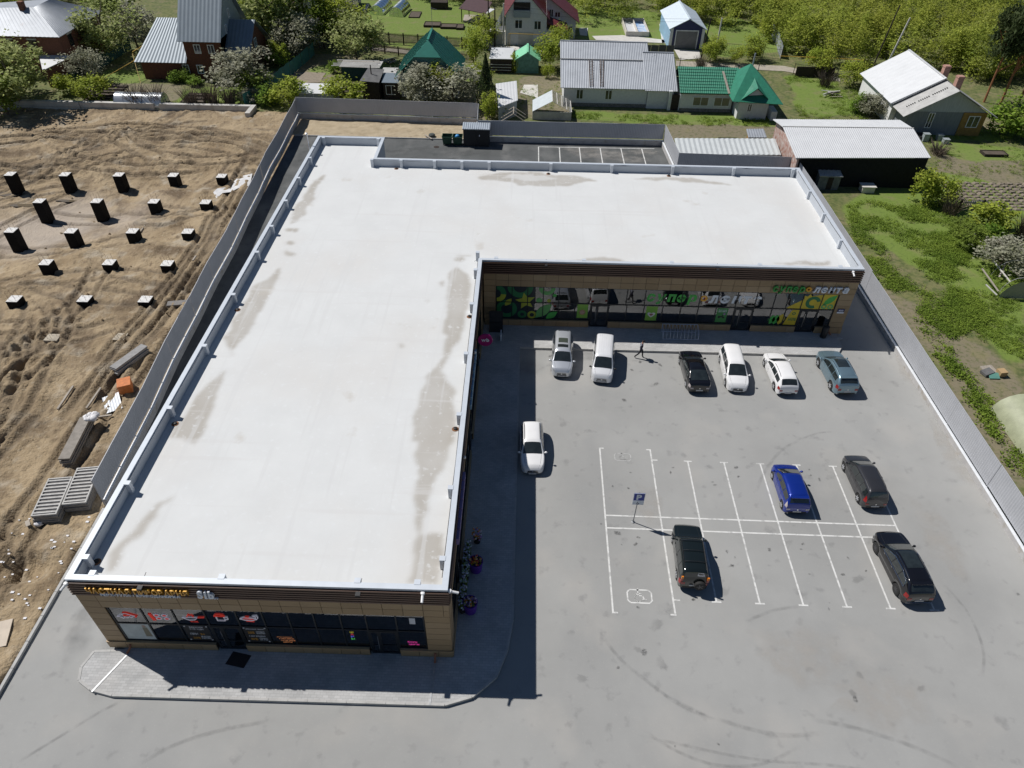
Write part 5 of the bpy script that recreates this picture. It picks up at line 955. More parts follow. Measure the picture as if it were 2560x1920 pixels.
# x = walking direction
PT = [(0, 0, .93), (0, 0, 1.08), (.02, 0, 1.25), (.03, 0, 1.42), (.045, 0, 1.50), (.065, 0, 1.60), (.075, 0, 1.70),
      (.0, .1, .90), (.17, .1, .52), (.20, .1, .10), (.30, .1, .045), (0, -.1, .90), (-.12, -.1, .5), (-.42, -.1, .16), (-.36, -.1, .05),
      (.02, .19, 1.40), (-.07, .24, 1.14), (.1, .2, .96), (.14, .18, .92), (.03, -.19, 1.40), (-.05, -.24, 1.14), (.12, -.2, .97), (.16, -.18, .93)]
ED = [(0, 1), (1, 2), (2, 3), (3, 4), (4, 5), (5, 6), (0, 7), (7, 8), (8, 9), (9, 10), (0, 11), (11, 12), (12, 13), (13, 14), (3, 15), (15, 16), (16, 17), (17, 18), (3, 19), (19, 20), (20, 21), (21, 22)]
RD = [(.13, .16), (.13, .17), (.14, .19), (.13, .18), (.06, .06), (.095, .085), (.085, .08), (.09, .09), (.07, .07), (.055, .055), (.045, .05), (.09, .09), (.07, .07), (.055, .055), (.045, .05), (.075, .075), (.06, .06), (.05, .05), (.045, .045), (.075, .075), (.06, .06), (.05, .05), (.045, .045)]
skin_figure('body', ED, PT, RD, [jack, trou, shoe, skinm, vest], lambda c: 3 if c.z > 1.5 else (2 if c.z < .13 else (1 if c.z < .90 else (4 if c.x < -.02 and c.z > 1.22 and abs(c.y) < .2 else 0))), pr)
MB().blob((.075, 0, 1.72), .115, .10, .075, 12, 6).box(.14, .24, -.07, .07, 1.695, 1.71).build('cap', capk, pr, 50, world=False)
MB().blob((.175, 0, 1.625), .02, .015, .025, 6, 4).build('nose', skinm, pr, 50, world=False)
# ================================================================== bare building plot on the left
CP = np.array([(-58.6, 76, -1.7), (-52.4, 76, -1.6), (-46.3, 76, -1.5), (-40.2, 76.4, -1.1), (-34.6, 76.5, -.5), (-52, 69.5, -1.9), (-46, 69.8, -1.9), (-39.8, 70, -1.0), (-34.2, 70, -.5), (-51.5, 63, -1.8), (-45.5, 63.3, -1.3), (-39.4, 63.6, -.75), (-33.9, 63.8, -.4), (-45, 57.4, -.7), (-39, 57.6, -.5), (-33.6, 57.7, -.3), (-44.7, 51.3, -.5), (-38.6, 51.6, -.35), (-33.2, 51.8, -.1),
   (-40, 46, .1), (-33, 46, .1), (-30, 40, 0), (-29, 30, .0), (-28, 20, .05), (-40, 40, 0), (-40, 20, .2), (-60, 40, -.3), (-60, 55, -1), (-62, 66, -1.8), (-70, 75, -1.5), (-70, 90, -.3), (-50, 90, -.2), (-40, 90, .0), (-33, 90, .05), (-80, 60, -1), (-90, 90, 0), (-57, 84, -.6), (-48, 82, -.5), (-40, 82, -.3), (-34, 82, -.1), (-66, 84, -.7), (-30, 58, -.1), (-31, 70, -.1), (-50, 20, .2), (-70, 20, 0), (-90, 30, 0), (-34, 34, -.05), (-36, 28, .1)])
sx = np.arange(-96.1, -25.9, .18); sy = np.arange(2, 97.3, .18); A, B = np.meshgrid(sx, sy)
num = np.zeros(A.shape); den = np.full(A.shape, 1e-9)
for x, y, z in CP: z = z*1.18 if z < -.2 else z; w_ = np.exp(-((A-x)**2+(B-y)**2)/(2*2.9**2))+1e-5/(1+((A-x)**2+(B-y)**2)/50); num += w_*z; den += w_
SZ = num/den
muda = np.exp(-(((A+50)/11)**2+((B-67.5)/7)**2)**2)*np.clip((fbm(A*.18, B*.18, 3, 77)-.32)*4, 0, 1)
rough = 1-.75*muda
SZ = SZ+rough*((fbm(A*.35, B*.35, 4, 51)-.47)*.6+(fbm(A*1.3, B*1.3, 3, 61)-.45)*.14+(fbm(A*2.8, B*2.8, 2, 71)-.4)*.06)
SZ += rough*.2*(np.clip(.5-np.abs(fbm(A*1.1+9, B*.8, 4, 101)-.47)*9, 0, .5)-.12)*np.clip((fbm(A*.15, B*.15, 2, 111)-.25)*3, 0, 1); SZ += rough*.05*(np.abs(fbm(A*2.1, B*1.6, 3, 121)-.45)*4-.4)
ridge = np.abs(fbm(A*.7+3, B*.45, 4, 81)-.47); SZ += rough*np.clip(.06-ridge, 0, 1)*1.6
rs = np.random.RandomState(5); wet = np.zeros(A.shape)
def track(cx, cy, r, a0, a1, gauge=1.9, depth=.26, wd=.24):
    global SZ, wet
    d = np.hypot(A-cx, B-cy); an = np.arctan2(B-cy, A-cx); t = (an-a0) % (2*math.pi); inside = t < (a1-a0); e = np.clip(np.minimum(t, (a1-a0)-t)*r/2.5, 0, 1)*inside
    for rr in (r, r+gauge):
        q_ = np.abs(d-rr); tread = .5+.5*np.sin(t*rr*2*math.pi/.45+np.sign(d-rr)*1.2)
        SZ += e*(-depth*np.exp(-(q_/wd)**2)*(.65+.35*tread)+.6*depth*np.exp(-((q_-wd*1.9)/(wd*.8))**2))
        wet = np.maximum(wet, e*np.exp(-(q_/(wd*1.3))**2))
for (cx, cy, r, a0, a1) in [(-44, 66, 22, .9, 2.0), (-50, 62, 27, .8, 2.1), (-46, 60, 25, .7, 1.7), (-58, 70, 17, .6, 2.2), (-40, 70, 16, .5, 1.9), (-52, 55, 34, .9, 1.9), (-38, 98, 16, 3.6, 5.2), (-60, 100, 20, 3.9, 5.4), (-44, 104, 24, 4.0, 5.0),
        (-232, 60, 199.5, -.09, .10), (-230, 60, 198.2, -.12, .05), (-236, 50, 205.2, -.06, .12), (-233, 30, 201.5, -.1, .07), (-60, 30, 20, -.6, .9), (-55, 34, 16, -.7, .8), (-62, 36, 24, -.5, .6), (-48, 44, 9, -1.2, 1.1), (-66, 26, 28, -.3, .7), (-40, 18, 10, .3, 1.6), (-70, 50, 30, -.6, .3), (-58, 20, 22, -.2, .7), (-44, 60, 12, 3.6, 5.0), (-50, 40, 18, 4.2, 5.6)]: track(cx, cy, r, a0, a1)
for _ in range(60): track(rs.uniform(-75, -30), rs.uniform(20, 92), rs.uniform(5, 26), *(lambda a: (a, a+rs.uniform(.4, 1.3)))(rs.uniform(-3, 3)), depth=rs.uniform(.1, .2))
hole = G(45, 1420, 0); SZ -= .9*np.exp(-(((A-hole.x)/1.6)**2+((B-hole.y)/1.0)**2)**2); SZ += .35*np.exp(-(((A-hole.x-1.4)/1.)**2+((B-hole.y-1.3)/.9)**2))
for (mx_, my_, mr, mh) in [(-33, 66, 1.6, .5), (-36.5, 60.5, 1.5, .5), (-41, 73, 2.2, .6), (-36, 73.5, 1.5, .4), (-44, 79, 3, .5), (-50, 79, 3, .5), (-40.5, 66.5, 1.8, .5), (-43, 60, 1.8, .5), (-36.2, 67.5, 1.2, .35), (-30.5, 45.5, .8, .2), (-38, 54.5, 1.3, .35), (-46, 54, 2, .4), (-35.5, 56, 1.2, .3)]: SZ += mh*np.exp(-((A-mx_)**2+(B-my_)**2)/mr**2)*(.6+.8*fbm(A*1.1, B*1.1, 3, 91))
# stays under the asphalt beyond the fence and the kerb
rightof = np.clip((A-(np.where(B > 28.7, LF(B), -26.2)-.35))/.3, 0, 1); SZ = SZ*(1-rightof)+(-.35)*rightof
SZ = np.where((A > -31) & (B > 28), np.minimum(SZ, .35), SZ); SZ = np.where(B > 96.0, np.minimum(SZ, -.2), SZ)
add_attr(dirt, 'mud', (.46, .40, .34), .75); add_attr(dirt, 'wet', (.10, .078, .055), .55)
ii = np.arange(A.size).reshape(A.shape); qq = np.stack([ii[:-1, :-1], ii[:-1, 1:], ii[1:, 1:], ii[1:, :-1]], -1).reshape(-1, 4)
tag(np_mesh('building_plot', np.stack([A.ravel(), B.ravel(), SZ.ravel()], -1), qq, dirt, attrs={'mud': muda.ravel(), 'wet': wet.ravel()}, smooth=True), kind='structure')
def site_z(x, y): return float(SZ[min(max(int((y-2)/.18+.5), 0), len(sy)-1), min(max(int((x+96.1)/.18+.5), 0), len(sx)-1)])
pud = mat('puddle_water', (.16, .13, .09), .05, var=.1, spec=.5)
for (x, y, a, b_) in [(*G(25, 480, -1.8)[:2], 1.6, .6), (*G(55, 508, -1.8)[:2], 1.5, .35), (*G(165, 500, -1.8)[:2], 1.2, .3)]:
    z = site_z(x, y)+.05; tag(MB().poly([(x+a*k*math.cos(t), y+b_*k*math.sin(t), z) for t, k in [(2*math.pi*j/16, random.uniform(.75, 1.2)) for j in range(16)]]).build('puddle', pud), kind='structure')
# ---- foundation columns
bit = mat('bitumen_black', (.007, .007, .008), .8, var=.4, scale=3, spec=.15); ctop = mat('column_concrete', (.70, .69, .67), .85, var=.12, scale=3); reb = mat('rebar', (.16, .085, .05), .7)
rows = [('farthest', 76.0, [(25.3, 434.1), (162, 435.1), (296.4, 435.8), (432.8, 436.8), (553.7, 439.2)]), ('second farthest', 70, [(97.9, 501.6), (241.4, 501.6), (384.2, 502.7), (513.8, 504.3)]), ('third farthest', 63.5, [(27, 574.9), (177.2, 576.6), (330.8, 576.9), (469.3, 577.6)]), ('fourth farthest', 57.5, [(114.8, 655.2), (272.8, 655.2), (417.9, 657.6)]), ('second nearest', 51.5, [(35.4, 746.4), (211, 746.4), (362.9, 747.4)])]
ordn = ['leftmost', 'second from left', 'third from left', 'fourth from left', 'fifth from left']
for rn, _, cs in rows:
    for i, (a, c_) in enumerate(cs):
        p = G(a, c_, .3); zb = min(site_z(p.x, p.y), -.1)-.6; nm = ordn[i] if i < len(cs)-1 else 'rightmost'
        r = empty('foundation_column', (p.x, p.y, 0), 0, 'black-sided square concrete foundation column, %s in the %s row' % (nm, rn), 'column', 'foundation columns on the bare plot'); h = .5
        MB().box(p.x-h, p.x+h, p.y-h, p.y+h, zb, .27).build('shaft', bit, r); MB().box(p.x-h+.004, p.x+h-.004, p.y-h+.004, p.y+h-.004, .272, .3).build('top_face', ctop, r)
        for (u, v) in ((-.28, -.28), (.28, -.28), (.28, .28), (-.28, .28)): MB().tube([(p.x+u, p.y+v, .29), (p.x+u+random.uniform(-.12, .0), p.y+v+random.uniform(-.05, .1), 1.05)], .014, 4).build('rebar', reb, r)
for j, (a, c_) in enumerate(((131, 843), (298, 841))):
    p = G(a, c_, .2); r = empty('foundation_stub', (p.x, p.y, 0), 0, 'low concrete stub with rebar, %s of the two nearest ones' % ('left' if j == 0 else 'right'), 'column', 'foundation columns on the bare plot')
    MB().box(p.x-.55, p.x+.55, p.y-.45, p.y+.45, -.3, .2).build('shaft', mat('stub_concrete', (.42, .37, .29), .9, var=.2, scale=3), r)
    for (u, v) in ((-.28, -.2), (.1, -.28), (.28, .2), (-.2, .28)): MB().tube([(p.x+u, p.y+v, .19), (p.x+u-.1, p.y+v+.05, .9)], .014, 4).build('rebar', reb, r)
spill = mat('spilt_cement', (.62, .62, .62), .9, var=.15, scale=2)
spp = [G(0+x*.3376, 240+y*.3376, .1) for x, y in ((1570, 680), (1600, 655), (1690, 650), (1720, 590), (1760, 560), (1862, 545), (1840, 620), (1760, 650), (1700, 685), (1640, 690), (1590, 712))]
n_ = 7; vs = []; fs = []
cxs, cys = sum(p.x for p in spp)/len(spp), sum(p.y for p in spp)/len(spp)
mb = MB(); mb.v.append((cxs, cys, site_z(cxs, cys)+.09))
for k in (.5, 1.):
    for p in spp: x, y = cxs+(p.x-cxs)*k, cys+(p.y-cys)*k; mb.v.append((x, y, site_z(x, y)+(.09 if k < 1 else .03)))
m_ = len(spp)
for j in range(m_): mb.f.append((0, 1+j, 1+(j+1) % m_)); mb.f.append((1+j, 1+m_+j, 1+m_+(j+1) % m_, 1+(j+1) % m_)); mb.m += [0, 0]
tag(mb.build('cement_spill', spill, None, 60), 'pale grey patch of spilt cement round the rightmost far column', 'cement spill')
# ---- stacks of formwork panels
fw = mat('formwork_grey', (.48, .47, .45), .8, var=.2, scale=4); fwd = mat('formwork_side', (.22, .21, .20), .85, var=.3, scale=6); wood = mat('grey_timber', (.36, .32, .27), .85, var=.2, scale=5, stretch=(1, .2, 1)); wood2 = mat('weathered_board', (.25, .225, .20), .9, var=.25, scale=4)
def panel_stack(cx, cy, w_, l_, rz, n, which, base):
    for k in range(n):
        top = k == n-1; z = base+k*.13
        r = empty('formwork_panel', (cx+random.uniform(-.05, .05), cy+random.uniform(-.05, .05), z), rz+random.uniform(-.03, .03), ('topmost slatted formwork panel of the %s stack beside the fence' if top else 'grey formwork panel lying under others in the %s stack beside the fence') % which, 'formwork panel', 'formwork panels in the %s stack' % which)
        f = MB(); t = .08; f.box(-w_/2, w_/2, -l_/2, -l_/2+t, 0, .12).box(-w_/2, w_/2, l_/2-t, l_/2, 0, .12).box(-w_/2, -w_/2+t, -l_/2+t, l_/2-t, 0, .12).box(w_/2-t, w_/2, -l_/2+t, l_/2-t, 0, .12); f.build('frame', fw if top else fwd, r, world=False)
        MB().box(-w_/2+t, w_/2-t, -l_/2+t, l_/2-t, .004, .02).build('board', fwd, r, world=False)
        if top:
            for i in range(10): y = -l_/2+t+(l_-2*t)*(i+.5)/10; MB().box(-w_/2+t, w_/2-t, y-.05, y+.05, .02, .115).build('rib', fw, r, world=False)
panel_stack(-29.45, 28.75, 1.5, 3.1, .13, 6, 'left', .0); panel_stack(-28.05, 29.75, 1.45, 3.1, .16, 6, 'right', .0)
def slab_stack(pts, w_, n, t, m, label, nm='concrete_slab', z0=None):
    a, b_ = Vector((*pts[0], 0)), Vector((*pts[1], 0)); zc = z0 if z0 is not None else site_z((a.x+b_.x)/2, (a.y+b_.y)/2)
    for k in range(n):
        dz = Vector((random.uniform(-.08, .08), random.uniform(-.08, .08), zc+t*(k+.5))); d = (b_-a).normalized()*random.uniform(-.1, .1)
        tag(MB().beam(a+dz+d, b_+dz+d, w_*random.uniform(.9, 1.), t*.9).build(nm, m), ('topmost ' if k == n-1 else 'lower ')+label, 'slab' if nm == 'concrete_slab' else 'board', label)
slab_stack([(-31.25, 41.4), (-30.0, 44.3)], .7, 5, .13, mat('grey_slab', (.30, .295, .29), .9, var=.2, scale=3), 'grey slab in the leaning stack beside the orange box')
slab_stack([(-30.3, 32.0), (-30.75, 36.0)], .75, 7, .12, mat('brown_slab', (.27, .245, .215), .9, var=.2, scale=3), 'brownish slab in the stack next to the white bag')
slab_stack([(-30.9, 51.0), (-28.9, 51.4)], .75, 2, .14, mat('dark_slab', (.2, .19, .18), .9, var=.2, scale=3), 'dark slab lying half behind the fence near a low column')
ob = G(314, 967, .4); r = empty('orange_box', (ob.x, ob.y, 0), math.radians(25), 'rusty orange metal box standing beside the slab stack', 'box'); om = mat('orange_steel', (.55, .17, .04), .6, var=.25, scale=5); zc = site_z(ob.x, ob.y)
mb = MB().box(-.45, .45, -.5, .5, zc, zc+.75); mb.build('box_body', om, r, world=False); MB().box(-.47, .47, -.52, .52, zc+.752, zc+.78).build('lid', om, r, world=False)
sh = MB(); p = [G(0+x*.3375, 780+y*.3375, .12) for x, y in ((755, 635), (880, 598), (910, 715), (785, 752))]; z = .12; corr(sh, (p[0].x, p[0].y, z), (p[1].x, p[1].y, z+.1), (p[2].x, p[2].y, z+.08), (p[3].x, p[3].y, z), .18, .025); tag(sh.build('loose_sheet', mat('white_sheet', (.70, .73, .76), .45, .2)), 'white profiled metal sheet lying on the dirt beside the fence', 'metal sheet')
def timber(p0, p1, w_, h_, label, m=wood):
    a, b_ = G(*p0, .0), G(*p1, .0); za, zb_ = site_z(a.x, a.y)+.05, site_z(b_.x, b_.y)+.12; tag(MB().beam((a.x, a.y, za+h_/2), (b_.x, b_.y, zb_+h_/2), w_, h_).build('timber_beam', m), label, 'timber')
timber((144, 1023), (185, 969), .14, .12, 'longer pale timber beam lying on the dirt, left one of two'); timber((216, 1020), (258, 981), .14, .1, 'shorter pale timber beam lying on the dirt, right one of two'); timber((212, 1049), (284, 1047), .14, .1, 'plank lying under the white bag against the fence'); timber((345, 563), (357, 550), .1, .1, 'short stick lying between the far columns'); timber((181, 1119), (190, 1087), .12, .1, 'short board leaning left of the slab stack'); timber((188, 1095), (205, 1097), .12, .1, 'cross piece of wood beside the slab stack'); timber((70, 1305), (76, 1322), .25, .03, 'small pale board on the dirt left of the panel stack'); timber((483, 654), (491, 643), .14, .12, 'short white block lying on the dirt beside the fence')
bagm = mat('white_bag', (.72, .71, .72), .8, var=.1, scale=8); bg = G(236, 1058, .3); mb = MB()
for _ in range(9): mb.blob((bg.x+random.uniform(-.4, .4), bg.y+random.uniform(-.3, .3), .75+random.uniform(.0, .25)), .28, .24, .2, 8, 5, .15)
tag(mb.build('rubble_bag', bagm, None, 60), 'crumpled white rubble bag on the end of the slab stack', 'bag')
pl = G(96, 1311, .05); tag(MB().blob((pl.x, pl.y, .1), .3, .2, .14, 8, 5, .25).build('plastic_scrap', bagm, None, 60), 'crumpled clear plastic at the foot of the left panel stack', 'plastic')
bd = G(6, 1585, .05); tag(MB().obox((bd.x-.2, bd.y, site_z(bd.x, bd.y)+.08), (.5, .15, .02), (-.25, .8, 0), (0, 0, .03)).build('plywood_board', mat('pale_plywood', (.55, .47, .38), .8)), 'pale plywood board lying at the left edge of the picture', 'board')
# clods
clod = MB()
for _ in range(160):
    x, y = rs.uniform(-66, -27), rs.uniform(17, 94)
    if x > LF(max(y, 28.7))-.5: continue
    s_ = rs.uniform(.04, .16); clod.blob((x, y, site_z(x, y)+s_*.3), s_, s_*.8, s_*.6, 5, 3, .3)
tag(clod.build('dirt_clods', dirt), 'scattered clods of earth on the bare plot', 'clods', kind='stuff')
lit = MB()
for _ in range(60):
    x, y = rs.uniform(-31, -26.6), rs.uniform(16.5, 30); s_ = rs.uniform(.04, .1); lit.box(x-s_, x+s_, y-s_*.7, y+s_*.7, site_z(x, y)+.03, site_z(x, y)+.05)
tag(lit.build('litter', bagm), 'white litter scraps on the dirt along the kerb', 'litter', kind='stuff')
# ---- concrete retaining wall round the far side
rw_ = mat('retaining_concrete', (.50, .485, .455), .9, var=.15, scale=1, bump=.3, bscale=6); add_layer(rw_, (.3, .27, .22), 1., .55, .7, .6, stretch=(1, 1, .3))
r = empty('retaining_wall', (-53, 96.6, 0), 0, 'low pale concrete wall along the far edge of the bare plot', 'wall')
segs = [(-69.3, -60.5), (-60.4, -50.35), (-49.6, -37.2)]
for a, c_ in segs: MB().box(a, c_, 96.35, 96.95, -1.2, .62).build('wall_section', rw_, r)
MB().box(-37.15, -36.5, 93.9, 96.95, -1.2, .62).box(-50.35, -49.6, 96.5, 96.95, -1.2, .3).build('wall_section', rw_, r); MB().beam((-69.3, 96.7, -.3), (-76, 90.5, -.3), .6, 1.8).build('wall_section', rw_, r)
# ================================================================== village behind
brick = mat('red_brick', (.20, .085, .055), .9, var=.25, scale=6); brown_b = mat('brown_brick', (.13, .048, .028), .9, var=.2, scale=6); wbrick = mat('white_brick', (.66, .67, .68), .85, var=.08, scale=3, bump=.2, bscale=10)
zinc = mat('zinc_roof', (.36, .385, .42), .5, .2, var=.1, scale=.8); add_layer(zinc, (.30, .14, .09), .7, .68, .74, .8, stretch=(1, .3, 1)); bluegrey = mat('blue_grey_roof', (.19, .235, .275), .5, .15, var=.06, scale=1); teal = mat('teal_roof', (.035, .22, .17), .45, .1, var=.1, scale=1); teal_b = mat('teal_boards', (.14, .29, .27), .8, var=.12, scale=3, stretch=(4, 4, .4)); white_roof = mat('white_sheet_roof', (.68, .69, .70), .5, .1, var=.05, scale=.7); slate = mat('old_slate', (.44, .435, .42), .85, var=.15, scale=1.5); maroon = mat('maroon_roof', (.13, .025, .03), .5, var=.15, scale=1); darkwood = mat('dark_wood', (.035, .025, .02), .85, var=.3, scale=4); tar = mat('tar_paper', (.13, .13, .13), .9, var=.25, scale=2); mint = mat('mint_roof', (.22, .58, .36), .6, var=.1, scale=2); fadegr = mat('faded_green_wall', (.10, .22, .185), .85, var=.35, scale=2.5)
bluew = mat('blue_cladding', (.02, .028, .12), .5); white_fr = mat('white_frame', (.75, .76, .77), .5); pane_m = mat('house_glass', (.025, .03, .035), .08, spec=.7); greyc = mat('grey_cladding', (.30, .34, .36), .6); rustw = mat('rusty_brick', (.30, .11, .07), .9, var=.5, scale=2.5, col2=(.55, .5, .46)); poly_m = glass_mat('polycarbonate', (.80, .84, .84), 1.6); brownw = mat('ochre_boards', (.30, .18, .05), .85, var=.2, scale=3); pipey = mat('gas_pipe_yellow', (.55, .35, .05), .5); concw = mat('concrete_slab', (.58, .56, .52), .9, var=.12, scale=1.2); soilm = mat('garden_soil', (.10, .08, .06), .95, var=.25, scale=3, bump=.8, bscale=6); soill = mat('dry_soil', (.26, .22, .17), .95, var=.2, scale=2, bump=.8, bscale=5)
def window(root, P, u0, u1, z0, z1, m=pane_m, fr=white_fr, cross=True):
    """P(u, d, z): d outward from the wall"""
    f = MB(); t = .09
    for (a, b_, c_, d_) in ((u0, u1, z0, z0+t), (u0, u1, z1-t, z1), (u0, u0+t, z0+t, z1-t), (u1-t, u1, z0+t, z1-t)) + ((((u0+u1)/2-.04, (u0+u1)/2+.04, z0+t, z1-t),) if cross else ()): f.hexa([P(a, 0, c_), P(b_, 0, c_), P(b_, .07, c_), P(a, .07, c_), P(a, 0, d_), P(b_, 0, d_), P(b_, .07, d_), P(a, .07, d_)])
    w_ = f.build('window', fr, root); MB().hexa([P(u0+t, .0, z0+t), P(u1-t, .0, z0+t), P(u1-t, .03, z0+t), P(u0+t, .03, z0+t), P(u0+t, 0, z1-t), P(u1-t, 0, z1-t), P(u1-t, .03, z1-t), P(u0+t, .03, z1-t)]).build('pane', m, w_); return w_
def roof_plate(root, pts, m, nm='roof', t=.08, pitch=.0, depth=.03, under=None):
    """roof slope as a slab; pts eave-left, eave-right, ridge-right, ridge-left"""
    p = [Vector(q_) for q_ in pts]; nrm = (p[1]-p[0]).cross(p[2]-p[0]).normalized()
    if nrm.z < 0: nrm = -nrm
    mb = MB(); n = len(p)
    if pitch and n == 4:
        a = MB(); corr(a, p[0], p[1], p[2], p[3], pitch, depth); k = len(mb.v); mb.v += a.v; mb.f += a.f; mb.m += a.m
    else: mb.poly(p)
    lo = [q_-nrm*t for q_ in p]; up = [q_-nrm*.004 for q_ in p] if pitch else p
    mb.poly(list(reversed(lo)))
    for i in range(n): j = (i+1) % n; mb.quad(lo[i], lo[j], up[j], up[i])
    return mb.build(nm, m, root)
def gable(name, x0, x1, y0, y1, ze, zr, ridge, wm, rm, label, over=.4, pitch=.22, cat='house', gm=None, rm2=None, depth=.03, rx=None):
    root = empty(name, ((x0+x1)/2, (y0+y1)/2, 0), 0, label, cat); wl_ = MB()
    e = .03; wl_.box(x0, x1, y0, y1, -.3, ze); wl_.build('wall', wm, root)
    sl = (zr-ze)/((x1-x0)/2 if ridge == 'y' else (y1-y0)/2); zo = ze-sl*over+.05
    if ridge == 'y':
        xm = (x0+x1)/2 if rx is None else rx
        for y in (y0, y1-.12): MB().poly([(x0, y, ze), (x1, y, ze), (xm, y, zr)]).poly([(xm, y+.12, zr), (x1, y+.12, ze), (x0, y+.12, ze)]).quad((x0, y, ze), (xm, y, zr), (xm, y+.12, zr), (x0, y+.12, ze)).quad((xm, y, zr), (x1, y, ze), (x1, y+.12, ze), (xm, y+.12, zr)).build('gable_wall', gm or wm, root)
        roof_plate(root, [(x0-over, y1+over, zo), (x0-over, y0-over, zo), (xm, y0-over, zr+.09), (xm, y1+over, zr+.09)], rm, 'roof_slope', pitch=pitch, depth=depth); roof_plate(root, [(x1+over, y0-over, zo), (x1+over, y1+over, zo), (xm, y1+over, zr+.09), (xm, y0-over, zr+.09)], rm2 or rm, 'roof_slope', pitch=pitch, depth=depth)
        MB().beam((xm, y0-over, zr+.13), (xm, y1+over, zr+.13), .3, .05).build('ridge_cap', rm, root)
    else:
        ym = (y0+y1)/2
        for x in (x0, x1-.12): MB().poly([(x, y0, ze), (x, y1, ze), (x, ym, zr)]).poly([(x+.12, ym, zr), (x+.12, y1, ze), (x+.12, y0, ze)]).quad((x, y0, ze), (x, ym, zr), (x+.12, ym, zr), (x+.12, y0, ze)).quad((x, ym, zr), (x, y1, ze), (x+.12, y1, ze), (x+.12, ym, zr)).build('gable_wall', gm or wm, root)
        roof_plate(root, [(x0-over, y0-over, zo), (x1+over, y0-over, zo), (x1+over, ym, zr+.09), (x0-over, ym, zr+.09)], rm, 'roof_slope', pitch=pitch, depth=depth); roof_plate(root, [(x1+over, y1+over, zo), (x0-over, y1+over, zo), (x0-over, ym, zr+.09), (x1+over, ym, zr+.09)], rm2 or rm, 'roof_slope', pitch=pitch, depth=depth)
        MB().beam((x0-over, ym, zr+.13), (x1+over, ym, zr+.13), .3, .05).build('ridge_cap', rm, root)
    return root
def shed(name, pts, zs, wm, rm, label, inset=.25, pitch=.2, cat='shed', t=.08, walls=True, depth=.03):
    """lean-to: roof corners (x,y) front-left, front-right, back-right, back-left with heights zs"""
    root = empty(name, (sum(p[0] for p in pts)/4, sum(p[1] for p in pts)/4, 0), 0, label, cat); P_ = [Vector((p[0], p[1], z)) for p, z in zip(pts, zs)]
    roof_plate(root, P_, rm, 'roof', pitch=pitch, t=t, depth=depth)
    if walls:
        c_ = sum(P_, Vector())/4; Q = [p+(c_-p).normalized()*inset for p in P_]
        for i in range(4):
            a, b_ = Q[i], Q[(i+1) % 4]; d = Vector((b_.x-a.x, b_.y-a.y, 0)).normalized(); nr = Vector((d.y, -d.x, 0))*.06
            MB().hexa([(a.x, a.y, -.2), (b_.x, b_.y, -.2), (b_.x-nr.x, b_.y-nr.y, -.2), (a.x-nr.x, a.y-nr.y, -.2), (a.x, a.y, a.z-t*1.3), (b_.x, b_.y, b_.z-t*1.3), (b_.x-nr.x, b_.y-nr.y, b_.z-t*1.3), (a.x-nr.x, a.y-nr.y, a.z-t*1.3)]).build('wall', wm, root)
    return root
S_ = lambda y: (lambda u, d, z: (u, y-d, z)); E_ = lambda x: (lambda u, d, z: (x+d, u, z)); W_ = lambda x: (lambda u, d, z: (x-d, u, z))
def chimney(root, x, y, z0, z1, w_=.5, m=brick):
    MB().box(x-w_/2, x+w_/2, y-w_/2, y+w_/2, z0, z1).box(x-w_/2-.05, x+w_/2+.05, y-w_/2-.05, y+w_/2+.05, z1-.2, z1-.08).build('chimney', m, root)
# house A: red brick with hipped zinc roof
hA = empty('brick_house', (-72, 112, 0), 0, 'two-storey red brick house with hipped pale metal roof at the top left corner', 'house')
MB().box(-90, -67.3, 108.2, 116, -.3, 5.75).box(-76.5, -67.302, 116, 121, -.3, 5.75).build('wall', brick, hA)
MB().box(-90.05, -67.25, 108.15, 116.05, 5.2, 5.35).build('brick_band', brick, hA)
roof_plate(hA, [(-66.7, 107.6, 5.6), (-66.7, 121.6, 5.6), (-71.6, 117, 8.3), (-71.6, 112.2, 8.3)], zinc, 'roof_slope', pitch=.45, depth=.05); roof_plate(hA, [(-90.6, 107.6, 5.6), (-66.7, 107.6, 5.6), (-71.6, 112.2, 8.3), (-90.6, 112.2, 7.6)], zinc, 'roof_slope', pitch=.6, depth=.04); roof_plate(hA, [(-71.6, 112.2, 8.3), (-71.6, 117, 8.3), (-77, 118, 5.6), (-90.6, 116.8, 5.6), (-90.6, 112.2, 7.6)], zinc, 'roof_slope')
chimney(hA, -73.2, 112.0, 7.2, 9.1, .7)
for u in (110.6, 114.2): window(hA, E_(-67.3), u, u+1.1, 3.5, 5.1, fr=darkwood); MB().box(-67.3, -67.2, u-.15, u+1.25, 5.1, 5.3).build('lintel', concw, hA)
window(hA, E_(-67.3), 111.6, 112.6, .9, 2.2, fr=darkwood)
for u in (-71.8, -75.2, -78.8): window(hA, S_(108.2), u, u+1.1, 3.4, 5.0, fr=darkwood); MB().box(u-.15, u+1.25, 108.1, 108.2, 5.0, 5.2).build('lintel', concw, hA)
shed('porch', [G(105, 172, 2.6)[:2], G(110, 172, 2.6)[:2], (-65.9, 108.1), (-71, 108.1)], (2.5, 2.5, 3.0, 3.0), brick, white_roof, 'white lean-to porch roof against the red brick house', pitch=0)
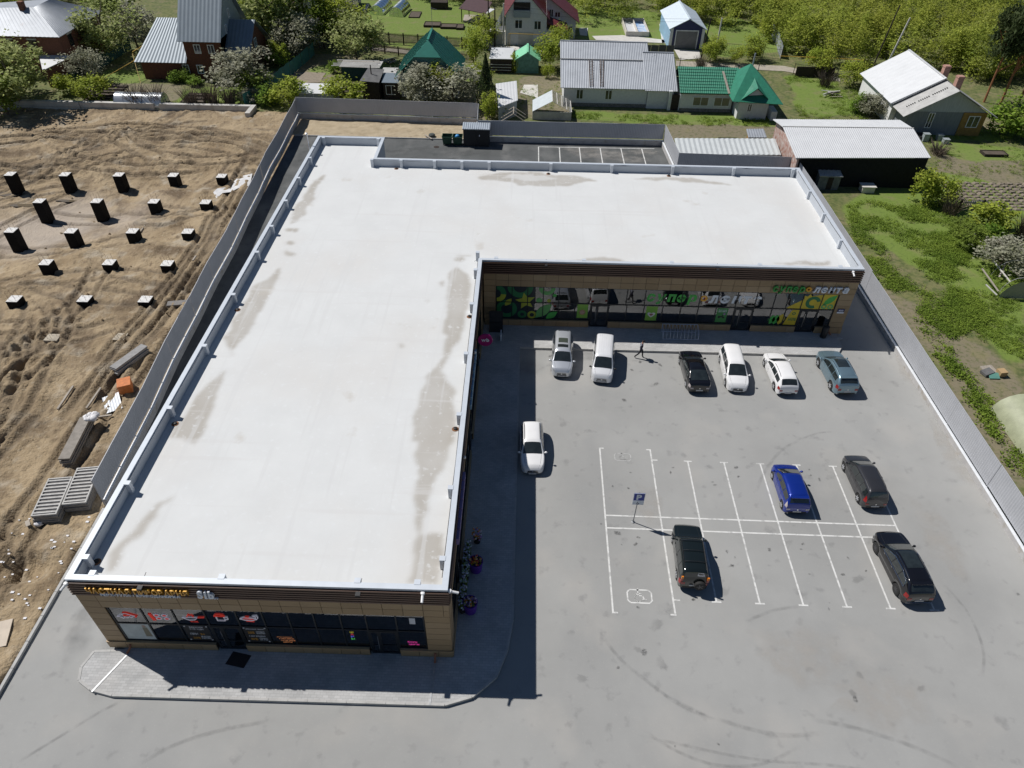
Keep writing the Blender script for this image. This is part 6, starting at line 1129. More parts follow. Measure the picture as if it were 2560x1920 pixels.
# house B: dark red-brown brick with tall grey roof
hB = empty('brick_house', (-48.5, 112, 0), 0, 'dark red brick house with very tall steep grey metal roof and white windows', 'house')
MB().box(-56.3, -40.6, 108, 118.6, -.3, 2.75).box(-49.3, -43.9, 108.002, 118.5, 2.75, 5.6).build('wall', brown_b, hB)
roof_plate(hB, [(-56.9, 107.3, 2.55), (-49.3, 107.3, 2.55), (-49.3, 113.4, 7.0), (-54.6, 113.4, 7.0)], bluegrey, 'roof_slope', pitch=.5, depth=.03); roof_plate(hB, [(-56.9, 119.4, 2.55), (-56.9, 107.3, 2.55), (-54.6, 113.4, 7.)], white_roof, 'roof_slope'); roof_plate(hB, [(-43.9, 107.3, 2.7), (-40.1, 107.3, 2.7), (-40.1, 113.3, 7.0), (-43.9, 113.3, 7.0)], bluegrey, 'roof_slope', pitch=.5); roof_plate(hB, [(-40.1, 119.4, 2.7), (-57, 119.4, 2.7), (-54.6, 113.4, 7.0), (-40.1, 113.4, 7.0)], bluegrey, 'roof_slope')
roof_plate(hB, [(-49.75, 107.2, 5.5), (-43.5, 107.2, 5.5), (-43.5, 113.4, 12.6), (-49.75, 113.4, 12.6)], bluegrey, 'roof_slope', pitch=.55, depth=.025); roof_plate(hB, [(-43.5, 119.6, 5.5), (-49.75, 119.6, 5.5), (-49.75, 113.4, 12.6), (-43.5, 113.4, 12.6)], bluegrey, 'roof_slope')
MB().poly([(-43.9, 108, 2.7), (-43.9, 118.6, 2.7), (-43.9, 118.6, 5.5), (-43.9, 113.4, 12.3), (-43.9, 108, 5.5)]).build('gable_wall', greyc, hB); MB().poly([(-40.6, 108, 2.7), (-40.6, 118.6, 2.7), (-40.6, 113.3, 6.9)]).build('gable_wall', brown_b, hB)
for u, z in ((-47.9, 3.7), (-45.9, 3.7), (-50.3, .9), (-48.2, .9), (-44.2, .9)): window(hB, S_(108), u, u+.95, z, z+1.25)
window(hB, E_(-43.9), 111, 111.7, 5.6, 6.8); window(hB, E_(-43.9), 113.2, 113.9, 7.2, 8.4); window(hB, E_(-40.6), 112.4, 113.5, 3.4, 4.6)
# garden buildings behind house B
shed('barn', [(-58.5, 138), (-47, 138), (-47, 145), (-58.5, 145)], (3.4, 3.4, 3.8, 3.8), darkwood, tar, 'dark open barn behind the tall grey roof', pitch=0, cat='barn'); shed('shed', [(-57.5, 121), (-52, 121), (-52, 127), (-57.5, 127)], (2.4, 2.4, 2.7, 2.7), greyc, bluegrey, 'low flat blue-grey outbuilding left of the tall roof', pitch=0); shed('carport', [(-40, 124), (-33, 124), (-33, 131), (-40, 131)], (2.5, 2.5, 2.9, 2.9), darkwood, tar, 'dark carport right of the tall grey roof', pitch=0, walls=False)
for (x, y) in ((-39.6, 124.4), (-33.4, 124.4), (-33.4, 130.6), (-39.6, 130.6)): MB().box(x-.1, x+.1, y-.1, y+.1, 0, 2.5).build('post', darkwood, bpy.data.objects['carport'])
for (x, y, h, nm) in ((-56.2, 117.5, 4.6, 'taller'), (-57.4, 115.6, 3.6, 'shorter')): tag(MB().tube([(x, y, 0), (x, y, h)], .12, 8).lathe((x, y, h), [(.18, 0), (.18, .1), (.02, .25)], 10).build('stove_pipe', zinc), '%s metal stove pipe left of the tall grey roof' % nm, 'pipe')
# house C: teal half-hipped roof
hC = empty('timber_house', (-13.6, 106.8, 0), 0, 'small house with steep teal half-hipped metal roof and pale teal gable', 'house'); xl, xr, xm = -18.2, -9.0, -13.55; yf, yb, ym0, ym1 = 102.4, 111.0, 104.0, 109.4; zE, zJ, zR = 2.95, 5.6, 7.4; k = (zJ-zE)/(zR-zE)
MB().box(-17.6, -9.6, 103.0, 110.4, -.3, 3.0).build('wall', wbrick, hC); jl, jr = xl+(xm-xl)*k, xr+(xm-xr)*k
roof_plate(hC, [(xl, yb, zE), (xl, yf, zE), (jl, yf, zJ), (xm, ym0, zR), (xm, ym1, zR), (jl, yb, zJ)], teal, 'roof_slope'); roof_plate(hC, [(xr, yf, zE), (xr, yb, zE), (jr, yb, zJ), (xm, ym1, zR), (xm, ym0, zR), (jr, yf, zJ)], teal, 'roof_slope')
roof_plate(hC, [(jl, yf-.02, zJ), (jr, yf-.02, zJ), (xm, ym0, zR)], teal, 'roof_hip'); roof_plate(hC, [(jr, yb, zJ), (jl, yb, zJ), (xm, ym1, zR)], teal, 'roof_hip')
for y in (103.0, 110.3): MB().poly([(-17.3, y, 3), (-9.8, y, 3), (jr, y, zJ), (jl, y, zJ)]).quad((-17.3, y+.1, 3), (jl, y+.1, zJ), (jr, y+.1, zJ), (-9.8, y+.1, 3)).build('gable_wall', teal_b, hC)
sm_ = MB()
for i in range(15):
    y = yf+.3+i*(yb-yf-.6)/14; t = min(1, (y-yf)/(ym0-yf) if y < ym0 else ((yb-y)/(yb-ym1) if y > ym1 else 1)); kk = k+(1-k)*max(0, t)
    for (xe, sg) in ((xl, 1), (xr, -1)): sm_.beam((xe, y, zE+.03), (xe+(xm-xe)*kk, y, zE+(zR-zE)*kk+.03), .05, .05)
sm_.build('roof_seams', mat('teal_seam', (.012, .09, .075), .5), hC); MB().beam((xm, ym0, zR+.03), (xm, ym1, zR+.03), .3, .05).build('ridge_cap', teal, hC)
window(hC, S_(103.0), -14.2, -13.2, 3.6, 4.6); window(hC, S_(103.0), -16.9, -15.3, .7, 2.2); window(hC, S_(103), -13, -11.4, .7, 2.2)
MB().tube([(-13.4, 108.6, 7.3), (-13.4, 108.6, 10.4)], .03, 5).tube([(-13.6, 108.6, 10.3), (-12.6, 108.4, 10.1)], .02, 4).build('aerial', post, hC)
shed('lean_to', [(-20.1, 101.8), (-17.5, 101.8), (-17.9, 104.6), (-20.2, 104.7)], (2.3, 2.3, 2.7, 2.7), darkwood, bluegrey, 'flat blue-grey lean-to roof left of the teal-roofed house', pitch=0); bpy.data.objects['lean_to']; window(bpy.data.objects['lean_to'], S_(102.05), -19.6, -18.0, .6, 1.9, fr=white_fr)
shed('shed', [(-23.0, 101.4), (-20.3, 101.2), (-20.1, 104.9), (-22.4, 105.0)], (2.6, 2.5, 3.1, 3.2), darkwood, tar, 'dark tar-paper shed roof left of the blue-grey lean-to', pitch=0); MB().tube([(-21.7, 103.4, 2.7), (-21.7, 103.4, 4.1)], .08, 7).build('stove_pipe', darkwood, bpy.data.objects['shed.001']); shed('shed', [(-21.0, 105.2), (-18.8, 105.2), (-18.6, 108.2), (-20.8, 108.2)], (2.1, 2.1, 2.3, 2.3), darkwood, slate, 'small grey slate roof behind the tar-paper shed', pitch=0)
shed('wood_store', [(-27.6, 109.4), (-21.6, 109.2), (-21.4, 111.6), (-27.4, 111.8)], (1.9, 1.9, 2.1, 2.1), mat('dark_teal_wall', (.02, .06, .055), .8), slate, 'low teal store roofed with loose planks under the trees', pitch=0)
for i in range(6): MB().beam((-28.3+random.uniform(-.5, .5), 109.3+i*.42, 2.02+i*.035+.03), (-21.8+random.uniform(-.4, .4), 109.2+i*.42, 2.04+i*.035+.03), .16, .05).build('plank', random.choice((slate, wood)), bpy.data.objects['wood_store'])
# white greenhouse box near the fence
gh = empty('greenhouse', (-28.8, 100.4, 0), 0, 'bright white flat-topped greenhouse behind the grey fence', 'greenhouse')
MB().box(-31.4, -25.6, 99, 99.06, 0, 1.6).box(-31.4, -25.6, 101.6, 101.66, 0, 1.95).box(-31.4, -31.34, 99.06, 101.6, 0, 1.6).box(-25.66, -25.6, 99.06, 101.6, 0, 1.6).build('wall', greyc, gh); roof_plate(gh, [(-31.5, 98.9, 1.62), (-25.5, 98.9, 1.62), (-25.5, 101.8, 2.0), (-31.5, 101.8, 2.0)], white_roof, 'roof')
fr_ = MB(); [fr_.box(-31.4+i*1.16-.03, -31.4+i*1.16+.03, 98.96, 98.99, .1, 1.6) for i in range(6)]; fr_.build('frame', white_fr, gh)
# raised beds
def bed(x0, x1, y0, y1, label, h=.3, sm=soilm, group='raised garden beds'):
    r = empty('garden_bed', ((x0+x1)/2, (y0+y1)/2, 0), 0, label, 'garden bed', group); t = .08; f = MB().box(x0, x1, y0, y0+t, 0, h).box(x0, x1, y1-t, y1, 0, h).box(x0, x0+t, y0+t, y1-t, 0, h).box(x1-t, x1, y0+t, y1-t, 0, h); f.build('edging', darkwood, r); MB().box(x0+t, x1-t, y0+t, y1-t, 0, h*.75).build('soil', sm, r)
for i, (a, c_, y) in enumerate(((-33.6, -28.6, 104.6), (-33.2, -28.8, 102.9), (-28.0, -22.8, 105.2), (-28.2, -23.0, 103.4), (-26.5, -22.5, 107))): bed(a, c_, y, y+.95, 'dark timber garden bed, %s of the group behind the white greenhouse' % ('far left', 'near left', 'middle right', 'near right', 'far right')[i])
for i in range(6): bed(-61-.3*i, -57.4, 98.2+i*1.15, 98.9+i*1.15, 'dark narrow garden bed left of the silver tunnel, %s from the concrete wall' % ('first', 'second', 'third', 'fourth', 'fifth', 'sixth')[i], .2)
for i in range(3): bed(-47.6, -44.4, 98.6+i*1.3, 99.5+i*1.3, 'dark garden bed right of the silver tunnel, %s of three' % ('nearest', 'middle', 'farthest')[i], .2)
# arched tunnels
def tunnel(name, x, y0, y1, r_, label, m, ang=0., fr=post, axis='y', door=True, h=1.):
    root = empty(name, (x, y0, 0), ang, label, 'greenhouse'); L_ = y1-y0; n = 12
    mb = MB()
    for i in range(2):
        for j in range(n+1): t = math.pi*j/n; mb.v.append((r_*math.cos(t), L_*i, r_*h*1.15*math.sin(t)))
    for j in range(n): mb.f.append((j, j+1, n+2+j, n+1+j)); mb.m.append(0)
    mb.build('cover', m, root, 40, world=False)
    for i in (0, L_): MB().poly([(r_*math.cos(math.pi*j/n), i, r_*h*1.15*math.sin(math.pi*j/n)) for j in range(n+1)]).build('end_panel', m, root, world=False)
    nh = max(3, int(L_/1.1)); hp = MB()
    for i in range(nh+1): hp.tube([(r_*1.005*math.cos(math.pi*j/n), L_*i/nh, r_*h*1.155*math.sin(math.pi*j/n)) for j in range(n+1)], .025, 4)
    hp.tube([(-.4, -.02, 0), (-.4, -.02, r_*.95), (.4, -.02, r_*.95), (.4, -.02, 0)], .025, 4).tube([(-.4, -.02, .6), (.4, -.02, .6)], .02, 4); hp.build('frame', fr, root, world=False); MB().box(-r_, r_, 0, L_, .0, .05).build('base', darkwood, root, world=False) if False else None
    return root
tunnel('greenhouse', -28.3, 145.5, 151.8, 1.35, 'arched clear greenhouse, left one of the pair on the lawn', poly_m, -.12); tunnel('greenhouse', -24.45, 144.5, 150.2, 1.35, 'arched clear greenhouse, right one of the pair on the lawn', poly_m, -.12)
tunnel('greenhouse', -49.4, 97.95, 104.4, 1.35, 'silver polythene tunnel lying behind the concrete wall', mat('silver_poly', (.55, .58, .6), .22, .5, var=.1), math.radians(90))
# gabled greenhouse frame near the rear fence
r = empty('greenhouse', (3.6, 97.5, 0), 0, 'gabled greenhouse with half-glazed slatted roof behind the rear fence', 'greenhouse')
roof_plate(r, [(1.0, 99.8, 1.1), (1.0, 95.6, 1.1), (3.6, 95.6, 2.5), (3.6, 99.8, 2.5)], mat('old_film', (.55, .6, .62), .5, var=.1), 'roof_slope', t=.03)
sl_ = MB()
for i in range(9): y = 95.6+i*.52; sl_.beam((6.2, y, 1.1), (3.6, y, 2.5), .08, .05)
for i in range(5): t = i/4; sl_.beam((6.2-2.6*t, 95.6, 1.1+1.4*t), (6.2-2.6*t, 99.8, 1.1+1.4*t), .08, .05)
sl_.build('roof_frame', mat('pale_timber', (.6, .58, .54), .8), r); MB().box(1.0, 6.2, 95.6, 95.66, 0, 1.08).box(1.0, 1.06, 95.66, 99.8, 0, 1.08).box(6.14, 6.2, 95.66, 99.8, 0, 1.08).build('wall', slate, r)
r = empty('compost_frame', (-1.5, 93.2, 0), 0, 'small gabled wooden frame behind the dark bin shelter', 'frame'); [MB().beam((-1.5+s*1.6, 92.4+k*1.2, .9), (-1.5, 92.4+k*1.2, 1.9), .12, .08).build('rafter', wood, r) for s in (-1, 1) for k in (0, 1, 2)]; [MB().beam((-1.5+s*1.5, 92.4, 0), (-1.5+s*1.5, 92.4, .95), .1, .1).build('post', wood, r) for s in (-1, 1)]; MB().beam((-1.5, 92.4, 1.92), (-1.5, 94.8, 1.92), .1, .08).build('ridge', wood, r)
# house D: long white house with corrugated roof
hD = gable('white_house', 5.3, 16.8, 101.0, 118.4, 2.75, 6.0, 'x', wbrick, zinc, 'long white brick house with large pale corrugated roof and two ladders', over=.5, pitch=.24, depth=.035)
MB().beam((4.8, 105.9, 4.78), (17.2, 105.9, 4.78), .12, .1).build('sheet_overlap', slate, hD)
for u in (7.0, 11.0): window(hD, S_(101.0), u, u+1.0, .95, 2.3)
MB().box(5.28, 20.3, 100.93, 100.99, -.2, .45).build('plinth', mat('rubble_plinth', (.2, .19, .18), .95, var=.4, scale=5), hD)
lad = mat('ladder_wood', (.16, .12, .095), .85); sl_r = (6.0-2.75)/8.7
for lx, w_ in ((9.0, .45), (10.4, .4)):
    r = empty('roof_ladder', (lx, 104, 3.5), 0, 'dark wooden ladder lying on the corrugated roof, %s of two' % ('left' if lx < 10 else 'right'), 'ladder', 'ladders on the white house'); zf = lambda y: 2.75+(y-101)*sl_r+.2
    for s in (-1, 1): MB().beam((lx+s*w_/2, 100.7, zf(100.7)), (lx+s*w_/2+(.25 if lx > 10 else 0), 105.8, zf(105.8)), .06, .06).build('rail', lad, r)
    for i in range(10): y = 100.9+i*.5; MB().beam((lx-w_/2, y, zf(y)+.02), (lx+w_/2+.02*i, y, zf(y)+.02), .06, .06).build('rung', lad, r)
hD2 = gable('house_annex', 16.85, 20.4, 100.75, 114, 2.65, 5.35, 'x', wbrick, zinc, 'lower annex of the white house with rust-streaked roof', over=.45, pitch=.24, depth=.035)
MB().beam((16.5, 104.9, 4.3), (20.9, 104.9, 4.3), .1, .08).build('sheet_overlap', slate, hD2); chimney(hD2, 18.1, 105, 4.2, 4.6, .3, slate) if False else None
for x in (19.9, 21.4): MB().box(x-.2, x+.2, 100.1, 100.5, 0, 2.4).box(x-.25, x+.25, 100.05, 100.55, 2.4, 2.6).build('gate_pillar', wbrick, hD2)
MB().box(20.1, 21.2, 100.25, 100.3, 0, 2.1).build('gate', darkwood, hD2)
# house E: green tile roof + hip-roofed house
tile_g = mat('green_tile_roof', (.028, .20, .125), .5, var=.15, scale=2); hE = empty('green_roof_wing', (24.8, 102, 0), 0, 'long white wing with bright green tiled roof', 'house'); MB().box(21.3, 28.4, 100.0, 106.2, -.2, 2.6).build('wall', wbrick, hE)
for j in range(9):                                   # tile courses
    y0_, y1_ = 99.5+j*.47, 99.5+(j+1)*.47+.03; z0_, z1_ = 2.58+j*.24+.05, 2.58+(j+1)*.24; mb = MB(); corr(mb, (21.0, y0_, z0_), (29.4, y0_, z0_), (29.4, y1_, z1_), (21.0, y1_, z1_), .26, .04); mb.quad((21, y0_, z0_-.06), (29.4, y0_, z0_-.06), (29.4, y0_, z0_+.02), (21, y0_, z0_+.02)); mb.build('tile_course', tile_g, hE)
roof_plate(hE, [(21, 106.6, 2.6), (29.4, 106.6, 2.6), (29.4, 103.7, 4.72), (21, 103.7, 4.72)], tile_g, 'roof_slope'); roof_plate(hE, [(21.02, 99.52, 2.54), (29.38, 99.52, 2.54), (29.38, 103.7, 4.68), (21.02, 103.7, 4.68)], darkwood, 'roof_deck')
MB().beam((27.1, 102.9, 4.5), (27.6, 99.3, 2.75), .3, .03).build('loose_board', wood, hE)
for u in (23.0, 25.9): window(hE, S_(100.0), u, u+2.2, .75, 2.0, m=mat('warm_glass', (.2, .18, .13), .2))
MB().box(21.28, 28.4, 99.93, 99.99, -.2, .4).build('plinth', MATS['rubble_plinth'], hE)
hE2 = empty('hip_house', (30.6, 101, 0), 0, 'white house with bright green pyramid roof and small front gable', 'house'); MB().box(28.7, 32.7, 97.6, 105.4, -.2, 2.6).build('wall', wbrick, hE2); ax_, ay_, az_ = 30.2, 101.2, 6.1; ec = [(27.6, 96.9, 2.55), (34.2, 96.3, 2.5), (34.2, 106.2, 2.55), (27.6, 106.2, 2.55)]
for i in range(4): roof_plate(hE2, [ec[i], ec[(i+1) % 4], (ax_, ay_, az_)], tile_g, 'roof_slope')
MB().poly([(28.7, 97.5, 2.5), (32.6, 97.5, 2.5), (30.6, 97.5, 4.1)]).box(28.7, 32.6, 97.5, 97.62, -.2, 2.5).build('gable_wall', wbrick, hE2); roof_plate(hE2, [(28.2, 100, 2.35), (28.2, 97.0, 2.35), (30.6, 97.0, 4.3), (30.6, 100, 4.9)], tile_g, 'gable_roof'); roof_plate(hE2, [(33.0, 97.0, 2.35), (33.0, 100, 2.35), (30.6, 100, 4.9), (30.6, 97.0, 4.3)], tile_g, 'gable_roof')
window(hE2, S_(97.5), 29.9, 30.5, 1.0, 2.1); MB().tube([(30.7, 102, 5.6), (30.7, 102, 7.2)], .1, 8).build('flue', zinc, hE2); MB().box(33.2, 34.0, 97.2, 99.5, 0, 1.2).build('porch', wbrick, hE2)
# house F: white roof, gable to the camera
hF = gable('white_roof_house', 48.9, 59.6, 97.0, 108.2, 3.05, 6.1, 'y', mat('white_render', (.74, .74, .73), .85, var=.08), white_roof, 'house with large bright white roof slope and two brick chimneys at right', over=.5, pitch=.9, depth=.02, rm2=slate, rx=54.2)
MB().box(49.6, 59.6, 93.6, 97.0, -.2, 3.0).build('wall', mat('grey_boards', (.20, .22, .24), .85, var=.2, scale=3, stretch=(4, 4, .3)), hF); MB().poly([(49.6, 93.6, 3), (59.6, 93.6, 3), (54.4, 93.6, 5.8)]).build('gable_wall', mat('pale_boards', (.42, .45, .47), .85, var=.2, scale=3, stretch=(4, 4, .3)), hF)
roof_plate(hF, [(48.6, 96.9, 2.6), (48.6, 92.7, 2.6), (54.4, 92.7, 5.95), (54.4, 96.9, 5.95)], slate, 'roof_slope', pitch=.9, depth=.015); roof_plate(hF, [(60.6, 92.7, 2.7), (60.6, 96.9, 2.7), (54.4, 96.9, 5.95), (54.4, 92.7, 5.95)], slate, 'roof_slope', pitch=.3)
MB().beam((48.3, 96.6, 2.95), (54.2, 96.6, 6.3), .3, .05).build('verge_board', white_roof, hF); chimney(hF, 54.9, 98.6, 5.2, 7.2, .75, mat('pale_brick', (.42, .24, .19), .9, var=.2, scale=6)); chimney(hF, 55.2, 95.2, 5.0, 7.0, .75, MATS['pale_brick'])
dk = MB(); [dk.box(49.5+i*.21, 49.5+i*.21+.13, 94.55, 94.75, 3.2+i*.122, 3.26+i*.122) for i in range(21) if i not in (5, 12)]; dk.build('roof_cleats', cab, hF); MB().box(56.6, 59.62, 93.5, 93.59, -.2, 3).build('ochre_wall', brownw, hF); window(hF, S_(93.5), 57.4, 58.9, 1.1, 2.6); window(hF, S_(93.58), 52.2, 53.0, .9, 2.9)
for i, (x, y) in enumerate(((51.8, 91.5), (53.8, 91.9), (54.2, 90.9))): tag(MB().box(x-.35, x+.35, y-.3, y+.3, 0, .9-.2*i).box(x-.4, x+.4, y-.35, y+.35, .92-.2*i, .97-.2*i).build('beehive', greyc), 'grey wooden box standing in the shade before the gable, %s of three' % ('left', 'middle', 'right')[i], 'box', 'boxes before the gable')
# long barn G and low shed H
hG = empty('barn', (37.8, 82, 0), 0, 'long barn with wide pale corrugated roof and black front wall', 'barn')
MB().box(30.9, 45.2, 77.6, 77.8, -.2, 3.55).box(45.0, 45.2, 77.8, 87.2, -.2, 3.6).build('wall', mat('tarred_wall', (.008, .008, .009), .9, var=.5, scale=3), hG); MB().box(30.7, 30.9, 77.6, 87.2, -.2, 3.7).box(30.9, 45.0, 87.0, 87.2, -.2, 3.6).build('wall', rustw, hG)
roof_plate(hG, [(30.2, 76.8, 3.6), (45.5, 77.7, 3.6), (45.7, 84.0, 4.45), (30.3, 83.6, 4.45)], white_roof, 'roof_slope', pitch=.24, depth=.03); roof_plate(hG, [(45.9, 88.0, 3.9), (30.2, 87.3, 3.9), (30.3, 83.6, 4.45), (45.7, 84.0, 4.45)], white_roof, 'roof_slope', pitch=.24, depth=.03); MB().beam((30.25, 83.55, 4.5), (45.75, 84, 4.5), .12, .04).build('ridge_cap', slate, hG)
shed('shed', [(17.9, 80.4), (30.0, 80.9), (30.2, 84.8), (18.0, 84.2)], (2.15, 2.15, 2.5, 2.5), greyc, mat('pale_ribbed_roof', (.58, .61, .61), .5, .1, var=.06), 'long low shed with pale ribbed roof behind the fence', pitch=.6, depth=.06, t=.1)
shed('shed', [(27.5, 86.5), (29.8, 86.6), (29.8, 88.6), (27.6, 88.4)], (1.9, 1.9, 2.2, 2.2), brownw, zinc, 'tiny shed with ribbed roof left of the long barn', pitch=.3)
tag(MB().box(24.3, 26.8, 86.6, 86.68, 0, 1.1).box(24.3, 26.8, 88.2, 88.28, 0, 1.1).box(24.3, 24.38, 86.68, 88.2, 0, 1.1).box(26.72, 26.8, 86.68, 88.2, 0, 1.1).box(24.38, 26.72, 86.68, 88.2, 0, .3).build('skip_tank', darkwood), 'dark open metal tank behind the low ribbed shed', 'tank')
# garage I
hI = gable('garage', 23.9, 29.5, 128.6, 139.6, 3.2, 4.6, 'y', bluew, mat('ice_white_roof', (.66, .74, .80), .4, .1, var=.04), 'dark blue garage with pale gabled roof and grey roller door', cat='garage', over=.35, pitch=.2, depth=.02); MB().box(24.9, 28.4, 128.52, 128.6, -.1, 2.75).build('roller_door', mat('grey_door', (.17, .17, .18), .5), hI); MB().box(24.75, 24.9, 128.48, 128.6, -.1, 2.9).box(28.4, 28.55, 128.48, 128.6, -.1, 2.9).box(24.9, 28.4, 128.48, 128.6, 2.75, 2.9).build('door_frame', white_fr, hI); MB().box(23.84, 24.3, 128.45, 128.6, -.1, 3.15).box(29.1, 29.56, 128.45, 128.6, -.1, 3.15).build('corner_trim', white_fr, hI); MB().box(23.8, 23.9, 128.6, 139.5, 0, 3.1).build('side_cladding', mat('sky_blue_cladding', (.30, .48, .66), .5), hI)
# house J
hJ = gable('white_house', -3.6, 3.2, 128.4, 140, 4.7, 8.7, 'y', wbrick, maroon, 'white two-storey house with dark red roof at the top centre', over=.5, pitch=.3, depth=.02, rx=-.9); MB().box(-1.45, 1.0, 128.32, 128.4, -.1, 2.0).build('garage_door', mat('cream_door', (.55, .55, .5), .6), hJ)
window(hJ, S_(128.4), -2.1, -.8, 2.6, 4.0); window(hJ, S_(128.4), 1.1, 2.3, 2.5, 3.9); MB().box(-2.3, .4, 127.9, 128.4, 4.4, 5.5).build('balcony_front', greyc, hJ); MB().box(-2.3, .4, 128.3, 128.4, 5.5, 6.6).build('balcony_opening', darkwood, hJ)
MB().box(3.2, 8.3, 133.0, 140, -.2, 3.0).build('wing_wall', wbrick, hJ); MB().poly([(3.2, 133, 3), (8.3, 133, 3), (3.2, 133, 6.6)]).build('wing_gable', wbrick, hJ); roof_plate(hJ, [(8.9, 131.9, 2.75), (8.9, 140.5, 2.75), (2.4, 140.5, 7.3), (2.4, 131.9, 7.3)], maroon, 'wing_roof', pitch=.3, depth=.02)
window(hJ, S_(133), 3.6, 4.4, 3.3, 4.6); window(hJ, S_(133), 4.6, 5.6, 3.3, 4.2); window(hJ, S_(133), 7.0, 7.8, .9, 2.0)
MB().box(3.2, 6.3, 128.9, 133, -.2, 2.4).build('annex_wall', wbrick, hJ); roof_plate(hJ, [(3.1, 128.4, 3.6), (6.8, 128.4, 2.5), (6.8, 133, 2.5), (3.1, 133, 3.6)], maroon, 'annex_roof'); window(hJ, S_(128.9), 4.0, 5.4, .7, 1.9)
MB().box(-6.6, -3.7, 128.3, 128.4, -.1, 2.1).build('wing_fence', mat('beige_panel', (.5, .5, .46), .7), hJ)
# small sheds K, L, M, R, S
gable('shed', -1.6, 1.9, 114.4, 118.2, 2.0, 3.0, 'y', fadegr, mint, 'small shed with mint green gabled roof', cat='shed', over=.25, pitch=0)
rL = shed('shed', [(-5.7, 114.2), (-2.1, 114.2), (-2.0, 118.6), (-5.5, 118.6)], (2.05, 2.05, 2.4, 2.4), darkwood, white_roof, 'open-fronted dark shed with whitish roof left of the mint shed', pitch=0); [MB().beam((-5.5, 114.2, z), (-2.3, 114.2, z), .06, .08).build('rail', slate, rL) for z in (.4, .8, 1.2)]
shed('shed', [(-3.5, 93.9), (-1.0, 96.8), (-1.3, 103.8), (-4.2, 102.4)], (2.1, 2.1, 2.3, 2.3), greyc, white_roof, 'narrow shed with clean white roof behind the bin shelter', pitch=.5, depth=.02)
rR = shed('summer_house', [(-12.5, 141.5), (-7.5, 138.5), (-6.5, 143.5), (-11.0, 147)], (2.3, 2.3, 3.0, 3.0), darkwood, mat('brown_sheet_roof', (.09, .05, .05), .5), 'brown-roofed garden shelter on the lawn at the top', pitch=0, walls=False)
for (x, y) in ((-12.0, 141.7), (-7.9, 139.2), (-7, 143.2), (-11, 146.4)): MB().box(x-.08, x+.08, y-.08, y+.08, 0, 2.4).build('post', darkwood, rR)
MB().box(-11.8, -8, 141.5, 145.5, 0, .3).build('deck', wood, rR); MB().obox((-7.6, 140.3, 2.36), (1.1, -.6, 0), (.6, 1.1, .1), (0, 0, .03)).build('white_sheet', white_roof, rR)
rS = gable('white_cottage', -43.5, -33.6, 146, 154, 3.2, 5.6, 'x', mat('pale_wall', (.5, .52, .55), .8), mat('striped_roof', (.45, .4, .42), .6, var=.4, scale=6, stretch=(6, .1, .1)), 'pale cottage with striped roof behind the trees at the top', over=.5, pitch=.3, depth=.05); window(rS, E_(-33.6), 148, 149, 1.2, 2.4)
# ---- fences in the village
def pickets(pts, h, m, label, sp=.2, wd=.09, posts=2.5):
    root = empty('picket_fence', (*pts[0], 0), 0, label, 'fence')
    for a, c_ in zip(pts[:-1], pts[1:]):
        a, c_ = Vector((*a, 0)), Vector((*c_, 0)); L_ = (c_-a).length; d = (c_-a)/L_; n = int(L_/sp); mb = MB()
        for i in range(n): p = a+d*(i+.5)*sp; mb.obox(p+Vector((0, 0, h/2+.1)), d*wd/2, Vector((-d.y, d.x, 0))*.012, (0, 0, h/2+random.uniform(-.02, .02)))
        mb.build('pickets', m, root)
        for z in (.4, h-.15): MB().beam(a+Vector((-d.y*.05, d.x*.05, z)), c_+Vector((-d.y*.05, d.x*.05, z)), .05, .08).build('rail', m, root)
        for i in range(int(L_/posts)+1): p = a+d*min(i*posts, L_); MB().box(p.x-.09, p.x+.09, p.y-.09, p.y+.09, 0, h+.2).build('post', darkwood, root)
    return root
pickets([(-25.6, 128), (-9.3, 125.7)], 1.6, mat('picket_brown', (.10, .075, .05), .85, var=.25), 'brown picket fence along the lawn behind the teal roof'); pickets([(-25.4, 123.2), (-18.3, 120.6), (-8.2, 119.0)], 1.2, mat('picket_mauve', (.20, .13, .14), .85, var=.25), 'low mauve-brown picket fence along the village lane')
bpk = mat('blue_picket', (.06, .13, .15), .85); pickets([tuple(G(2396, 522)[:2]), tuple(G(2465, 522)[:2])], .9, bpk, 'short blue-grey picket fence piece at the right')
def boardfence(pts, h, m, label, wd=1.1):
    root = empty('board_fence', (*pts[0], 0), 0, label, 'fence')
    for a, c_ in zip(pts[:-1], pts[1:]):
        a, c_ = Vector((*a, 0)), Vector((*c_, 0)); L_ = (c_-a).length; d = (c_-a)/L_; n = max(1, int(L_/wd)); nr = Vector((-d.y, d.x, 0))
        for i in range(n): p, q_ = a+d*L_*(i+.01)/n, a+d*L_*(i+.985)/n; o = nr*random.uniform(-.04, .04); hh = h+random.uniform(-.08, .08); mb = MB(); corr(mb, p+o, q_+o, q_+o+Vector((0, 0, hh)), p+o+Vector((0, 0, hh)), .2, .02); mb.build('board_panel', m, root)
    return root
tealf = mat('teal_fence', (.035, .16, .15), .7, var=.3, scale=2.5, stretch=(1, 1, .3)); boardfence([(-38.2, 97.3), (-36.6, 104), (-35.2, 112), (-34.2, 121)], 1.9, tealf, 'weathered teal board fence running back from the concrete wall'); boardfence([tuple(G(172, 222)[:2]), tuple(G(250, 172)[:2]), tuple(G(330, 122)[:2])], 1.8, mat('dark_teal_fence', (.015, .075, .065), .7, var=.2), 'dark teal fence in shade below the red brick house')
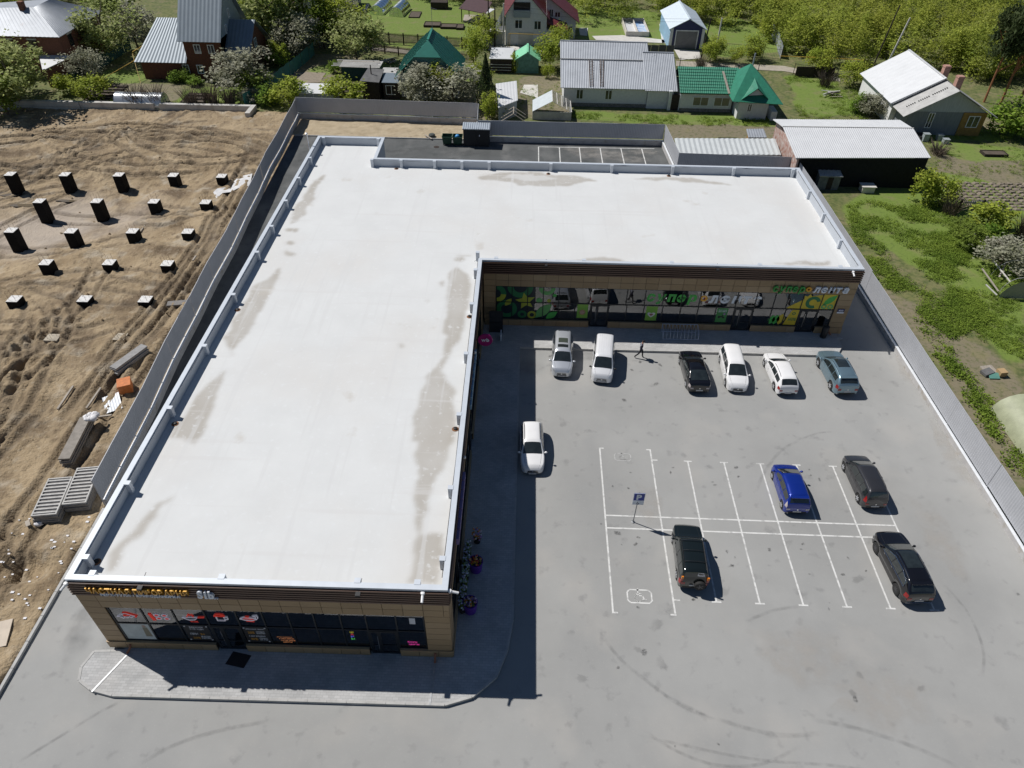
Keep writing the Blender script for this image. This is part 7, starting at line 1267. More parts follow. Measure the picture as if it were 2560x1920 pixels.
boardfence([(-6.9, 125), (-5.6, 133), (-4.4, 146)], 1.7, greyc, 'grey board fence left of the white house with red roof'); boardfence([(17.8, 124.4), (24.0, 124.0)], 1.7, mat('dark_grey_fence', (.10, .10, .11), .6), 'dark grey sheet fence behind the corrugated roof'); boardfence([tuple(G(1921, 82)[:2]), tuple(G(1940, 110)[:2]), tuple(G(1950, 146)[:2])], 2.0, zinc, 'pale sheet fence along the right side of the mown lawn'); boardfence([(7.2, 124.7), (17.7, 124.4)], 1.5, mat('dark_grey_fence2', (.12, .12, .13), .6), 'dark grey sheet fence behind the roof ridge, left part')
# concrete slabs and paths (setting)
def pad(px_, m=concw, z=.02, nm='concrete_pad'): tag(MB().poly([(*G(a, c_)[:2], z) for a, c_ in px_]).build(nm, m), kind='structure')
pad([(1685, 123), (1748, 127), (1752, 146), (1700, 150)]); pad([(1648, 60), (1662, 60), (1672, 105), (1655, 108)]); pad([(1480, 90), (1555, 88), (1665, 100), (1665, 108), (1490, 100)]); pad([(1225, 113), (1300, 116), (1420, 122), (1420, 130), (1220, 126)]); pad([(1310, 212), (1345, 212), (1345, 246), (1300, 232)]); pad([(1225, 65), (1263, 65), (1263, 112), (1225, 112)]); pad([(1447, 70), (1470, 70), (1468, 90), (1450, 88)])
lane = mat('lane_gravel', (.38, .34, .28), .95, var=.2, scale=1); pad([(930, 118), (1060, 128), (1050, 138), (930, 126)], lane, .02, 'lane'); pad([(1690, 152), (1960, 165), (2100, 195), (2100, 204), (1960, 178), (1690, 165)], lane, .02, 'lane'); pad([(640, 192), (690, 178), (815, 182), (800, 206), (660, 214)], soill, .018, 'garden_plot')
# ploughed potato rows at the right
rr_ = empty('vegetable_plot', (*G(2470, 490)[:2], 0), 0, 'ploughed vegetable plot with long ridges at the right edge', 'garden plot'); pxs = [G(2365, 458), G(2570, 462), G(2570, 525), G(2400, 520)]
ys_ = np.linspace(pxs[2].y, pxs[1].y, 10)
for y in ys_: mb = MB(); n = 40; x0_, x1_ = pxs[0].x-.5+(pxs[1].y-y)*.12, 88; [mb.blob((x0_+(x1_-x0_)*i/n, y+random.uniform(-.06, .06), .0), .5, .28, .2+random.uniform(-.03, .05), 6, 4, .15) for i in range(n)]; mb.build('ridge', soill, rr_)
bed(*(lambda a, b_: (a.x, b_.x, b_.y, a.y))(G(2448, 380), G(2520, 393)), 'long timber-edged bed with grass at the right edge', .3)
bed(*(lambda a, b_: (a.x, b_.x, b_.y, a.y))(G(1063, 58), G(1100, 69)), 'dark raised bed on the lawn, left one with black film', .35); bed(*(lambda a, b_: (a.x, b_.x, b_.y, a.y))(G(1104, 63), G(1140, 73)), 'dark raised bed on the lawn, middle one', .35); bed(*(lambda a, b_: (a.x, b_.x, b_.y, a.y))(G(1143, 64), G(1158, 75)), 'small dark raised bed on the lawn, right one', .35); bed(*(lambda a, b_: (a.x, b_.x, b_.y, a.y))(G(1028, 30), G(1048, 45)), 'dark soil strip beside the right clear greenhouse', .15)
# cold frames on J's lawn
r = empty('cold_frame', (16, 133, 0), 0, 'pair of white-framed open boxes with tarpaulins on the lawn', 'cold frame'); a, b_ = G(1553, 56), G(1622, 92); xm_ = (a.x+b_.x)/2
for (x0_, x1_, y0_, y1_) in ((a.x, b_.x, b_.y, b_.y+.15), (a.x, b_.x, a.y-.15, a.y), (a.x, a.x+.15, b_.y+.15, a.y-.15), (b_.x-.15, b_.x, b_.y+.15, a.y-.15), (xm_-.08, xm_+.08, b_.y+.15, a.y-.15)): MB().box(x0_, x1_, y0_, y1_, 0, .8).build('side_board', mat('pale_board', (.6, .56, .5), .85, var=.15), r)
MB().box(a.x+.15, xm_-.08, b_.y+.15, a.y-.15, .05, .3).build('tarpaulin', white_roof, r); MB().box(xm_+.08, b_.x-.15, b_.y+.15, a.y-.15, .05, .3).build('tarpaulin', mat('blue_white_tarp', (.08, .28, .6), .7, col2=(.75, .76, .77), scale=.6), r)
# poles, gas pipe, wires
def pole(x, y, h, m, label, r_=.13, lean=(0, 0)): return tag(MB().tube([(x, y, 0), (x+lean[0], y+lean[1], h)], [r_, r_*.7], 8).build('utility_pole', m), label, 'pole', 'utility poles in the village')
pole(28.4, 123.1, 6.2, darkwood, 'dark wooden pole with lamp before the blue garage', lean=(.5, 0)); pole(31.4, 126.3, 5.4, concw, 'pale concrete pole right of the blue garage', .17); pole(-3.9, 126.6, 6.8, concw, 'pale concrete pole before the white house', .16); pole(-5.3, 126.0, 6.3, darkwood, 'dark pole left of the concrete pole before the white house', .14); pole(53.5, 113, 9.3, concw, 'tall white pole rising behind the white roof', .16, (1.4, 0)); pole(51.9, 113.5, 10.8, darkwood, 'dark pole leaning behind the white roof', .13, (1.2, 0)); pole(-6.9, 137, 5.5, darkwood, 'dark pole at the grey fence left of the white house'); pole(-25.9, 128.2, 4.2, darkwood, 'gas pipe post at the left end of the brown picket fence', .1)
MB().tube([(-26, 128.2, 4.1), (-29.5, 128.4, 4.1)], .04, 5).build('gas_pipe', pipey); tag(bpy.data.objects['gas_pipe'], 'yellow gas pipe end left of the brown picket fence', 'pipe')
tag(MB().tube([(-3.1, 125.2, 0), (-3.1, 125.2, 2.6), (-2.8, 125.2, 2.7), (5.6, 125.0, 2.6)], .05, 6).tube([(-2.8, 125.2, 0), (-2.8, 125.2, 2.7)], .05, 6).build('gas_pipe', pipey), 'yellow gas pipe on black posts before the white house', 'pipe'); g1_, g2_ = G(1950, 140, 2.5), G(2160, 150, 2.5); tag(MB().tube([g1_, (g1_+g2_)/2+Vector((0, 0, .05)), g2_, g2_+Vector((.2, 0, -2.5))], .05, 6).build('gas_pipe', pipey), 'long yellow gas pipe running along the thicket at right', 'pipe'); tag(MB().tube([G(240, 205, .0), G(252, 200, 1.6), G(345, 146, 2.2), G(330, 130, 3.), G(360, 112, 3.)], .045, 6).tube([G(352, 208), G(331, 134, 3.0)], .04, 5).build('gas_pipe', pipey), 'thin yellow gas pipe on posts left of the dark brick house', 'pipe')
def wire(a, b_, label, r_=.012):
    a, b_ = Vector(a), Vector(b_); pts = [a.lerp(b_, i/10)-Vector((0, 0, .6*math.sin(math.pi*i/10))) for i in range(11)]; tag(MB().tube(pts, r_, 4).build('overhead_wire', cab), label, 'wire', 'overhead wires in the village')
wire((-3.9, 126.6, 6.6), (28.8, 123.1, 6.0), 'overhead wire between the concrete pole and the garage pole'); wire((-5.3, 126, 6.1), (28.8, 123.1, 5.6), 'lower overhead wire between the dark poles'); wire((28.8, 123.1, 6.0), (31.4, 126.3, 5.3), 'short wire between the two poles by the garage'); wire((28.8, 123.1, 5.8), (17.5, 105.5, 5.4), 'service wire to the corrugated roof')
def meshfence(pts, h, label):
    root = empty('metal_fence', (*pts[0], 0), 0, label, 'fence')
    for a, c_ in zip(pts[:-1], pts[1:]):
        a, c_ = Vector((*a, 0)), Vector((*c_, 0)); n = max(1, int((c_-a).length/2.5)); bars = MB()
        for i in range(n+1): p = a.lerp(c_, i/n); MB().tube([p, p+Vector((0, 0, h+.15))], .05, 5).build('post', darkwood, root)
        for i in range(n*12): p = a.lerp(c_, (i+.5)/(n*12)); bars.tube([p+Vector((0, 0, .1)), p+Vector((0, 0, h))], .012, 3, cap=False)
        bars.build('bars', darkwood, root)
        for z in (.15, h): MB().beam(a+Vector((0, 0, z)), c_+Vector((0, 0, z)), .04, .04).build('rail', darkwood, root)
meshfence([(21.3, 118.9), (27, 117.4), (36, 116.2)], 1.5, 'dark metal bar fence along the lane behind the green roof'); meshfence([(32, 126.6), (36, 125.5), (41.5, 123.5)], 1.6, 'dark metal bar fence before the mown lawn'); meshfence([(41.6, 116.5), (47.5, 114.2)], 1.6, 'metal bar fence beside the dark gate at right')
tag(MB().box(41.6, 47.5, 115.5, 115.6, 0, 1.5).build('dark_gate', darkwood), 'dark metal gate panels left of the white roof', 'gate'); tag(MB().box(36.3, 38.6, 125.0, 125.1, .1, 1.3).build('dark_gate', darkwood), 'small dark gate in the bar fence before the lawn', 'gate')
# tractor and clutter behind the white-roofed house
tr = empty('tractor', (61.0, 111.5, 0), math.radians(20), 'old tractor with pale cab and rusty roof behind the chimneys', 'tractor'); MB().box(-.7, .7, -.7, .7, 1.9, 2.0).build('cab_roof', mat('rust_orange', (.45, .14, .06), .8, var=.4, scale=4), tr, world=False); cabm = mat('cab_cream', (.6, .58, .5), .7)
for (x, y) in ((-.6, -.6), (.6, -.6), (.6, .6), (-.6, .6)): MB().box(x-.05, x+.05, y-.05, y+.05, .7, 1.9).build('cab_post', cabm, tr, world=False)
MB().box(-.65, .65, -.65, .65, .5, 1.0).build('cab_base', cabm, tr, world=False); MB().box(.65, 2.3, -.4, .4, .55, 1.15).build('bonnet', mat('tractor_grey', (.06, .065, .07), .6), tr, world=False)
for (x, y, r_) in ((-.3, -.85, .75), (-.3, .85, .75), (1.9, -.75, .45), (1.9, .75, .45)): MB().lathe((x, y, r_), [(r_*.5, -.16), (r_, -.14), (r_, .14), (r_*.5, .16)], 18, axis='y').build('wheel', tyre, tr, 40, world=False)
ty = G(2298, 345); tag(MB().lathe((ty.x, ty.y, .25), [(.35, -.2), (.75, -.22), (.85, 0), (.75, .22), (.35, .2)], 18).build('discarded_tyre', tyre, None, 40), 'old tyre lying at the right end of the long barn', 'tyre')
dv = G(2045, 452); dvr = empty('old_cabin', (dv.x+.6, dv.y-1.5, 0), 0, 'old grey wooden cabin with open door before the black barn wall', 'shed'); MB().box(dv.x-.9, dv.x+1.5, dv.y-2.3, dv.y-.6, 0, 1.75).build('wall', mat('weathered_cabin', (.17, .18, .18), .9, var=.3, scale=4), dvr); roof_plate(dvr, [(dv.x-1., dv.y-2.5, 1.7), (dv.x+1.6, dv.y-2.5, 1.7), (dv.x+1.5, dv.y-.4, 2.1), (dv.x-.9, dv.y-.4, 2.1)], slate, 'roof', pitch=.5, depth=.04); MB().box(dv.x+.1, dv.x+.7, dv.y-2.33, dv.y-2.3, .05, 1.5).build('doorway', darkwood, dvr)
dw = G(2165, 478); tag(MB().box(dw.x-.7, dw.x+.7, dw.y-.5, dw.y+.5, 0, .7).box(dw.x-.8, dw.x+.8, dw.y-.6, dw.y+.6, .7, .76).build('dog_kennel', concw), 'small pale box at the foot of the black barn wall', 'box')
# ruined hoop greenhouse and junk in the right-hand field
hg = G(2505, 700); hr = empty('ruined_greenhouse', (hg.x, hg.y, 0), 0, 'collapsed wooden hoop greenhouse frame in the field at right', 'greenhouse'); sc_ = lambda x, y, z=0: G(2080+x*.2652, 560+y*.2652, z)
for (a, b_) in (((1415, 420), (1570, 635)), ((1520, 345), (1680, 545)), ((1450, 570), (1555, 670)), ((1705, 345), (1800, 470)), ((1730, 455), (1785, 520)), ((1640, 365), (1575, 500))): MB().beam(sc_(*a, .9), sc_(*b_, .5), .14, .06).build('board', random.choice((wood, concw)), hr)
mb = MB()
for (xa, ya, w_) in ((1570, 650, 1.6), (1640, 480, 2.2), (1500, 480, 2.0)): p = sc_(xa, ya); mb.tube([(p.x+w_*.9*(1-math.cos(math.pi*j/10)), p.y, 1.7*math.sin(math.pi*j/10)) for j in range(11)], .03, 4)
mb.build('hoop', slate, hr); p0 = sc_(1560, 700); MB().poly([(p0.x+2.1*(1-math.cos(math.pi*j/10)), p0.y, 1.9*math.sin(math.pi*j/10)) for j in range(11)]).build('end_sheet', mat('dirty_film', (.36, .35, .26), .6), hr)
fg = G(2545, 1115); fr2 = empty('polythene_tunnel', (fg.x, fg.y, 0), 0, 'torn greenish polythene tunnel cut by the right edge of the picture', 'greenhouse'); mb = MB(); n = 10
for i in range(2):
    for j in range(n+1): t = math.pi*j/n; mb.v.append((fg.x+1.8-2.0*math.cos(t), fg.y-2.2+i*6, 1.7*math.sin(t)))
for j in range(n): mb.f.append((j, j+1, n+2+j, n+1+j)); mb.m.append(0)
mb.build('cover', mat('green_film', (.34, .36, .24), .5, var=.15), fr2, 40); MB().poly([(fg.x+1.8-2.0*math.cos(math.pi*j/n), fg.y+3.8, 1.7*math.sin(math.pi*j/n)) for j in range(n+1)]).build('end_sheet', MATS['green_film'], fr2)
jk = G(2480, 935); jr = empty('junk_heap', (jk.x, jk.y, 0), 0, 'small heap of boxes and boards on the bare ground at right', 'junk heap'); MB().obox((jk.x-.2, jk.y+.3, .2), (.5, .1, 0), (-.1, .4, .05), (0, 0, .05)).build('board', wood, jr); MB().obox((jk.x+.6, jk.y-.1, .25), (.3, .05, 0), (-.05, .28, 0), (0, 0, .22)).build('carton', mat('carton', (.42, .29, .15), .9), jr); MB().obox((jk.x-.1, jk.y-.4, .15), (.4, 0, .0), (0, .25, .1), (0, 0, .03)).build('green_crate', mat('crate_green', (.12, .3, .25), .7), jr); MB().obox((jk.x-.45, jk.y, .18), (.4, .15, .05), (-.1, .3, 0), (0, 0, .1)).build('dark_sheet', tar, jr)
tr2 = G(880, 10); tlr = empty('trailer', (-33.5, 152, 0), .2, 'small open trailer with blue tarpaulin on the lawn at the top', 'trailer'); MB().box(-1.2, 1.2, -.8, .8, .5, .9).build('body', slate, tlr, world=False); MB().box(-1.0, .6, -.6, .6, .9, 1.1).build('tarpaulin', mat('blue_tarp', (.01, .1, .5), .6), tlr, world=False); [MB().lathe((0, s*.85, .32), [(.15, -.08), (.32, -.08), (.32, .08), (.15, .08)], 14, axis='y').build('wheel', tyre, tlr, world=False) for s in (-1, 1)]
tag(MB().box(-18.6, -15.4, 150, 152, 0, 1.2).build('dark_trough', darkwood), 'dark open trough beyond the right clear greenhouse', 'trough'); tag(MB().box(-31.2, -30.7, 146.5, 152, .05, .25).build('plank_pile', slate), 'pile of grey planks left of the clear greenhouses', 'planks')

for i, (x, y, lb) in enumerate(((-21.5, 117.5, 'heap of grey boards by the mauve picket fence, left one'), (-18.4, 115.6, 'heap of boards and white scraps by the mauve picket fence, right one'), (44.5, 107.5, 'heap of boards and rubble left of the white wall'))):
    r = empty('board_heap', (x, y, 0), 0, lb, 'scrap heap', 'scrap heaps in the village')
    for k in range(11): MB().beam((x+random.uniform(-1.3, .2), y+random.uniform(-1, 1), .1+k*.06), (x+random.uniform(.2, 1.6), y+random.uniform(-1, 1), .15+k*.06), .16, .05).build('board', random.choice((slate, wood, darkwood, concw)), r)
# ================================================================== vegetation
def leafmat(name, c1, c2, isl=.35):
    m = mat(name, c1, .75, var=.2, scale=.35, col2=c2, isl=isl, spec=.25, detail=3); n, l, b = nodes_of(m)
    tr_ = n.new('ShaderNodeBsdfTranslucent'); src = b.inputs['Base Color'].links[0].from_socket; l.new(src, tr_.inputs[0]); mx = n.new('ShaderNodeMixShader'); mx.inputs[0].default_value = .45
    l.new(b.outputs[0], mx.inputs[1]); l.new(tr_.outputs[0], mx.inputs[2]); l.new(mx.outputs[0], n['Material Output'].inputs[0]); return m
L_green = leafmat('leaf_green', (.13, .20, .03), (.25, .32, .055)); L_yel = leafmat('leaf_spring', (.26, .34, .04), (.42, .46, .07)); L_blos = leafmat('leaf_blossom', (.22, .23, .13), (.50, .49, .40), .4); L_pale = leafmat('leaf_pale', (.24, .30, .08), (.48, .51, .22)); L_pine = leafmat('pine_needles', (.05, .08, .03), (.10, .13, .05), .3); L_bush = leafmat('leaf_bright', (.15, .27, .035), (.30, .40, .06)); L_twig = mat('dry_twigs', (.14, .11, .085), .9, var=.25, isl=.3); bark = mat('bark', (.10, .08, .06), .95, var=.3, scale=5); pbark = mat('pine_bark', (.30, .13, .06), .95, var=.3, scale=5)
L_wood = leafmat('thicket_leaf', (.25, .32, .045), (.46, .50, .09), .25)
add_layer(L_wood, (.33, .33, .05), .09, .5, .62, .6, detail=3); add_layer(L_wood, (.10, .15, .03), .12, .52, .64, .6, detail=3); add_layer(L_wood, (.30, .29, .17), .15, .6, .7, .6, detail=3)
def rng(seed): return np.random.RandomState(seed)
def leaves(cent, sizes, rs, up=.35, asp=.62):
    """one diamond leaf per centre"""
    n = len(cent); nrm = rs.normal(size=(n, 3)); nrm[:, 2] = np.abs(nrm[:, 2])+up; nrm /= np.linalg.norm(nrm, axis=1, keepdims=True)
    a = np.cross(nrm, rs.normal(size=(n, 3))); a /= np.linalg.norm(a, axis=1, keepdims=True)+1e-9; b_ = np.cross(nrm, a); s = sizes[:, None]
    v = np.stack([cent-a*s, cent-b_*s*asp, cent+a*s, cent+b_*s*asp], 1).reshape(-1, 3); q_ = np.arange(4*n).reshape(n, 4); return v, q_
def crown_pts(n, rx, ry, rz, z0, rs, nc=26, cl=.34, hollow=.35):
    """leaf centres gathered in uneven clumps filling an ellipsoid shell"""
    d = rs.normal(size=(nc, 3)); d /= np.linalg.norm(d, axis=1, keepdims=True); r = hollow+(1-hollow)*rs.rand(nc)**.6; c_ = d*r[:, None]*rs.uniform(.78, 1.12, (nc, 1))
    c_[:, 2] = c_[:, 2]*.95; w_ = rs.rand(nc)+.35; k = rs.choice(nc, n, p=w_/w_.sum()); sz = cl*rs.uniform(.55, 1.15, nc)
    p = c_[k]+rs.normal(size=(n, 3))*(sz[k][:, None])*.55; return p*np.array([rx, ry, rz])+np.array([0, 0, z0+rz])
_TREE = {}
def tree_mesh(kind, var):
    key = (kind, var)
    if key in _TREE: return _TREE[key]
    rs = rng(hash(kind) % 1000*0+sum(map(ord, kind))*7+var*13); mat_, n, ls, up, tall, asp = {'green': (L_green, 2600, .032, 1., 1.0, .62), 'spring': (L_yel, 2400, .032, 1., 1.0, .62), 'blossom': (L_blos, 3000, .027, .7, .9, .7), 'pale': (L_pale, 2800, .030, 1., 1.0, .62), 'bush': (L_bush, 1500, .045, .9, .8, .6), 'shrub': (L_yel, 1400, .045, .9, .8, .6), 'pine': (L_pine, 3600, .034, .5, 1.2, .35), 'twig': (L_twig, 0, 0, 0, 1, .1), 'spruce': (L_pine, 2000, .045, .2, 1, .4)}[kind]
    # unit tree: height 1, crown radius .5
    tb = MB(); bm_ = pbark if kind == 'pine' else bark
    if kind == 'twig':
        for i in range(140):
            a = rs.uniform(0, 6.28); r0 = rs.uniform(0, .2); r1 = r0+rs.uniform(.05, .35); h = rs.uniform(.5, 1.); tb.tube([(r0*math.cos(a), r0*math.sin(a), 0), (r1*.6*math.cos(a+.2), r1*.6*math.sin(a+.2), h*.6), (r1*math.cos(a), r1*math.sin(a), h)], [.008, .006, .003], 3, cap=False)
        _TREE[key] = (tb, None, None, mat_, bm_); return _TREE[key]
    zc = {'pine': .42, 'spruce': .05, 'bush': .02, 'shrub': .03, 'blossom': .14}.get(kind, .18); h2 = (1-zc)/2
    if kind == 'spruce':
        t = rs.rand(n)**.7; a = rs.uniform(0, 6.28, n); rr = (1-t)*.5*rs.uniform(.45, 1.1, n); p = np.stack([rr*np.cos(a), rr*np.sin(a), zc+t*(1-zc)], -1)
    else: p = crown_pts(n, .5, .5, h2, zc, rs, nc=34 if kind != 'pine' else 20, cl=.36 if kind != 'pine' else .3)
    v, q_ = leaves(p, ls*rs.uniform(.6, 1.35, n), rs, up, asp)
    top = .75 if kind != 'bush' else .4; tb.tube([(0, 0, -.02), (.01, .01, zc*.7), (.0, .02, .5), (.02, .0, top)], [.022, .018, .012, .005], 7)
    for i in range(9):
        a = rs.uniform(0, 6.28); z = rs.uniform(zc*.6, .6); r1 = rs.uniform(.2, .42); tb.tube([(0, 0, z), (r1*.5*math.cos(a), r1*.5*math.sin(a), z+.1), (r1*math.cos(a), r1*math.sin(a), min(z+.25, .9))], [.010, .007, .003], 5, cap=False)
    me = bpy.data.meshes.new('crown_'+kind); _TREE[key] = (tb, v, q_, mat_, bm_); return _TREE[key]
_TDATA = {}
def tree(kind, var, x, y, h, r_, label, cat='tree', name=None, z=0., group=None):
    tb, v, q_, m_, bm_ = tree_mesh(kind, var); key = (kind, var); nm = name or {'twig': 'bare_shrub', 'bush': 'leafy_bush', 'shrub': 'leafy_bush', 'pine': 'pine_tree', 'spruce': 'conifer', 'blossom': 'blossoming_tree'}.get(kind, 'broadleaf_tree')
    root = empty(nm, (x, y, z), random.uniform(0, 6.28), label, cat, group)
    if key not in _TDATA:
        to = tb.build('trunk', m_ if kind == 'twig' else bm_, root, world=False); co = None
        if v is not None: co = np_mesh('crown', v, q_, m_, root)
        _TDATA[key] = (to.data, co.data if co else None)
        if kind == 'twig': to.name = 'stems'
    else:
        to = bpy.data.objects.new('trunk' if kind != 'twig' else 'stems', _TDATA[key][0]); COL.objects.link(to); to.parent = root; co = None
        if _TDATA[key][1]: co = bpy.data.objects.new('crown', _TDATA[key][1]); COL.objects.link(co); co.parent = root
    k_ = 1.15 if kind in ('pale', 'green', 'spring', 'blossom') else 1.
    for o in (to, co):
        if o: o.scale = (2*r_*k_, 2*r_*k_, h*1.06)
    return root
def T(kind, var, px_, py_, h, r_, label, **k):
    p = G(px_, py_); return tree(kind, var, p.x, p.y, h, r_, label, **k)
T('pale', 0, 55, 262, 8.0, 4.3, 'large pale leafy tree behind the left end of the concrete wall'); T('pale', 1, -10, 240, 7, 3.8, 'pale tree cut by the left edge of the picture'); T('green', 0, 20, 285, 4.5, 2.6, 'dark round tree low at the left edge by the wall')
T('pale', 2, 280, 150, 9.0, 4.2, 'tall pale green tree between the two brick houses'); T('blossom', 0, 345, 118, 6.5, 3.2, 'greyish blossoming tree left of the tall roof'); T('green', 1, 300, 80, 9.5, 3.5, 'dark tree behind the pale one between the brick houses')
T('blossom', 1, 222, 205, 4.5, 2.2, 'grey blossoming shrub before the dark teal fence', cat='shrub'); T('shrub', 0, 170, 235, 2.6, 1.6, 'yellow-green bush at the corner of the concrete wall and fence', cat='bush'); T('shrub', 1, 240, 250, 3.2, 2.2, 'feathery yellow-green bush left of the silver tunnel', cat='bush')
T('blossom', 2, 620, 232, 6.0, 4.0, 'wide grey blossoming tree beside the dark brick house'); T('green', 2, 640, 240, 3.4, 2.2, 'low green tree under the grey blossom beside the teal fence'); T('shrub', 2, 700, 165, 3.6, 1.7, 'yellow-green tree leaning over the teal fence'); T('blossom', 0, 625, 258, 2., 1.3, 'small grey shrub at the end of the concrete wall', cat='shrub')
T('pale', 0, 690, 125, 11, 5.2, 'very large pale tree in the middle of the village at left'); T('green', 0, 740, 125, 11, 4.8, 'dark green tree beside the very large pale tree'); T('blossom', 1, 745, 150, 6.5, 3.0, 'whitish blossoming tree in front of the large trees'); T('spring', 0, 640, 70, 8, 3.4, 'bright green tree behind the tall grey roof')
T('spring', 1, 850, 105, 7.5, 3.8, 'yellow-green tree at the left end of the lawn'); T('blossom', 2, 880, 80, 6, 2.6, 'white blossoming tree at the edge of the lawn'); T('pale', 1, 895, 158, 6.6, 3.6, 'pale spreading tree over the plank-roofed store'); T('green', 2, 800, 120, 6, 3, 'dark green tree shading the garden beds')
T('shrub', 0, 725, 262, 3.6, 2.6, 'rounded yellow-green bush left of the white greenhouse', cat='bush'); T('shrub', 1, 865, 262, 3.8, 2.9, 'rounded yellow-green bush right of the white greenhouse', cat='bush'); T('bush', 0, 670, 262, 2.4, 1.6, 'bright bush behind the corner of the grey fence', cat='bush')
T('blossom', 0, 1065, 262, 5.0, 3.4, 'grey blossoming shrub before the teal-roofed house, left of two'); T('blossom', 1, 1135, 264, 5.0, 3.4, 'grey blossoming shrub before the teal-roofed house, right of two'); T('spring', 2, 1100, 255, 4.8, 2.0, 'yellow-green bush between the two blossoming shrubs', cat='bush')
T('spruce', 0, 1215, 275, 6.8, 1.8, 'dark conifer left of the narrow white shed'); T('shrub', 2, 1225, 298, 3.6, 1.5, 'yellow-green sapling behind the bin shelter'); T('spring', 0, 1190, 165, 5.5, 1.9, 'yellow-green tree right of the teal roof'); T('spring', 1, 1212, 118, 4.6, 1.9, 'yellowish tree before the dark pole'); T('spring', 2, 1195, 215, 3, 1.6, 'small yellowish tree above the dark conifer')
T('spring', 0, 1375, 172, 4.8, 2.3, 'leafy yellow-green tree left of the corrugated roof'); T('spring', 1, 1400, 140, 4.4, 1.8, 'small yellow-green tree behind the corrugated roof corner'); T('shrub', 0, 1285, 180, 2.8, .7, 'slender green sapling between the two small sheds', cat='sapling'); T('shrub', 1, 1370, 195, 2., .9, 'small green bush right of the mint shed', cat='bush')
T('spring', 2, 1775, 158, 3.4, 1.5, 'yellow-green bush before the concrete pole', cat='bush'); T('twig', 0, 1750, 178, 2.4, 1.6, 'grey bare shrub behind the green tiled roof', cat='shrub'); T('spring', 0, 1790, 150, 3.6, 1.5, 'bush beside the lane behind the green roof', cat='bush'); T('spring', 1, 1880, 150, 3.6, 1.6, 'bush left of the sheet fence end', cat='bush'); T('spring', 2, 1835, 160, 2.6, 1.2, 'low bush behind the pyramid roof', cat='bush')
T('spring', 0, 2040, 185, 3.8, 2.0, 'shrub between the lane and the dark gate', cat='bush'); T('twig', 1, 2060, 215, 2., 1.8, 'brown bare shrub by the dark gate', cat='shrub'); T('spring', 1, 2130, 215, 3.4, 2.0, 'green shrub left of the white roof', cat='bush'); T('blossom', 2, 2175, 290, 3.0, 1.9, 'white blossoming shrub at the foot of the white wall', cat='shrub'); T('bush', 1, 2150, 280, 2.4, 1.7, 'bright green bush left of the white wall', cat='bush'); T('blossom', 0, 2225, 300, 3.0, 1.6, 'pale blossoming shrub before the slate strip roof', cat='shrub')
T('pine', 0, 2460, 255, 13, 3.6, 'tall dark pine with orange trunk, left of three'); T('pine', 1, 2500, 262, 14, 4.0, 'tall dark pine with orange trunk, middle of three'); T('pine', 2, 2545, 258, 14.5, 4.4, 'tall dark pine with orange trunk, right of three'); T('bush', 2, 2500, 335, 4.6, 2.8, 'bright green leafy tree below the pines at right'); T('bush', 0, 2555, 345, 4., 2.6, 'bright green tree cut by the right edge below the pines')
T('shrub', 0, 2305, 508, 4.0, 1.6, 'tall yellow-green sapling beside the black barn wall'); T('shrub', 1, 2345, 515, 3.4, 1.5, 'yellow-green sapling right of the taller one'); T('twig', 2, 2370, 535, 2.2, 1.8, 'brown bare shrub left of the blue pickets', cat='shrub'); T('shrub', 2, 2460, 575, 3.0, 2.3, 'rounded olive bush in the field at right', cat='bush'); T('bush', 1, 2475, 605, 1.7, 1.3, 'bright yellow-green bush in the field', cat='bush'); T('green', 0, 2425, 620, 2., 1.5, 'dark green bush left of the bright one', cat='bush'); T('green', 1, 2395, 585, 1.6, 1.2, 'small dark green bush below the bare shrub', cat='bush'); T('blossom', 1, 2500, 665, 2.6, 2.4, 'grey-green shrub behind the collapsed hoop frame', cat='shrub'); T('twig', 0, 2555, 590, 2.2, 1.8, 'grey bare shrub at the right edge', cat='shrub'); T('twig', 1, 2345, 385, 1.4, 2.2, 'heap of dry branches right of the long barn', cat='brush pile', name='branch_heap')
for i, (a, c_, h, r_) in enumerate(((345, 262, 2.6, 2.4), (395, 262, 2.6, 2.2), (480, 263, 2.4, 2.0), (530, 262, 2.8, 2.2), (575, 262, 2.6, 1.8))): T('twig', i % 3, a, c_, h, r_, 'bare brown shrub behind the concrete wall, %s' % ('far left of five', 'second of five', 'third of five', 'fourth of five', 'far right of five')[i], cat='shrub')
for i, (a, c_, h, r_) in enumerate(((395, 190, 2.8, 1.1), (440, 205, 1.6, 1.1), (465, 205, 1.8, 1.0), (490, 212, 1.2, 1.2))): T('bush', i % 3, a, c_, h, r_, 'leafy bush at the foot of the dark brick house, %s' % ('tall leftmost', 'second from left', 'third from left', 'low rightmost')[i], cat='bush')
for i, (a, c_) in enumerate(((835, 182), (858, 182), (875, 185))): T('bush', i % 3, a, c_, 1.7, .9, 'small bright bush by the garden beds, %s of three' % ('left', 'middle', 'right')[i], cat='bush')
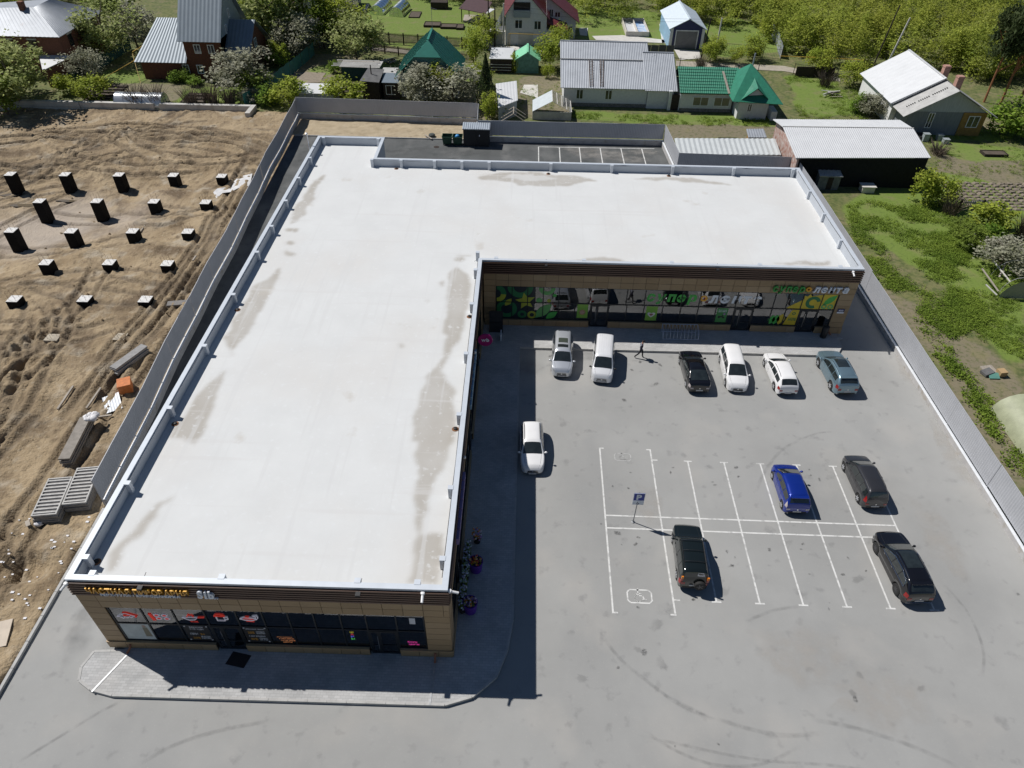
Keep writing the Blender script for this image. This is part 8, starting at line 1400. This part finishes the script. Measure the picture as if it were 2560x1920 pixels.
# ---- thicket beyond the village: one mass
rs = rng(99); pol = [(1430, 55), (1560, 55), (1690, 42), (1760, 62), (1860, 78), (1925, 110), (1965, 150), (2060, 172), (2160, 178), (2290, 160), (2430, 200), (2620, 215), (2700, 0), (2500, -60), (1000, -60), (1000, 4), (1100, 8), (1210, 18), (1430, 18)]
pol2 = [(-80, -40), (330, -40), (300, 10), (200, 12), (90, 25), (-80, 40)]
V_, Q_ = [], []; off = 0; cnt = 0
while cnt < 600:
    a, c_ = rs.uniform(-80, 2700), rs.uniform(-58, 215)
    if rs.rand() > .35+.65*(c_+60)/275 and c_ > 0: pass
    if not (inpoly(np.array([a]), np.array([c_]), pol)[0] or inpoly(np.array([a]), np.array([c_]), pol2)[0]): continue
    p = G(a, c_); h = rs.uniform(3.4, 6.6); r_ = rs.uniform(1.6, 2.9)
    if a > 1900: h *= 1.2
    n = 680; cp = crown_pts(n, r_, r_, h*.48, .1, rs, nc=14, cl=.4); v, q_ = leaves(cp+np.array([p.x, p.y, 0]), rs.uniform(.10, .22, n), rs, 1.3); V_.append(v); Q_.append(q_+off); off += len(v); cnt += 1
tag(np_mesh('willow_thicket', np.concatenate(V_), np.concatenate(Q_), L_wood), 'dense green scrub thicket filling the background behind the village', 'thicket', kind='stuff')
# ---- weeds in the right-hand field and along walls
WP = [([(2120, 515), (2300, 520), (2430, 640), (2440, 740), (2480, 800), (2380, 850), (2300, 790), (2220, 720), (2130, 600)], 2100, .30), ([(2300, 560), (2560, 560), (2560, 900), (2450, 850), (2380, 720)], 1300, .22), ([(2130, 640), (2330, 860), (2480, 1060), (2560, 1200), (2560, 1100), (2400, 900), (2250, 720)], 260, .34), ([(1430, 280), (1980, 300), (1980, 318), (1660, 312), (1430, 296)], 420, .26), ([(1960, 190), (2140, 215), (2170, 300), (2000, 300)], 420, .28), ([(2140, 500), (2370, 510), (2380, 560), (2130, 540)], 260, .3), ([(2330, 880), (2420, 1000), (2500, 1130), (2530, 1180), (2470, 1020), (2370, 890)], 120, .42), ([(1150, 160), (1220, 170), (1210, 240), (1140, 220)], 160, .28), ([(1480, 0), (1700, 30), (1690, 60), (1480, 40)], 150, .3), ([(1300, 200), (1420, 200), (1420, 290), (1300, 290)], 160, .22), ([(2300, 255), (2560, 330), (2560, 470), (2330, 440)], 300, .24), ([(20, 262), (640, 266), (640, 258), (20, 250)], 140, .3)]
V_, Q_ = [], []; off = 0
for pl_, cnt, sz in WP:
    xs_, ys_ = [p[0] for p in pl_], [p[1] for p in pl_]; a, c_ = rs.uniform(min(xs_), max(xs_), cnt*8), rs.uniform(min(ys_), max(ys_), cnt*8); ok = inpoly(a, c_, pl_); P_ = np.array([G(u, v)[:2] for u, v in zip(a[ok], c_[ok])])
    ok = (fbm(P_[:, 0]*.35, P_[:, 1]*.35, 3, 3) > .33+.12*rs.rand(len(P_))) & ~((P_[:, 0] < 31.9) & (P_[:, 1] < 79)); P_ = P_[ok][:cnt]
    for p in P_:
        n = rs.randint(14, 30); s = sz*rs.uniform(.6, 1.35); cp = rs.normal(size=(n, 3))*np.array([s*.62, s*.62, s*.28])+np.array([p[0], p[1], s*.42]); cp[:, 2] = np.abs(cp[:, 2]); v, q_ = leaves(cp, rs.uniform(.04, .09, n)*(sz/.3), rs, 1.2); V_.append(v); Q_.append(q_+off); off += len(v)
tag(np_mesh('field_weeds', np.concatenate(V_), np.concatenate(Q_), leafmat('weed_leaf', (.15, .235, .028), (.27, .36, .055), .3)), 'low leafy weeds and tufts covering the ground outside the fence', 'weeds', kind='stuff')
# ================================================================== small things round the building
gm_ = mat('bin_green', (.015, .06, .035), .5); shd = mat('shelter_dark', (.012, .014, .018), .6)
bs = empty('bin_shelter', (-6.0, 86.9, 0), 0, 'dark metal bin shelter with ribbed pale roof at the rear fence', 'bin shelter'); MB().box(-7.55, -4.35, 86.3, 86.36, 0, 2.2).box(-7.55, -7.49, 86.36, 87.8, 0, 2.2).box(-4.41, -4.35, 86.36, 87.8, 0, 2.2).box(-7.49, -4.41, 87.74, 87.8, 0, 2.2).build('wall', shd, bs); roof_plate(bs, [(-7.65, 86.15, 2.25), (-4.25, 86.15, 2.25), (-4.25, 87.95, 2.4), (-7.65, 87.95, 2.4)], mat('ribbed_steel', (.45, .50, .55), .4, .4), 'roof', pitch=.25, depth=.04); MB().box(-5.98, -5.92, 86.24, 86.3, .05, 2.15).build('door_edge', blackp, bs); MB().box(-5.6, -5.5, 86.26, 86.3, 1.3, 1.5).build('notice', white, bs)
for i, (x, lb) in enumerate(((-9.6, 'left green wheeled waste container beside the bin shelter'), (-8.3, 'right green wheeled waste container holding a blue bag'))):
    r = empty('waste_container', (x, 86.9, 0), 0, lb, 'waste container', 'waste containers'); mb = MB().hexa([(x-.5, 86.45, .15), (x+.5, 86.45, .15), (x+.5, 87.3, .15), (x-.5, 87.3, .15), (x-.6, 86.3, 1.1), (x+.6, 86.3, 1.1), (x+.6, 87.45, 1.1), (x-.6, 87.45, 1.1)]); mb.f = [f for f in mb.f if f != (4, 5, 6, 7)]; mb.m = mb.m[:len(mb.f)]; mb.build('tub', gm_, r); rim_ = MB(); [rim_.beam(a, b_, .07, .06) for a, b_ in (((x-.6, 86.3, 1.1), (x+.6, 86.3, 1.1)), ((x+.6, 86.33, 1.1), (x+.6, 87.42, 1.1)), ((x+.6, 87.45, 1.1), (x-.6, 87.45, 1.1)), ((x-.6, 87.42, 1.1), (x-.6, 86.33, 1.1)))]; rim_.build('rim', gm_, r)
    MB().box(x-.48, x+.48, 86.5, 87.2, .2, .5).build('rubbish', tar, r); [MB().lathe((x+sx_*.45, 86.5+sy_*.7, .09), [(.09, -.03), (.09, .03)], 10, axis='x').build('wheel', tyre, r) for sx_ in (-1, 1) for sy_ in (0, 1)]
tag(MB().blob((-8.35, 86.9, 1.0), .3, .28, .25, 10, 6, .12).build('rubbish_bag', mat('blue_bag', (.05, .3, .65), .5), None, 60), 'blue rubbish bag in the right waste container', 'bag')
mh = G(1080, 343); tag(MB().lathe((mh.x, mh.y, .15), [(.42, -.1), (.42, .2), (.36, .26), (.3, .26), (.28, .3)], 20).build('manhole_ring', mat('manhole_dark', (.07, .08, .075), .7), None, 40), 'dark concrete manhole ring standing in the sand strip', 'manhole'); tag(MB().beam((mh.x-.9, mh.y+.1, .25), (mh.x+.1, mh.y-1.0, .2), .22, .04).build('plank', wood), 'pale plank lying beside the manhole ring', 'plank'); tag(MB().lathe((-10.9, 85.9, .006), [(.35, 0), (.35, .012), (.3, .016)], 20).build('manhole_cover', darkwood), 'dark round manhole cover on the yard asphalt left of the bins', 'manhole cover')
for x, y, i in ((LF(66)+2.6, 66, 0), (LF(52)+2.5, 55.5, 1)): pass
# litter bin, bike rack, door mat, sandwich board
lb_ = G(2057, 842, SWZ); r = empty('litter_bin', (lb_.x, lb_.y, SWZ), 0, 'tall black litter bin at the right door of the shop', 'litter bin'); MB().lathe((lb_.x, lb_.y, SWZ), [(.26, 0), (.27, .05), (.27, .95), (.22, 1.02)], 18).build('bin_body', blackp, r, 40); MB().lathe((lb_.x, lb_.y, SWZ+1.02), [(.27, 0), (.27, .06), (.12, .12), (.1, .08)], 18).build('bin_lid', cab, r, 40)
bm2 = mat('rack_tube', (.55, .6, .7), .4, .5); br_ = empty('bike_rack', (14.1, 47.6, SWZ), 0, 'pale tubular bicycle rack standing before the shop windows', 'bike rack'); bx0, bx1, by0, by1 = 12.0, 14.95, 47.55, 48.6
for y, z in ((by0, .06), (by1, .06), (by1, .85)): MB().tube([(bx0, y, SWZ+z), (bx1, y, SWZ+z)], .025, 6).build('rail', bm2, br_)
for i in range(11): x = bx0+(bx1-bx0)*i/10; MB().tube([(x, by0, SWZ+.06), (x, by0+.12, SWZ+.5), (x, by0+.5, SWZ+.8), (x, by1, SWZ+.85), (x, by1, SWZ+.06)], .018, 5).build('hoop', bm2, br_)
for x in (bx0, bx1): MB().tube([(x, by0, SWZ+.06), (x, by1, SWZ+.85)], .016, 5).build('brace', bm2, br_)
tag(MB().obox((-14.5, 18.55, SWZ+.012), (.52, -.1, 0), (.1, .36, 0), (0, 0, .01)).build('door_mat', blackp), 'black rubber mat skewed before the brewery door', 'door mat')
sbx = empty('sandwich_board', (-2.0, 47.4, SWZ), 0, 'black framed stand in the dark inner corner of the building', 'stand'); fr_ = MB(); [fr_.beam(a, b_, .05, .05) for a, b_ in (((-2.5, 47.9, SWZ), (-2.5, 48.3, 2.1)), ((-1.4, 47.9, SWZ), (-1.4, 48.3, 2.1)), ((-2.5, 48.3, 2.1), (-1.4, 48.3, 2.1)), ((-2.5, 48.1, 1.1), (-1.4, 48.1, 1.1)))]; fr_.build('frame', cab, sbx); MB().quad((-2.47, 48.11, 1.1), (-1.43, 48.11, 1.1), (-1.43, 48.31, 2.07), (-2.47, 48.31, 2.07)).quad((-2.47, 47.93, .2), (-1.43, 47.93, .2), (-1.43, 48.1, 1.08), (-2.47, 48.1, 1.08)).build('panel', shd, sbx); tag(MB().obox((-1.5, 47.1, .5), (.05, 0, 0), (0, .35, 0), (0, 0, .36)).build('small_board', white), 'small pale board leaning near the black stand in the inner corner', 'board')
# flower buckets at the inner front
violet = mat('violet_bucket', (.10, .025, .32), .5); pet = {'mixed': [(.55, .05, .05), (.75, .3, .03), (.6, .4, .2)], 'white': [(.55, .62, .72), (.5, .48, .62), (.25, .35, .2)], 'lilac': [(.35, .22, .45), (.6, .55, .6), (.6, .25, .05)]}
def flowers(root, x, y, z, r_, h, pal, n=46):
    for ci, c_ in enumerate(pet[pal]):
        mb = MB()
        for _ in range(n//3):
            a, q_ = random.uniform(0, 6.28), r_*math.sqrt(random.random()); mb.blob((x+q_*math.cos(a), y+q_*math.sin(a), z+random.uniform(0, h)), .06, .06, .045, 6, 3, .3)
        tag(mb.build('blossoms', mat('petal_%s_%d' % (pal, ci), c_, .7, var=.3, scale=10), root), kind='stuff')
    mb = MB(); [mb.blob((x+random.uniform(-r_, r_)*.8, y+random.uniform(-r_, r_)*.8, z+random.uniform(-.05, h*.7)), .08, .05, .05, 5, 3, .3) for _ in range(16)]; tag(mb.build('leaves', L_green, root), kind='stuff')
for (x, y, pal, lb) in ((-2.2, 24.6, 'mixed', 'violet bucket of red and orange flowers by the inner front, farther one'), (-2.35, 21.9, 'lilac', 'violet bucket of lilac and white flowers by the inner front, nearer one')):
    r = empty('flower_bucket', (x, y, SWZ), 0, lb, 'flower bucket', 'violet flower buckets'); mb = MB().lathe((x, y, SWZ), [(.34, 0), (.42, .8), (.44, .85), (.4, .85), (.36, .6)], 20); mb.build('bucket', violet, r, 40); flowers(r, x, y, SWZ+.75, .36, .25, pal)
for (x, y0_, y1_, lb) in ((-2.75, 23.6, 26.2, 'row of white and lilac cut flowers along the inner front, farther half'), (-2.8, 21.6, 23.4, 'row of white cut flowers along the inner front, nearer half')):
    r = empty('flower_display', (x, (y0_+y1_)/2, SWZ), 0, lb, 'flowers', 'flower displays'); [MB().lathe((x, y, SWZ), [(.16, 0), (.2, .5)], 12).build('vase', shd, r) for y in np.arange(y0_+.2, y1_, .5)]; [flowers(r, x, y, SWZ+.5, .22, .55, 'white', 30) for y in np.arange(y0_+.2, y1_, .5)]
r = empty('flower_display', (-2.25, 26.6, SWZ), 0, 'tall lilac flowers with dark red ones beyond the farther bucket', 'flowers', 'flower displays'); MB().lathe((-2.25, 26.6, SWZ), [(.2, 0), (.24, .5)], 12).build('vase', shd, r); flowers(r, -2.25, 26.5, SWZ+.5, .3, .7, 'lilac', 60)
# two more white objects by the back
tag(MB().blob((*G(1170, 480, .0)[:2], -.5), .1, .1, .1).build('x', white), 'x', 'x') if False else None
